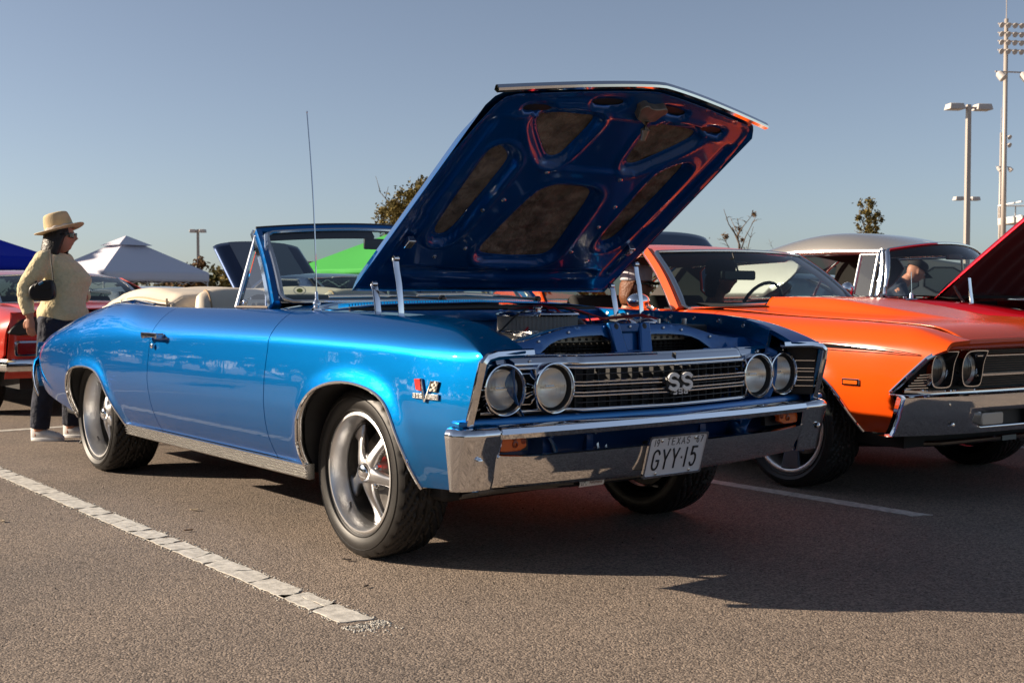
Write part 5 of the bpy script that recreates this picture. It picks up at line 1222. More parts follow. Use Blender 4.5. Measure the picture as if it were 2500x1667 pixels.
# bumper with slots for the turn lamps
ob = MB()
oxb = lambda y: .935 - .10 * (abs(y) / .93) ** 3
def obump(y, t):
    x = oxb(y); w = max(0, (abs(y) - .75) / .20)
    P = [(-.07, .545), (-.01, .548), (.012, .536), (.010, .50), (.004, .44), (-.010, .385), (-.020, .355), (-.05, .35)]
    k = t * 7; i = min(6, int(k)); u = k - i
    return (x + (P[i][0] * (1 - u) + P[i + 1][0] * u) - .03 * w * t, y * (1 + .05 * t * w), P[i][1] * (1 - u) + P[i + 1][1] * u)
us = [-.95, -.93, -.86, -.75, -.60, -.52, -.50, -.30, -.17, -.15, 0, .15, .17, .30, .50, .52, .60, .75, .86, .93, .95]; vs = []; fs = []; ts = [k / 21 for k in range(22)]
for y in us:
    for t in ts: vs.append(obump(y, t))
for i in range(len(us) - 1):
    for j in range(21):
        ym = abs(us[i] + us[i + 1]) / 2; z = (vs[i * 22 + j][2] + vs[i * 22 + j + 1][2]) / 2
        if .15 < ym < .52 and .388 < z < .452: continue
        fs.append((i * 22 + j, (i + 1) * 22 + j, (i + 1) * 22 + j + 1, i * 22 + j + 1))
ob.add(vs, fs)
for sy in (-1, 1):
    A = [obump(.95, t) for t in ts]; ob.add([(p[0], p[1] * sy, p[2]) for p in A] + [(p[0] - .05, (p[1] - .004) * sy, p[2] + .002) for p in A], [(i, i + 1, 23 + i, 22 + i) for i in range(21)])
ob.obj('front_bumper', CHROME, OC, sharp=40, thick=.004)
for sy in (-1, 1):
    b = MB(); b.box((.895, .335 * sy, .42), (.01, .40, .09)); b.obj('lamp_recess', BLACK, OC)
    b = MB(); b.prism(rr(.085, .030, .014), lambda a, c, d: (d, .43 * sy + a, .42 + c), .90, .928); b.obj('turn_lamp', mat('clear_ribbed_lens', (.55, .50, .42), .15, 0, .6, bump=(300, .2, .002)), OC, bevel=.005)
    for y, z in ((.72, .50), (.60, .505), (.70, .40)):
        b = MB(); b.lathe([(.012, 0), (.010, .004), (0, .006)], o=(oxb(y) + .006, y * sy, z), ax=(1, 0, 0), n=12); b.obj('bumper_bolt', CHROME, OC)
b = MB(); b.grid(lambda y, t: (.80 - .08 * t, y, .55 - .17 * t), 10, 2, u=(-.9, .9)); b.obj('lower_valance', BLACK, OC)
b = MB(); b.tube([(.30, -.66, .25), (.56, -.60, .27), (.66, -.48, .275), (.68, 0, .275), (.66, .48, .275), (.56, .60, .27), (.30, .66, .25)], .016, 8)
osb = b.obj('sway_bar', BLACKG, OC)
b = MB(); b.box((.697, .05, .275), (.004, .12, .026)); b.obj('sticker', mat('sticker_grey', (.3, .3, .3)), osb)
# greenhouse
oc = Cabin(wb=(-.70, -.90, .79, .972, .940), wt=(-1.185, -1.335, .655, 1.308, 1.294), rt=(-2.62, -2.52, .62, 1.29, 1.262), rb=(-3.32, -3.10, .66, .985, .960), zroof=1.378)
oc.build(OC, ORANGE, GLASS_D, [(-2.30, .955), (-2.42, 1.06), (-2.36, 1.20), (-2.20, 1.282), (-2.50, 1.275), (-2.80, 1.15), (-3.15, .965)], cp_y=(.80, .645))
b = MB(); b.grid(lambda a, t: (-3.05 - 1.0 * t, a * (.66 - .05 * t), sp(-3.05 - 1.0 * t, OB.zi) + .02 * (1 - a * a)), 16, 10, u=(-1, 1)); b.obj('trunk_lid', ORANGE, OC, thick=.003)
b = MB(); b.grid(lambda a, t: (-4.08, a * .82, .42 + .38 * t), 8, 4, u=(-1, 1)); b.obj('tail_panel', ORANGE, OC, thick=.003)
simple_interior(OC, -1.12, .955)
b = MB(); b.prism(rr(.145, .030, .015), lambda a, c, d: (-1.06 - d, -.18 + a, 1.148 + c), 0, .02); mr = b.obj('cabin_mirror', BLACK, OC, bevel=.004)
b = MB(); b.prism(rr(.128, .024, .012), lambda a, c, d: (-1.0565 + d, -.18 + a, 1.148 + c), -.002, 0); b.obj('mirror_back', mat('mirror_back_grey', (.16, .20, .19), .4), mr)
b = MB(); b.tube([(-1.07, -.18, 1.17), (-1.12, -.18, 1.29)], .006, 6); b.obj('mirror_stem', BLACK, mr)
mm = MB(); mm.grid(lambda a, t: (-1.02 - .075 * math.cos(t * math.pi / 2) ** .8 * 1.0 + .0, -.955 + .082 * math.cos(a) * math.sin(t * math.pi / 2) ** .7 - .02, .992 + .052 * math.sin(a) * math.sin(t * math.pi / 2) ** .7), 28, 12, u=(0, 2 * math.pi))
mm2 = MB(); 
for sy, o in ((-1, mm),):
    m2 = MB(); m2.ball((-1.085, -.985, .985), .078, 28, 16, sx=(.75, 1.0, .62)); door_mirror = m2.obj('door_mirror', CHROME, OC)
    m3 = MB(); m3.tube([(-1.06, -.90, .935), (-1.07, -.95, .965)], .016, 8); m3.lathe([(.034, 0), (.030, .008), (.018, .012)], o=(-1.055, -.885, .925), ax=(0, -.5, 1), n=14); m3.obj('mirror_foot', CHROME, door_mirror)
tmo = None
for x, sy in ((0, -1), (0, 1), (-2.92, -1), (-2.92, 1)):
    hb, tmo = wheel_parts(OC, sy, Rt=.325, w=.235, rim=.245, style='blade', m_spoke=mat('graphite_alloy', (.10, .11, .13), .35, .8), m_lip=ALU, loc=(x, .755 * sy, .325), tyre_mesh=tmo)

# ---------------------------------------------------------------- red car with silver roof and raised bonnet
RC = thing('hardtop_car', 'candy red older hardtop with a silver roof and its bonnet raised', 'car', (0, 5.45, 0), 0)
rfa = arc_smooth([(-.36, .30), (-.35, .46), (-.25, .60), (-.08, .66), (.1, .66), (.26, .60), (.36, .46), (.38, .30)])
rra = arc_smooth([(-3.28, .30), (-3.27, .44), (-3.17, .55), (-3.0, .60), (-2.82, .60), (-2.66, .54), (-2.58, .44), (-2.57, .30)])
RB = Body(W=[(-4.5, .82), (-4.0, .90), (-2.9, .94), (-1, .94), (.5, .93), (.95, .88)], zc=[(-4.5, .88), (-3, .86), (-1.5, .90), (0, .82), (.95, .76)],
    zt=[(-4.5, .98), (-3, .98), (-1.6, 1.005), (-1.2, .995), (-.7, .965), (-.2, .905), (.4, .86), (.95, .82)], yt=[(-4.5, .78), (-2, .84), (-.8, .82), (.95, .80)], yi=[(-4.5, .66), (-1.3, .74), (-.9, .68), (.95, .66)],
    zi=[(-4.5, .985), (-3, .985), (-1.6, 1.008), (-1.2, 1.0), (-.7, .965), (-.2, .90), (.4, .855), (.95, .815)], arches=[rfa, rra], soft=[(-4.5, .05), (1, .06)], prof=[(.2, .14), (.3, .08), (.4, .03), (.55, 0), (.75, .004), (.9, .015), (1.1, .03)])
t3 = lambda xs: [(x, RB.top(x)) for x in xs]
side_panels(RB, RC, RED, [('front_fender', [(-1.15, RB.top(-1.15)), (-1.12, .9), (-1.05, .34), (-.36, .34)] + rfa + [(.38, .34), (.90, .36), (.94, .60), (.94, RB.top(.94))] + t3(np.arange(.8, -1.1, -.12))),
    ('door', [(-1.156, RB.top(-1.15)), (-1.126, .9), (-1.056, .34), (-2.30, .34), (-2.34, .9), (-2.34, RB.top(-2.34))] + t3(np.arange(-2.2, -1.2, .12))),
    ('quarter_panel', [(-2.346, RB.top(-2.34)), (-2.346, .9), (-2.306, .34), (-2.56, .34)] + rra[::-1] + [(-3.29, .36), (-4.3, .42), (-4.45, .7), (-4.45, RB.top(-4.45))] + t3(np.arange(-4.3, -2.4, .12)))])
wells(RB, RC, [rfa, rra]); underside(RC, -4.2, .7)
rc = Cabin(wb=(-.95, -1.465, .765, 1.005, 1.012), wt=(-1.36, -1.50, .665, 1.440, 1.378), rt=(-3.02, -2.85, .66, 1.44, 1.36), rb=(-3.50, -3.20, .70, 1.0, .99), zroof=1.552, bow=.05)
rc.build(RC, RED, GLASS_C, [(-2.62, 1.0), (-2.38, 1.14), (-2.25, 1.27), (-2.30, 1.36), (-2.7, 1.37), (-2.95, 1.33), (-3.10, 1.0)], roof_paint=SILVER, cp_y=(.80, .69), pillar=CHROME_S, liner=TRIMC, pk=.55, trim=CHROME)
for sy in (-1, 1):
    b = MB(); b.tube([(-1.53, .70 * sy, 1.362), (-1.9, .715 * sy, 1.372), (-2.3, .72 * sy, 1.375), (-2.6, .71 * sy, 1.36)], .020, 8, flat=(.6, 1.1)); b.obj('side_rail', CHROME_S, RC)
    b = MB(); b.tube([(-1.44, .80 * sy, 1.012), (-1.9, .835 * sy, 1.012), (-2.7, .83 * sy, 1.0)], .012, 8, flat=(1.2, .8)); b.obj('belt_molding', CHROME_S, RC)
    b = MB(); b.tube([(-1.705, .80 * sy, 1.01), (-1.69, .715 * sy, 1.345)], .014, 8, flat=(.7, 1)); b.tube([(-1.545, .795 * sy, 1.01), (-1.535, .71 * sy, 1.345)], .014, 8, flat=(.7, 1)); b.tube([(-1.70, .715 * sy, 1.340), (-1.54, .71 * sy, 1.340)], .008, 6); vf = b.obj('vent_frame', CHROME_S, RC)
    b = MB(); b.add([(-1.70, .795 * sy, 1.02), (-1.55, .79 * sy, 1.02), (-1.545, .712 * sy, 1.335), (-1.69, .716 * sy, 1.335)], [(0, 1, 2, 3)]); b.obj('vent_glass', GLASS_C, vf)
simple_interior(RC, -1.30, 1.0)
b = MB(); b.grid(lambda y, t: (-.92 - .36 * t + .0 * y, y, .972 + .030 * t + .012 * (1 - (y / .7) ** 2)), 14, 3, u=(-.74, .74)); b.obj('cowl_panel', RED, RC, thick=.003)
rh0 = Vector((-1.055, 0, 1.0)); rd = Vector((1, 0, .787)).normalized(); rn = Vector((-rd.z, 0, rd.x))
def rhood(a, t): 
    u = a * (.70 - .02 * t); e = math.sqrt(max(0, 1 - abs(a) ** 6))
    return rh0 + rd * (t * 1.52 * (1 - .03 * a * a)) + Vector((0, u, 0)) + rn * (.075 * e * (.3 + .7 * math.sin(min(1, t * 3) * 1.57)))
b = MB(); b.grid(rhood, 40, 24, u=(-1, 1)); rhd = b.obj('hood', RED, RC, sharp=60, thick=.004)
b = MB(); b.grid(lambda a, t: rhood(a * .96, .02 + .96 * t) - rn * (.022 + .02 * math.sin(a * 9) ** 2), 40, 10, u=(-1, 1)); b.obj('inner_panel', mat('dark_red_liner', (.10, .008, .012), .7), rhd)
for sy in (-1, 1):
    for pts in ([(-.80, .66 * sy, 1.15), (-.79, .66 * sy, 1.06), (-.775, .66 * sy, .96)], [(-.92, .66 * sy, 1.09), (-.88, .66 * sy, 1.03), (-.835, .66 * sy, .965)]):
        b = MB(); b.tube(pts, .018, 8, flat=(.5, 1.2), up=(0, 1, 0)); b.obj('hood_hinge', CHROME, RC)
b = MB(); b.box((-.0, 0, .60), (1.6, 1.2, .4)); b.obj('engine', TRIMC, RC, bevel=.05)
b = MB(); b.grid(lambda a, t: (.93, a * .85, .40 + .42 * t), 6, 3, u=(-1, 1)); b.obj('front_panel', RED, RC, thick=.003)
b = MB(); b.grid(lambda a, t: (-3.15 - 1.3 * t, a * .68, .99 + .03 * (1 - a * a)), 8, 6, u=(-1, 1)); b.obj('trunk_lid', RED, RC, thick=.003)
b = MB(); b.grid(lambda a, t: (-4.44, a * .85, .42 + .56 * t), 6, 3, u=(-1, 1)); b.obj('tail_panel', RED, RC, thick=.003)
b = MB(); b.lathe([(.05, 0), (.045, .006), (.018, .012), (.014, .03), (.009, .05)], o=(-1.185, -.80, .992), n=16); b.tube([(-1.185, -.80, 1.03), (-1.19, -.80, 1.20)], .004, 6); b.obj('aerial', CHROME, RC)
b = MB(); b.ball((-1.63, -.97, 1.07), .062, 18, 12, sx=(.8, .9, .95)); dmr = b.obj('door_mirror', CHROME, RC); b = MB(); b.tube([(-1.60, -.95, 1.03), (-1.57, -.88, .995)], .012, 8); b.obj('mirror_foot', CHROME, dmr)
b = MB(); b.box((-1.36, .05, 1.335), (.03, .20, .05)); b.obj('cabin_mirror', BLACK, RC, bevel=.01)
tmr = None
for x, sy in ((0, -1), (0, 1), (-2.92, -1), (-2.92, 1)):
    hb, tmr = wheel_parts(RC, sy, Rt=.33, w=.22, rim=.215, style='five', loc=(x, .74 * sy, .33), tyre_mesh=tmr)

# ---------------------------------------------------------------- cars of the row behind, seen tail-on
def back_row_car(name, label, loc, rz, paint, roofp=None, H_=1.28, raised=None, stripe=None, hoodp=None, tail=True):
    T = thing(name, label, 'car', loc, rz)
    B = Body(W=[(-4.1, .84), (-3.9, .90), (-2.9, .94), (-.6, .94), (.4, .93), (.95, .86)], zc=[(-4.1, .76), (-3, .80), (-.5, .80), (.95, .74)], zt=[(-4.1, .88), (-3.4, .94), (-2.4, .95), (-.8, .93), (.3, .89), (.95, .82)],
        yt=[(-4.1, .76), (-2.5, .80), (.95, .78)], yi=[(-4.1, .66), (-2.5, .68), (.95, .66)], zi=[(-4.1, .89), (-3.4, .95), (-2.4, .955), (-.8, .935), (.3, .895), (.95, .825)], arches=[ofa, ora], soft=[(-4, .05), (1, .05)])
    t3 = lambda xs: [(x, B.top(x)) for x in xs]
    mb = B.panel([(-.60, B.top(-.6)), (-.6, .34), (-.36, .335)] + ofa + [(.51, .345), (.86, .37), (.92, .55), (.92, B.top(.92))] + t3(np.arange(.8, -.55, -.14)), h=.05); mb.obj('front_fender', paint, T, fix=False); mb.mirror_y().obj('front_fender', paint, T, fix=False)
    mb = B.panel([(-.606, B.top(-.6)), (-.606, .34), (-1.83, .34), (-1.83, B.top(-1.83))] + t3(np.arange(-1.7, -.65, .14)), h=.05); mb.obj('door', paint, T, fix=False); mb.mirror_y().obj('door', paint, T, fix=False)
    mb = B.panel([(-1.836, B.top(-1.83)), (-1.836, .34), (-2.49, .335)] + ora[::-1] + [(-3.29, .36), (-3.9, .42), (-4.04, .55), (-4.07, .8), (-4.06, B.top(-4.06))] + t3(np.arange(-3.9, -1.9, .14)), h=.05); mb.obj('quarter_panel', paint, T, fix=False); mb.mirror_y().obj('quarter_panel', paint, T, fix=False)
    wells(B, T, [ofa, ora]); underside(T, -3.9, .6)
    k = H_ - 1.36
    c = Cabin(wb=(-.72, -.92, .77, .965, .945), wt=(-1.25, -1.38, .64, 1.325 + k, 1.298 + k), rt=(-2.66, -2.54, .62, 1.30 + k, 1.27 + k), rb=(-3.30, -3.12, .66, .975, .955), zroof=H_)
    c.build(T, paint, GLASS_D, [(-2.26, .955), (-2.42, 1.06), (-2.40, 1.18 + k * .7), (-2.20, 1.28 + k), (-2.52, 1.272 + k), (-2.82, 1.15 + k * .7), (-3.14, .96)], roof_paint=roofp, cp_y=(.80, .642), rear_gl=GLASS_D)
    simple_interior(T, -1.14, .95)
    b = MB(); b.grid(lambda a, t: (-3.10 - .97 * t, a * .67, sp(-3.10 - .97 * t, B.zi) + .02 * (1 - a * a)), 14, 10, u=(-1, 1)); b.obj('trunk_lid', paint, T, thick=.003)
    b = MB(); b.grid(lambda a, t: (-4.06 - .03 * math.sin(t * 3.1), a * .86 * (1 - .06 * t), .36 + .53 * t), 20, 8, u=(-1, 1)); b.obj('tail_panel', paint, T, thick=.003)
    b = MB(); b.tube([(-3.9, -.92, .47)] + [(-4.14, y, .47) for y in np.linspace(-.85, .85, 12)] + [(-3.9, .92, .47)], .045, 10, flat=(.6, 1.1)); b.obj('rear_bumper', CHROME, T)
    for sy in (-1, 1):
        b = MB(); n_ = rr(.17, .062, .022); b.prism(n_, lambda a, z, d: (-d, .62 * sy + a, .60 + z), 4.075, 4.105); f_ = b.obj('tail_lamp', CHROME, T, bevel=.003)
        b = MB(); b.prism(rr(.150, .046, .016), lambda a, z, d: (-d, .62 * sy + a, .60 + z), 4.10, 4.110); b.obj('lamp_lens', REDLENS, f_)
    hp = hoodp or paint
    if raised:
        h0 = Vector((-.72, 0, .97)); d = Vector((math.cos(raised), 0, math.sin(raised))); n_ = Vector((-d.z, 0, d.x)); Lh = 1.15
        def hd(a, t): return h0 + d * (t * Lh * (1 + .06 * (1 - a * a))) + Vector((0, a * (.70 - .03 * t), 0)) + n_ * (.06 * math.sqrt(max(0, 1 - abs(a) ** 5)))
        b = MB(); b.grid(hd, 30, 16, u=(-1, 1)); ho = b.obj('hood', hp, T, sharp=60, thick=.006)
        if stripe:
            b = MB(); b.grid(lambda a, t: hd(a, t) + n_ * .006, 20, 16, u=(-.66, .66)); b.obj('hood_stripe', stripe, ho, sharp=60)
        b = MB(); b.grid(lambda a, t: hd(a * .95, .03 + .94 * t) - n_ * .035, 16, 8, u=(-1, 1)); b.obj('hood_liner', TRIMC, ho)
        for sy in (-1, 1):
            b = MB(); b.tube([(-.60, .62 * sy, .92), (-.45, .62 * sy, 1.15)], .012, 6); b.obj('hood_hinge', CHROME_S, T)
        b = MB(); b.box((.05, 0, .65), (1.4, 1.2, .3)); b.obj('engine', TRIMC, T, bevel=.05)
    else:
        b = MB(); b.grid(lambda a, t: (-.74 + 1.64 * t, a * .66, sp(-.74 + 1.64 * t, B.zi) + .03 * (1 - a * a)), 14, 12, u=(-1, 1)); b.obj('hood', hp, T, thick=.004)
    b = MB(); b.grid(lambda a, t: (.90, a * .84, .40 + .43 * t), 6, 3, u=(-1, 1)); b.obj('front_panel', paint, T, thick=.003)
    tm_ = tmo
    for x, sy in ((0, -1), (0, 1), (-2.92, -1), (-2.92, 1)): wheel_parts(T, sy, Rt=.325, w=.235, rim=.245, style='blade', loc=(x, .745 * sy, .325), tyre_mesh=tm_)
    return T
t = back_row_car('coupe', 'faded red coupe seen from its tail behind the woman in the sun hat', (-10.0, .30, 0), math.pi, TOMATO, H_=1.285)
b = MB(); b.prism(round_poly([(.46, .72), (.85, .70), (.80, .78), (.70, .85), (.46, .86)], 1), lambda a, z, d: (-d, a, z), 3.98, 4.115); b.obj('spoiler_end', BLACK, t, bevel=.015)
b = MB(); b.tube([(-.50, .62, .92), (-.52, .62, 1.72)], .003, 5); b.obj('aerial', CHROME_S, t)
back_row_car('coupe', 'dark navy coupe with grey striped bonnet raised, seen through the blue car\'s windscreen', (-11.3, 4.33, 0), math.pi, NAVY, H_=1.33, raised=R(40), stripe=PEWTER)
back_row_car('coupe', 'slate blue car whose raised bonnet shows above the orange roof', (-6.75, 7.93, 0), math.pi, STEEL, H_=1.30, raised=R(44))
back_row_car('sedan', 'pale silver car behind the cream folded roof of the blue convertible', (-14.0, 3.0, 0), math.pi, mat('pale_silver_paint', (.34, .34, .36), .35, .3, .8, .05), H_=1.18)
# ================================================================== people
SKIN = mat('skin', (.42, .20, .13), .5, spec=.35, vary=(18, .06))
HAIR_D = mat('dark_hair', (.012, .009, .008), .45, bump=(60, .5, .01))
HAIR_R = mat('auburn_hair', (.16, .055, .020), .5, bump=(80, .6, .01))
SWEATER = mat('pale_yellow_knit', (.62, .52, .30), .85, bump=(16, .75, .035), sheen=.3, vary=(60, .08))
JEANS = mat('dark_denim', (.012, .016, .032), .85, vary=(12, .3), bump=(14, .8, .04))
STRAW = mat('straw_hat', (.55, .42, .24), .8, bump=(120, .4, .004), vary=(20, .12))
SHADES = mat('sunglass_black', (.006, .006, .008), .08, 0, .8)
LEATHER = mat('black_leather', (.008, .008, .010), .35, bump=(50, .15, .004))
SHOE = mat('white_canvas', (.62, .61, .60), .8, vary=(20, .08))
def fuse(o, voxel, it=6):
    m = o.modifiers.new('fuse', 'REMESH'); m.mode = 'VOXEL'; m.voxel_size = voxel; m.use_smooth_shade = True
    s = o.modifiers.new('relax', 'SMOOTH'); s.iterations = it; s.factor = .5
    return o
def head_mb(b, c, yaw, s=1.0, tilt=0):
    """a head with brow, nose, lips, chin and ears; c = centre"""
    M = Matrix.Translation(c) @ Matrix.Rotation(yaw, 4, 'Z') @ Matrix.Rotation(tilt, 4, 'Y')
    def g(x, y, z, sx, sy, sz, P): return math.exp(-((P[0] - x) / sx) ** 2 - ((P[1] - y) / sy) ** 2 - ((P[2] - z) / sz) ** 2)
    def f(u, v):
        a, q = u * 2 * math.pi, v * math.pi; d = Vector((math.sin(q) * math.cos(a), math.sin(q) * math.sin(a), math.cos(q)))
        p = Vector((d.x * .095, d.y * .076, d.z * .116))
        if p.z < 0: p.y *= 1 + .55 * p.z / .116 * .6; p.x *= 1 + (.10 if p.x > 0 else .45) * p.z / .116 * .6
        if d.x > 0:
            p.x += .026 * g(.09, 0, -.012, .05, .013, .020, p) + .012 * g(.09, 0, .004, .05, .010, .022, p) + .007 * g(.09, 0, -.048, .05, .022, .010, p) + .012 * g(.08, 0, -.088, .05, .030, .018, p) + .006 * g(.09, 0, .030, .05, .05, .012, p)
            p.x -= .009 * (g(.08, .030, .012, .05, .016, .012, p) + g(.08, -.030, .012, .05, .016, .012, p))
        return M @ (p * s)
    b.grid(f, 56, 44)
    for sy in (-1, 1):
        b.ball(M @ Vector((-.006 * s, .077 * s * sy, -.005 * s)), .030 * s, 12, 8, sx=(.62, .30, 1.0), rot=Matrix.Rotation(yaw, 3, 'Z'))
    return M
def face_bits(M, parent, s=1.0, shades=True):
    for sy in (-1, 1):
        b = MB(); b.ball(M @ Vector((.083 * s, .030 * s * sy, .012 * s)), .011 * s, 10, 8); b.obj('eye', mat('eye_white', (.6, .58, .55), .2), parent)
    if shades:
        b = MB()
        for sy in (-1, 1):
            b.grid(lambda a, t: M @ (Vector((.103 - .020 * abs(a) ** 2, (.032 + .030 * a) * sy, .012 + .020 * t * (1 - .25 * a * a))) * s), 10, 6, u=(-1, 1), v=(-1, 1))
            b.tube([M @ (Vector((.085, .062 * sy, .018)) * s), M @ (Vector((.03, .080 * sy, .016)) * s), M @ (Vector((-.02, .082 * sy, .008)) * s)], .0035 * s, 6)
        b.tube([M @ (Vector((.106, -.010, .018)) * s), M @ (Vector((.106, .010, .018)) * s)], .003 * s, 6)
        b.obj('sunglasses', SHADES, parent, thick=.003)
def hand(b, w, d, up, s=1.0, curl=.5, side=1):
    """palm with four unequal bent fingers and a thumb; w wrist, d direction, up = back-of-hand normal"""
    d = Vector(d).normalized(); n = Vector(up); n = (n - d * n.dot(d)).normalized(); l = d.cross(n) * side; w = Vector(w)
    b.tube([w - d * .01 * s, w + d * .045 * s, w + d * .085 * s], [.024 * s, .036 * s, .036 * s], 10, flat=(1, .5), up=tuple(n))
    for k, (off, ln) in enumerate(((-.028, .062), (-.010, .074), (.009, .070), (.027, .056))):
        p = w + d * .080 * s + l * off * s; q = p + (d * math.cos(curl * .5) - n * math.sin(curl * .5)) * ln * .5 * s; e = q + (d * math.cos(curl * 1.4) - n * math.sin(curl * 1.4)) * ln * .5 * s
        b.tube([p - d * .02 * s, p, q, e], [.0095 * s, .0095 * s, .0088 * s, .0070 * s], 8); b.ball(e, .0070 * s, 8, 6)
    p = w + d * .025 * s - l * .028 * s; q = p + (d * .8 - l * .6 - n * .2).normalized() * .036 * s; e = q + (d * .95 - l * .1 - n * .4).normalized() * .030 * s
    b.tube([p, q, e], [.013 * s, .011 * s, .009 * s], 8); b.ball(e, .009 * s, 8, 6)

WO = thing('person', 'woman in a straw hat and pale yellow sweater standing by the blue tail', 'person', (-4.655, -.515, 0), R(51.8))
b = MB(); M = head_mb(b, Vector((.012, 0, 1.435)), 0, .98, .02)
b.tube([(-.03, 0, 1.22), (-.022, 0, 1.31), (-.005, 0, 1.38)], [.075, .056, .054], 14)
b.tube([(.02, 0, .82), (.03, 0, .95), (.035, 0, 1.10), (.0, 0, 1.24), (-.02, 0, 1.29)], [.13, .11, .11, .085, .055], 16, flat=(1.15, .9))
na = [(-.045, -.165, 1.265), (-.09, -.215, 1.17), (-.145, -.245, 1.06), (-.135, -.255, .97), (-.11, -.258, .875)]
b.tube(na, [.055, .052, .044, .040, .027], 12); hand(b, na[-1], (.02, .0, -1), (-.1, -1, 0), .95, .55, -1)
fa_ = [(-.03, .165, 1.265), (.0, .24, 1.16), (.045, .275, 1.06), (.085, .23, 1.02), (.11, .18, 1.005)]
b.tube(fa_, [.055, .05, .042, .038, .026], 12); hand(b, fa_[-1], (-.45, -.8, -.1), (.8, -.4, .3), .95, .5, 1)
for sy, p in ((-1, [(-.0, -.09, .86), (-.035, -.10, .64), (-.065, -.10, .45), (-.10, -.105, .25), (-.115, -.105, .07)]), (1, [(.01, .09, .86), (.02, .10, .64), (.035, .10, .45), (.04, .10, .25), (.035, .10, .07)])):
    b.tube(p, [.10, .085, .062, .056, .042], 12); b.tube([Vector(p[-1]) + Vector((-.03, 0, -.02)), Vector(p[-1]) + Vector((.12, 0, -.04))], .034, 8)
fuse(b.obj('body', SKIN, WO, sharp=0), .0065, 3)
face_bits(M, WO, .98)
# sweater with soft folds
b = MB()
def tor(a, t):
    z = .845 + .475 * t; q = a * 2 * math.pi; c, s_ = math.cos(q), math.sin(q)
    f_ = sp(t, [(0, .172), (.12, .185), (.22, .158), (.42, .165), (.62, .185), (.80, .150), (.93, .090), (1, .062)]); bk = sp(t, [(0, .165), (.15, .170), (.3, .145), (.6, .130), (.85, .115), (.95, .075), (1, .058)])
    w = sp(t, [(0, .185), (.15, .195), (.35, .172), (.65, .180), (.85, .175), (.94, .135), (1, .072)])
    cx = sp(t, [(0, .015), (.5, .030), (.8, .010), (1, -.015)]); wr = .007 * math.sin(z * 62 + 2.4 * math.sin(q * 2)) * smooth(.65, .2, t) + .004 * math.sin(z * 40 + q * 3)
    bust = .022 * math.exp(-((t - .62) / .13) ** 2) * max(0, c) ** 2
    return (cx + (c * (f_ * .92 if c > 0 else bk)) * (1 + wr * 2) + bust, s_ * w * (1 + wr), z)
b.grid(tor, 48, 40); b.add([tor(k / 48, 0) for k in range(48)], [tuple(range(48))]); b.add([tor(k / 48, 1) for k in range(48)], [tuple(range(48))])
for P_ in (na, fa_):
    Q = [Vector((sp(t, [(i, v[0]) for i, v in enumerate(P_)]), sp(t, [(i, v[1]) for i, v in enumerate(P_)]), sp(t, [(i, v[2]) for i, v in enumerate(P_)]))) for t in np.linspace(0, 3.80, 34)]
    b.tube(Q, [sp(t, [(0, .070), (1, .066), (2, .056), (3, .050), (3.8, .040)]) * (1 + .06 * math.sin(t * 14) * (1 if 1.5 < t < 2.9 else .3)) for t in np.linspace(0, 3.80, 34)], 16); b.ball(P_[0], .072, 14, 10)
fuse(b.obj('sweater', SWEATER, WO, sharp=0), .010, 2)
b = MB(); b.ball((.005, 0, .86), .16, 18, 12, sx=(1, 1.12, .75))
for p in ([(-.0, -.09, .86), (-.035, -.10, .64), (-.065, -.10, .45), (-.10, -.105, .25), (-.115, -.105, .085)], [(.01, .09, .86), (.02, .10, .64), (.035, .10, .45), (.04, .10, .25), (.035, .10, .085)]):
    b.tube(p, [.115, .095, .076, .072, .066], 14)
fuse(b.obj('jeans', JEANS, WO, sharp=0), .012, 2)
for x, y in ((-.115, -.105), (.035, .10)):
    b = MB(); b.grid(lambda a, t: (x - .065 + .235 * t, y + math.sin(a) * (.040 * math.sin(min(1, t * 2.2) * 1.57) ** .5 if t < .8 else .040 * math.cos((t - .8) / .2 * 1.5) ** .5), .004 + (1 + math.cos(a)) * .5 * sp(t, [(0, .10), (.25, .105), (.5, .075), (.8, .055), (1, .03)])), 20, 20, u=(0, 2 * math.pi))
    sh_ = b.obj('shoe', SHOE, WO, sharp=60); b = MB(); b.prism([(x + .055 + .118 * math.cos(q), y + .046 * math.sin(q)) for q in np.linspace(0, 2 * math.pi, 24)[:-1]], lambda a, c, d: (a, c, d), .0, .022); b.obj('sole', WHITE, sh_, bevel=.004)
# hair, straw hat with pale band
b = MB()
def hair(a, t):
    q = a * 2 * math.pi; d = .5 * (1 - math.cos(q)); zt = .07 - .235 * t * (.30 + .70 * smooth(.08, .42, d))
    r = sp(t, [(0, .02), (.2, .085), (.5, .098), (.8, .110), (1, .088)])
    return M @ Vector((-.018 + math.cos(q) * r * (1.02 if math.cos(q) < 0 else .86), math.sin(q) * r * .90, zt + .04 * (1 - t) + .006 * math.sin(q * 9)))
b.grid(hair, 60, 18); b.obj('hair', HAIR_D, WO, sharp=0, thick=.012)
HM = Matrix.Translation((.005, 0, 1.478)) @ Matrix.Rotation(-R(15), 4, 'Y')
b = MB()
def hat(a, t):
    q = a * 2 * math.pi; c, s_ = math.cos(q), math.sin(q)
    if t < .5:
        u = t / .5; r = .098 + .072 * u; z = .004 * math.cos(2 * q) * u * 2 + .010 * u * u; return HM @ Vector((c * r * 1.02, s_ * r * .92, z))
    return HM @ Vector((0, 0, 0))
b.grid(lambda a, t: hat(a, .4999 * (1 - t)), 56, 8)
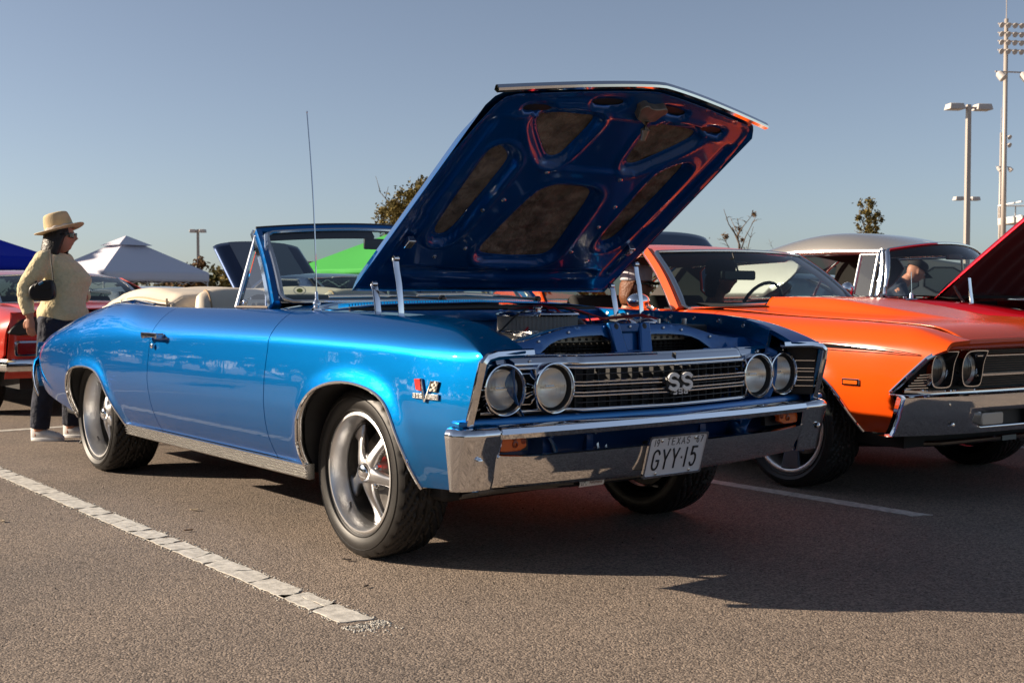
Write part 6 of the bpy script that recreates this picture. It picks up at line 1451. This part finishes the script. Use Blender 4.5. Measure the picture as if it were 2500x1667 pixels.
def crown(a, t):
    q = a * 2 * math.pi; c, s_ = math.cos(q), math.sin(q); r = sp(t, [(0, .098), (.3, .094), (.6, .086), (.78, .076), (.9, .050), (1, .0)]); z = sp(t, [(0, 0), (.3, .045), (.6, .095), (.78, .122), (.9, .128), (1, .112)])
    return HM @ Vector((c * r * 1.04, s_ * r * .86, z))
b.grid(crown, 56, 20); ht = b.obj('hat', STRAW, WO, sharp=50, thick=.004)
b = MB(); b.grid(lambda a, t: HM @ Vector((math.cos(a * 6.2832) * (.1005 - .003 * t) * 1.04, math.sin(a * 6.2832) * (.1005 - .003 * t) * .86, .004 + .026 * t + .004 * math.sin(a * 60))), 60, 4); b.obj('hat_band', mat('pale_ribbon', (.50, .46, .44), .7), ht, thick=.003)
b = MB(); b.tube([Vector((.095, .20, 1.018)) + Vector((math.cos(q) * .005, math.cos(q) * .030, math.sin(q) * .032)) for q in np.linspace(0, 6.28, 17)[:-1]], .007, 6, closed=True); b.obj('wrist_watch', CHROME, WO)
HB = thing('handbag', 'small black shoulder bag tucked under the woman\'s arm', 'handbag', (-4.602, -.449, -.003), R(51.8))
b = MB(); b.prism(round_poly([(-.205, .985), (-.04, .985), (-.028, 1.06), (-.045, 1.125), (-.075, 1.135), (-.165, 1.115), (-.215, 1.07)], 2), lambda a, c, d: (a + .03, d, c), -.325, -.262); b.obj('bag', LEATHER, HB, bevel=.016, seg=3)
b = MB(); b.prism(round_poly([(-.170, 1.06), (-.045, 1.06), (-.045, 1.125), (-.150, 1.118)], 2), lambda a, c, d: (a + .03, d, c), -.332, -.328); b.obj('flap', LEATHER, HB, bevel=.002)
b = MB(); b.tube([(-.02, -.285, 1.11), (-.035, -.262, 1.19), (-.055, -.232, 1.27), (-.075, -.185, 1.338), (-.10, -.15, 1.330), (-.12, -.19, 1.24), (-.15, -.262, 1.11)], .009, 8, flat=(.5, 1)); b.obj('strap', STRAP, HB)
b = MB(); b.tube([(-.10, -.333, 1.10), (-.07, -.333, 1.118)], .008, 8); b.obj('clasp', CHROME, HB)
# folding chair by her feet
FC = thing('folding_chair', 'black folding chair standing behind the blue car\'s rear wheel', 'chair', (-4.30, -.18, 0), R(40))
for sy in (-1, 1):
    for p in ([(-.22, .22 * sy, .0), (.20, .22 * sy, .44)], [(.24, .25 * sy, .0), (-.14, .25 * sy, .45), (-.24, .25 * sy, .80)]):
        b = MB(); b.tube(p, .013, 8); b.obj('leg', BLACK, FC)
b = MB(); b.box((.02, 0, .44), (.42, .46, .025)); b.obj('seat', BLACK, FC, bevel=.008)
b = MB(); b.box((-.215, 0, .70), (.02, .48, .20), rot=Matrix.Rotation(-.25, 3, 'Y')); b.obj('backrest', BLACK, FC, bevel=.008)

def seated(label, loc, yaw, hy, top, hair, cap, s=1.0, cap_m=None):
    T = thing('person', label, 'person', loc, yaw)
    b = MB(); M = head_mb(b, Vector((.03, 0, .66)), hy, s, .04)
    b.tube([(-.02, 0, .46), (.0, 0, .54), (.015, 0, .61)], [.075, .058, .056], 12)
    b.tube([(-.02, 0, .02), (-.03, 0, .2), (-.03, 0, .38), (-.02, 0, .47)], [.15, .15, .165, .08], 14, flat=(1.25, .75))
    for sy in (-1, 1):
        b.tube([(-.02, .19 * sy, .42), (.02, .245 * sy, .28), (.08, .24 * sy, .16), (.24, .20 * sy, .17), (.34, .17 * sy, .19)], [.06, .052, .045, .038, .028], 10)
        hand(b, (.34, .17 * sy, .19), (1, -.2 * sy, .05), (0, 0, 1), 1, .7, sy)
        b.tube([(-.02, .10 * sy, .02), (.24, .11 * sy, .05), (.44, .12 * sy, .06), (.50, .12 * sy, -.15), (.50, .12 * sy, -.30)], [.10, .085, .065, .055, .04], 10); b.tube([(.48, .12 * sy, -.33), (.62, .12 * sy, -.35)], .035, 8)
    fuse(b.obj('body', SKIN, T, sharp=0), .0085, 2); face_bits(M, T, s)
    b = MB(); b.tube([(-.02, 0, .0), (-.03, 0, .2), (-.03, 0, .38), (-.022, 0, .455), (-.015, 0, .485)], [.165, .168, .182, .12, .066], 18, flat=(1.25, .78))
    for sy in (-1, 1): b.tube([(-.02, .17 * sy, .425), (.02, .245 * sy, .28), (.07, .243 * sy, .19)], [.075, .066, .060], 12)
    fuse(b.obj('shirt', top, T, sharp=0), .011, 2)
    b = MB()
    for sy in (-1, 1): b.tube([(-.05, .10 * sy, .02), (.24, .11 * sy, .05), (.45, .12 * sy, .06), (.50, .12 * sy, -.15), (.50, .12 * sy, -.28)], [.12, .10, .08, .07, .06], 10)
    fuse(b.obj('trousers', JEANS, T, sharp=0), .014, 1)
    b = MB()
    def hr(a, t):
        q = a * 2 * math.pi; d = .5 * (1 - math.cos(q)); z = .06 - (.185 * t) * (.10 + .90 * smooth(.40, .72, d)); r = sp(t, [(0, .06), (.3, .094), (.7, .096), (1, .078)])
        return M @ (Vector((-.012 + math.cos(q) * r, math.sin(q) * r * .86, z)) * s)
    b.grid(hr, 48, 12); b.obj('hair', hair, T, sharp=0, thick=.010)
    if cap is not None:
        b = MB(); b.grid(lambda a, t: M @ (Vector((-.004 + math.cos(a * 6.2832) * sp(t, [(0, .101), (.4, .103), (.75, .080), (1, 0)]), math.sin(a * 6.2832) * sp(t, [(0, .086), (.4, .088), (.75, .068), (1, 0)]), .036 + sp(t, [(0, 0), (.4, .062), (.75, .098), (1, .108)]))) * s), 36, 12); cp_ = b.obj('cap', cap, T, sharp=0, thick=.004)
        b = MB(); b.grid(lambda a, t: M @ (Vector((.075 + .085 * t * math.cos(a * .9), .080 * math.sin(a * 1.2) * (1 - .15 * t), .040 - .018 * t - .012 * abs(a) ** 2)) * s), 12, 6, u=(-1, 1)); b.obj('peak', cap_m or cap, cp_, thick=.004)
        for q in range(6):
            b = MB(); b.tube([M @ (Vector((-.004 + math.cos(q * 1.047) * sp(t, [(0, .104), (.4, .106), (.75, .083), (1, .002)]), math.sin(q * 1.047) * sp(t, [(0, .089), (.4, .091), (.75, .071), (1, .002)]), .037 + sp(t, [(0, 0), (.4, .062), (.75, .098), (1, .109)]))) * s) for t in np.linspace(0, 1, 10)], .0022, 5); b.obj('cap_seam', cap, cp_)
    return T
_c, _s = math.cos(R(-4.58)), math.sin(R(-4.58))
def in_orange(x, y, z): return (-.0117 + _c * x - _s * y, 2.6925 + _s * x + _c * y, z)
seated('young man in a white cap and sunglasses sitting at the orange car\'s open side window', in_orange(-1.86, -.40, .425), R(30), R(16), mat('grey_shirt', (.05, .048, .045), .85), HAIR_R, mat('white_mesh_cap', (.62, .60, .64), .75, bump=(260, .3, .002)), 1.02, mat('dark_peak', (.03, .025, .02), .8))
seated('man in a dark cap sitting at the wheel of the orange car', in_orange(-1.84, .36, .475), R(32), R(14), mat('black_shirt', (.012, .012, .013), .9), HAIR_D, mat('black_cap', (.010, .010, .011), .85))
# stooping man beyond the red and silver car
NM = thing('person', 'stooping man in a dark cap and navy jacket seen through the silver roofed car', 'person', (-3.20, 7.26, 0), R(38))
b = MB(); M = head_mb(b, Vector((.30, 0, 1.27)), R(25), 1.0, .5); b.tube([(.16, 0, 1.13), (.24, 0, 1.21)], .06, 12); b.tube([(-.02, 0, .86), (.02, 0, 1.0), (.12, 0, 1.14)], [.14, .15, .12], 12, flat=(1.25, .8))
for sy in (-1, 1):
    b.tube([(-.02, .10 * sy, .86), (.02, .11 * sy, .46), (-.03, .11 * sy, .06)], [.10, .065, .045], 10); b.tube([(-.05, .11 * sy, .035), (.12, .11 * sy, .03)], .035, 8)
    b.tube([(.12, .20 * sy, 1.10), (.22, .26 * sy, .90), (.38, .18 * sy, .84)], [.06, .05, .03], 10); hand(b, (.38, .18 * sy, .84), (1, -.4 * sy, -.1), (0, 0, 1), 1, .7, sy)
fuse(b.obj('body', SKIN, NM, sharp=0), .009, 2); face_bits(M, NM, 1.0, False)
b = MB(); b.tube([(-.03, 0, .80), (-.02, 0, .90), (.02, 0, 1.0), (.12, 0, 1.14), (.17, 0, 1.19)], [.17, .18, .185, .155, .08], 16, flat=(1.22, .85))
for sy in (-1, 1): b.tube([(.12, .17 * sy, 1.12), (.22, .26 * sy, .90), (.36, .19 * sy, .845)], [.085, .066, .05], 12)
fuse(b.obj('jacket', mat('navy_jacket', (.012, .022, .045), .8, bump=(20, .4, .02)), NM, sharp=0), .012, 2)
b = MB()
for sy in (-1, 1): b.tube([(-.02, .10 * sy, .86), (.02, .11 * sy, .46), (-.03, .11 * sy, .06)], [.125, .09, .08], 10)
fuse(b.obj('trousers', JEANS, NM, sharp=0), .015, 1)
b = MB(); b.grid(lambda a, t: M @ Vector((-.004 + math.cos(a * 6.2832) * sp(t, [(0, .101), (.4, .103), (.75, .080), (1, 0)]), math.sin(a * 6.2832) * sp(t, [(0, .086), (.4, .088), (.75, .068), (1, 0)]), .03 + sp(t, [(0, 0), (.4, .055), (.75, .085), (1, .095)]))), 30, 10)
b.grid(lambda a, t: M @ Vector((.075 + .085 * t, .078 * math.sin(a * 1.2), .034 - .02 * t)), 8, 4, u=(-1, 1)); b.obj('cap', mat('black_cap', (.01, .01, .011)), NM, thick=.004)

# ================================================================== tents, van, trailer
def canopy(label, loc, rz, w, eave, peak, cloth, val=.28, cap=True):
    T = thing('canopy_tent', label, 'canopy', loc, rz)
    h = w / 2; b = MB()
    def side(k):
        A = Matrix.Rotation(k * math.pi / 2, 3, 'Z')
        b.grid(lambda u, t: A @ Vector((h * (1 - t), u * h * (1 - t), eave + (peak - eave) * (t ** 1.0) - .10 * math.sin(math.pi * t) * (1 - u * u) * .6)), 8, 8, u=(-1, 1))
    for k in range(4): side(k)
    b.obj('roof_cloth', cloth, T, sharp=25)
    for k in range(4):
        A = Matrix.Rotation(k * math.pi / 2, 3, 'Z'); b = MB(); b.grid(lambda u, t: A @ Vector((h + .01 + .012 * math.sin(u * 9) * t, u * h, eave - val * t)), 20, 3, u=(-1, 1)); b.obj('valance', cloth, T, thick=.004)
        b = MB(); p = A @ Vector((h - .03, h - .03, 0)); b.tube([p, p + Vector((0, 0, eave))], .022, 6, flat=(1, 1)); b.obj('leg', WHITE, T)
        b = MB(); n = 4
        for i in range(n):
            u0, u1 = -1 + 2 * i / n, -1 + 2 * (i + 1) / n
            for z0, z1 in ((eave - .06, eave - .36), (eave - .36, eave - .06)): b.tube([A @ Vector((h - .05, u0 * h, z0)), A @ Vector((h - .05, u1 * h, z1))], .012, 5)
        b.obj('truss', WHITE, T)
    if cap:
        b = MB(); c = .16 * w
        for k in range(4):
            A = Matrix.Rotation(k * math.pi / 2, 3, 'Z'); b.grid(lambda u, t: A @ Vector((c * (1 - t), u * c * (1 - t), peak - .02 - (peak - eave) * .29 * (1 - t) + .09)), 4, 4, u=(-1, 1))
        b.obj('vent_cap', cloth, T, sharp=25)
    return T
canopy('white canopy tent with its near slope in shade, behind the faded red coupe', (-31.7, 9.85, 0), R(10), 3.5, 1.78, 2.84, mat('white_canvas_cloth', (.62, .62, .70), .8, spec=.1))
canopy('royal blue canopy tent at the left edge behind the woman', (-24.4, 3.05, 0), R(20), 3.3, 1.92, 2.72, mat('blue_canvas_cloth', (.006, .022, .42), .7, spec=.2), .30)
canopy('bright green canopy tent seen through the blue car\'s windscreen', (-17.6, 10.5, 0), R(10), 3.1, 1.60, 2.42, mat('green_canvas_cloth', (.11, .52, .10), .7, spec=.2), .10, cap=False)
# cream van behind the silver roof
VN = thing('van', 'cream van with dark side windows parked beyond the red hardtop', 'van', (-8.6, 14.2, 0), R(68))
VC = mat('cream_van_paint', (.30, .31, .25), .4, 0, .6)
b = MB(); b.prism(round_poly([(-2.6, .35), (2.2, .35), (2.5, .55), (2.5, 1.05), (2.2, 1.15), (1.9, 1.68), (-2.5, 1.74), (-2.62, 1.6)], 1), lambda x, z, d: (x, d, z), -.95, .95); b.obj('van_body', VC, VN, bevel=.05, seg=3)
for sy in (-1, 1):
    for x0, x1 in ((-2.3, -1.35), (-1.2, -.35), (-.2, .65), (.8, 1.7)):
        b = MB(); b.prism(round_poly([(x0, 1.12), (x1, 1.10), (x1 - (.18 if x1 > 1.5 else 0), 1.50), (x0, 1.50)], 1), lambda x, z, d: (x, d * sy, z), .955, .962); f_ = b.obj('window', GLASS_D if False else mat('van_window', (.05, .075, .075), .08, 0, .5), VN, bevel=.002)
        b = MB(); q = round_poly([(x0 - .02, 1.10), (x1 + .02, 1.10), (x1 + .02 - (.18 if x1 > 1.5 else 0), 1.52), (x0 - .02, 1.52)], 1); b.tube([(x, .962 * sy, z) for x, z in q], .012, 6, closed=True); b.obj('window_seal', BLACK, f_)
    b = MB(); b.tube([(-2.5, .962 * sy, .98), (2.4, .962 * sy, .98)], .012, 6); b.obj('side_molding', CHROME_S, VN)
b = MB(); b.prism([(-.72, 1.16), (.72, 1.16), (.62, 1.56), (-.62, 1.56)], lambda y, z, d: (2.235 - (z - 1.2) * .40 + d, y, z), 0, .02); b.obj('windscreen', mat('van_window', (.05, .06, .06)), VN)
for x, sy in ((1.6, -1), (1.6, 1), (-1.6, -1), (-1.6, 1)): wheel_parts(VN, sy, Rt=.33, w=.21, rim=.22, style='blade', loc=(x, .82 * sy, .33), tyre_mesh=tmo)
# food trailer with its sign
FT = thing('food_trailer', 'dark roofed food trailer with a blue KONA sign glimpsed through the windscreen', 'trailer', (-33.6, 20.2, 0), R(52))
b = MB(); b.box((0, 0, 1.30), (5.2, 2.2, 1.7)); b.obj('trailer_body', mat('olive_mural', (.09, .10, .055), .7, vary=(1.6, .7)), FT, bevel=.05)
b = MB(); b.box((0, 0, 2.25), (5.5, 2.5, .16)); b.obj('roof', mat('dark_brown_roof', (.05, .030, .022), .8), FT, bevel=.03)
b = MB(); b.box((.15, -1.125, 1.92), (2.0, .04, .44)); sg = b.obj('sign_board', mat('sign_blue', (.01, .11, .30), .6), FT)
text_mesh('KONA', .42, lambda a, c, d: (.15 + a, -1.150, 1.92 + c)).obj('lettering', mat('sign_navy', (.006, .03, .12), .6), sg, sharp=0)
b = MB(); b.box((-1.7, -1.12, 1.90), (1.2, .03, .40)); b.obj('mural_panel', mat('mural_grey', (.30, .28, .26), .7, vary=(5, .6)), FT)
b = MB(); b.box((.1, -1.11, 1.32), (2.6, .02, .55)); b.obj('serving_hatch', BLACK, FT)
for x in (-1.0, 1.0):
    b = MB(); b.lathe([(.12, -.1), (.32, -.1), (.34, 0), (.32, .1), (.12, .1)], o=(x, -1.0, .34), ax=(0, 1, 0), n=24); b.obj('wheel', RUBBER, FT)

# ================================================================== lamp posts, floodlights, stand
GALV = mat('galvanised_steel', (.42, .37, .33), .55, .3)
LAMPW = mat('lamp_housing_paint', (.50, .46, .43), .5)
def lamp_post(label, loc, rz, h, arm=.35, head=(.50, .22, .16), r=.075, n=2, group='parking lot lamp posts'):
    T = thing('lamp_post', label, 'lamp post', loc, rz, group)
    b = MB(); b.tube([(0, 0, 0), (0, 0, h)], [r * 1.15, r * .9], 4, up=(1, 0, 0)); b.obj('pole', GALV, T, sharp=30)
    b = MB(); b.box((0, 0, .25), (.45, .45, .5)); b.obj('base', mat('concrete', (.35, .33, .30), .9), T, bevel=.02)
    for s_ in (-1, 1)[:n]:
        b = MB(); b.tube([(0, 0, h - .12), (0, s_ * arm, h - .10)], .035, 6); a = b.obj('arm', GALV, T)
        b = MB(); b.box((0, s_ * (arm + head[0] / 2), h - .08), (head[1] * 1.6, head[0], head[2]), taper=.85); hd_ = b.obj('lamp_head', LAMPW, T, bevel=.015)
        b = MB(); b.box((0, s_ * (arm + head[0] / 2), h - .08 - head[2] / 2 - .004), (head[1] * 1.2, head[0] * .8, .01)); b.obj('lens', mat('lamp_lens', (.4, .4, .38), .2), hd_)
    return T
fw = R(141.85)
lamp_post('tall square lamp post with two box heads right of the silver roof', (-18.15, 33.85, 0), fw + R(8), 7.55, .22, (.56, .28, .20), .105)
lamp_post('farther twin headed lamp post half hidden behind the nearer post', (-31.36, 55.93, 0), fw + R(8), 6.48, .22, (.50, .26, .20), .13)
lamp_post('thin lamp post with a small twin head beyond the white tent', (-53.25, 21.42, 0), fw, 4.5, .10, (.30, .25, .16), .085)
def flood_tower(label, loc, rz, h, rows, wdt, low=None, ls=1):
    T = thing('floodlight_mast', label, 'floodlight', loc, rz, 'stadium floodlight masts')
    b = MB(); b.tube([(0, 0, 0), (0, 0, h)], [.20, .13], 12); b.obj('mast', GALV, T, sharp=0)
    b = MB(); b.tube([(0, 0, h), (0, 0, h + 3.2)], .03, 6); b.obj('lightning_rod', GALV, T)
    for k, z in enumerate(rows):
        b = MB(); b.tube([(.25, -wdt[0], z), (.25, wdt[1], z)], .05, 6); b.obj('crossbar', GALV, T)
        y = -wdt[0] + .1
        while y < wdt[1]:
            b = MB(); b.lathe([(.06 * ls, 0), (.20 * ls, .12 * ls), (.34 * ls, .30 * ls), (.36 * ls, .42 * ls), (.34 * ls, .43 * ls), (.0, .38 * ls)], o=(.30, y, z - .05), ax=(1, .15, -.55), n=12); b.obj('floodlight', LAMPW, T)
            y += .90 * ls
    if low:
        b = MB(); b.tube([(.2, -.9, low), (.2, 1.1, low)], .05, 6); b.obj('crossbar', GALV, T)
        for y in (-.75, 1.0):
            b = MB(); b.lathe([(.10, 0), (.25, .15), (.30, .60), (.28, .64), (0, .6)], o=(.25, y, low - .05), ax=(.7, .55, -1), n=14); b.obj('floodlight', LAMPW, T)
    return T
flood_tower('stadium floodlight mast with rows of lamps at the right edge', (-38.8, 73.0, 0), fw + math.pi + R(10), 19.9, (19.5, 18.9, 18.35, 17.75), (.75, 4.5), 16.3, .55)
flood_tower('farther stadium floodlight mast left of the big one', (-76.25, 138.9, 0), fw + math.pi + R(20), 22.0, (21.6, 20.6), (.1, 1.2), 17.7, .9)
BL = thing('grandstand', 'raised grandstand walkway with white railing at the right edge', 'grandstand', (-38.6, 74.6, 0), fw - math.pi / 2)
b = MB(); b.box((4.2, 0, 6.35), (9.6, 4, .40)); b.obj('deck', mat('stand_concrete', (.50, .47, .42), .8), BL)
for z in (6.55, 7.5):
    b = MB(); b.tube([(-.6, 1.9, z), (9, 1.9, z)], .06, 6); b.tube([(-.6, 1.9, z), (-.6, -1.9, z)], .06, 6); b.obj('rail', WHITE, BL)
for x in np.arange(-.6, 9, 1.2):
    b = MB(); b.tube([(x, 1.9, 6.5), (x, 1.9, 7.5)], .045, 6); b.obj('rail_post', GALV, BL)
for x in (1.2, 6.5):
    b = MB(); b.box((x, 0, 3.1), (.4, .4, 6.2)); b.obj('column', GALV, BL)
for k in range(6):
    b = MB(); b.box((4.0 + k * .7, -1.2, 5.9 - k * .30), (1.5, 2, .12)); b.obj('step', mat('stand_concrete', (.5, .47, .42)), BL)
for k in range(4):
    b = MB(); b.tube([(1.2 + k * .3, 1.0, 6.1 - k * .2), (4.5 + k, 1.0, 4.2 - k * .2)], .10, 6); b.obj('strut', DARK, BL)

# ================================================================== trees
def leaf_mat(name, a, b_):
    m = mat(name, a, .7, spec=.2); nt = m.node_tree; p = nt.nodes['Principled BSDF']; tc = nt.nodes.new('ShaderNodeTexCoord'); n = nt.nodes.new('ShaderNodeTexWhiteNoise')
    v = nt.nodes.new('ShaderNodeVectorMath'); v.operation = 'SNAP'; v.inputs[1].default_value = (.25, .25, .25); nt.links.new(tc.outputs['Object'], v.inputs[0]); nt.links.new(v.outputs[0], n.inputs['Vector'])
    r = nt.nodes.new('ShaderNodeValToRGB'); r.color_ramp.elements[0].color = (*a, 1); r.color_ramp.elements[1].color = (*b_, 1); nt.links.new(n.outputs['Value'], r.inputs['Fac']); nt.links.new(r.outputs[0], p.inputs['Base Color'])
    return m
BARK = mat('bark', (.10, .075, .055), .9, bump=(30, .6, .02), vary=(9, .4))
OLIVE = leaf_mat('olive_foliage', (.085, .072, .024), (.200, .150, .045)); GREENL = leaf_mat('green_foliage', (.035, .045, .014), (.090, .085, .022)); BROWNL = leaf_mat('brown_foliage', (.085, .045, .020), (.16, .090, .035))
def leaves(b, rnd, c, r, n, s_, sq=1.0):
    for _ in range(n):
        d = Vector((rnd.gauss(0, 1), rnd.gauss(0, 1), rnd.gauss(0, 1) * sq)); d.normalize(); p = Vector(c) + Vector((d.x, d.y, d.z)) * r * (abs(rnd.gauss(0, .62)) + .08)
        u = Vector((rnd.gauss(0, 1), rnd.gauss(0, 1), rnd.gauss(0, 1))).normalized(); w = u.orthogonal().normalized() * s_ * rnd.uniform(.35, .6); u = u * s_ * rnd.uniform(.7, 1.3)
        b.add([p - u, p + w, p + u, p - w], [(0, 1, 2, 3)])
def tree(label, loc, h, crown, leaf_m, seed, nleaf, ls, trunk_r=.12, nb=9, name='tree', group=None, bare=False, clusters=40, trunk_h=None):
    """crown = (radius_x, radius_z, centre height)"""
    T = thing(name, label, 'tree' if name == 'tree' else 'shrub', loc, 0, group); rnd = random.Random(seed); rx, rz_, cz = crown
    b = MB(); th = trunk_h or cz; pts = [(rnd.uniform(-.05, .05) * i, rnd.uniform(-.05, .05) * i, th * i / 6) for i in range(7)]; b.tube(pts, [trunk_r * (1 - .11 * i) for i in range(7)], 8)
    tips = []
    for k in range(nb):
        z0 = th * rnd.uniform(.35, .95); a = rnd.uniform(0, 6.28); i = z0 / th * 6; p = Vector((sp(z0, [(q[2], q[0]) for q in pts]), sp(z0, [(q[2], q[1]) for q in pts]), z0)); L_ = rx * rnd.uniform(.6, 1.05); rise = rnd.uniform(.3, 1.2 if not bare else 2.2)
        q = p + Vector((math.cos(a) * L_ * .5, math.sin(a) * L_ * .5, rise * L_ * .45)); e = p + Vector((math.cos(a + .3) * L_, math.sin(a + .3) * L_, rise * L_))
        b.tube([p, q, e], [trunk_r * .42, trunk_r * .26, trunk_r * .10], 6); tips += [q, e]
        for j in range(4 if bare else 2):
            d = Vector((rnd.gauss(0, 1), rnd.gauss(0, 1), abs(rnd.gauss(.4, .8)))).normalized() * L_ * rnd.uniform(.25, .55); s0 = q.lerp(e, rnd.random()); b.tube([s0, s0 + d * .5 + Vector((0, 0, .03)), s0 + d], [trunk_r * .16, trunk_r * .10, trunk_r * .05], 5); tips.append(s0 + d)
    b.obj('trunk', BARK, T, sharp=0)
    b = MB(); per = max(1, nleaf // clusters)
    for k in range(clusters):
        if bare: c = rnd.choice(tips[::2]); r = rx * .16
        else:
            d = Vector((rnd.gauss(0, 1), rnd.gauss(0, 1), rnd.gauss(0, 1))).normalized() * rnd.random() ** .4; c = Vector((d.x * rx, d.y * rx, cz + d.z * rz_)) * 1.0; r = rx * rnd.uniform(.18, .34)
        leaves(b, rnd, c, r, int(per * rnd.uniform(.6, 1.4)), ls)
    b.obj('crown', leaf_m, T, sharp=0, fix=False)
    return T
tree('round olive green tree showing left of the blue raised bonnet', (-46.4, 30.3, 0), 7.0, (2.0, 2.0, 5.1), OLIVE, 4, 10000, .10, .16, 14, clusters=70)
tree('nearly bare young tree with a few brown leaves above the orange roof', (-26.2, 31.4, 0), 5.0, (.80, 1.2, 3.9), BROWNL, 12, 420, .055, .075, 17, bare=True, clusters=12, trunk_h=3.7)
tree('slim leafy young tree standing above the silver roof', (-23.2, 35.5, 0), 5.2, (.50, 1.15, 3.75), OLIVE, 23, 3000, .060, .055, 12, clusters=60, trunk_h=4.3)
tree('low dark green bush top left of the slim tree', (-25.6, 35.6, 0), 3.1, (.75, .5, 2.65), GREENL, 31, 900, .06, .05, 6, name='shrub', clusters=14)
tree('bare twiggy sapling low above the dark raised bonnet', (-27.6, 30.2, 0), 3.2, (.9, .5, 2.6), BROWNL, 43, 14, .05, .035, 9, bare=True, clusters=3, trunk_h=2.3)
tree('bare twiggy sapling just left of the silver roof', (-25.0, 32.6, 0), 3.0, (.7, .5, 2.5), BROWNL, 47, 8, .05, .03, 8, bare=True, clusters=2, trunk_h=2.2)
rnd = random.Random(77)
for k, px in enumerate(np.linspace(-.8, 1.35, 11)):
    base = Vector((-53.4, 21.2, 0)) + Vector((.618, .786, 0)) * (px * 3.3) + Vector((-.786, .618, 0)) * rnd.uniform(0, 5)
    hh = rnd.uniform(2.0, 3.1)
    tree('%s bush, %s from the white tent in the thicket left of the navy bonnet' % (('olive', 'brown', 'dark green')[k % 3], ('first', 'second', 'third', 'fourth', 'fifth', 'sixth', 'seventh', 'eighth', 'ninth', 'tenth', 'eleventh')[k]), (base.x, base.y, 0), hh, (rnd.uniform(.9, 1.3), hh * .48, hh * .52), (OLIVE, BROWNL, GREENL)[k % 3], 100 + k, 2600, .13, .05, 6, name='shrub', group='bushes of the far thicket', clusters=22)
def wood(name, pts, h0, h1, m, seed, step, ls, n):
    rnd = random.Random(seed); b = MB()
    for (x0, y0), (x1, y1) in zip(pts[:-1], pts[1:]):
        L_ = math.hypot(x1 - x0, y1 - y0); k = 0
        while k < L_:
            t = k / L_; h = rnd.uniform(h0, h1); c = Vector((x0 + (x1 - x0) * t + rnd.gauss(0, 1.2), y0 + (y1 - y0) * t + rnd.gauss(0, 1.2), 0)); w = h * rnd.uniform(.40, .62)
            for j in range(n): 
                z = h * (.12 + .88 * rnd.random()); r = w * math.sqrt(max(.05, 1 - ((z / h - .5) / .52) ** 2)); a = rnd.uniform(0, 6.28); leaves(b, rnd, c + Vector((math.cos(a) * r * .7, math.sin(a) * r * .7, z)), w * .35, 5, ls)
            b.tube([c, c + Vector((0, 0, h * .6))], [.14, .05], 5); k += step * rnd.uniform(.6, 1.4)
    o = b.obj(name, m, sharp=0, fix=False); o['kind'] = 'stuff'; return o
wood('far_wood', [(-110, -10), (-100, 40), (-70, 85), (-30, 120), (40, 130)], 2.6, 4.2, OLIVE, 5, 3.4, .32, 26)
wood('roadside_wood', [(-43, 1), (-38, -12), (-30, -23), (-14, -32), (15, -37), (50, -34)], 6.0, 11.0, GREENL, 9, 2.6, .60, 95)
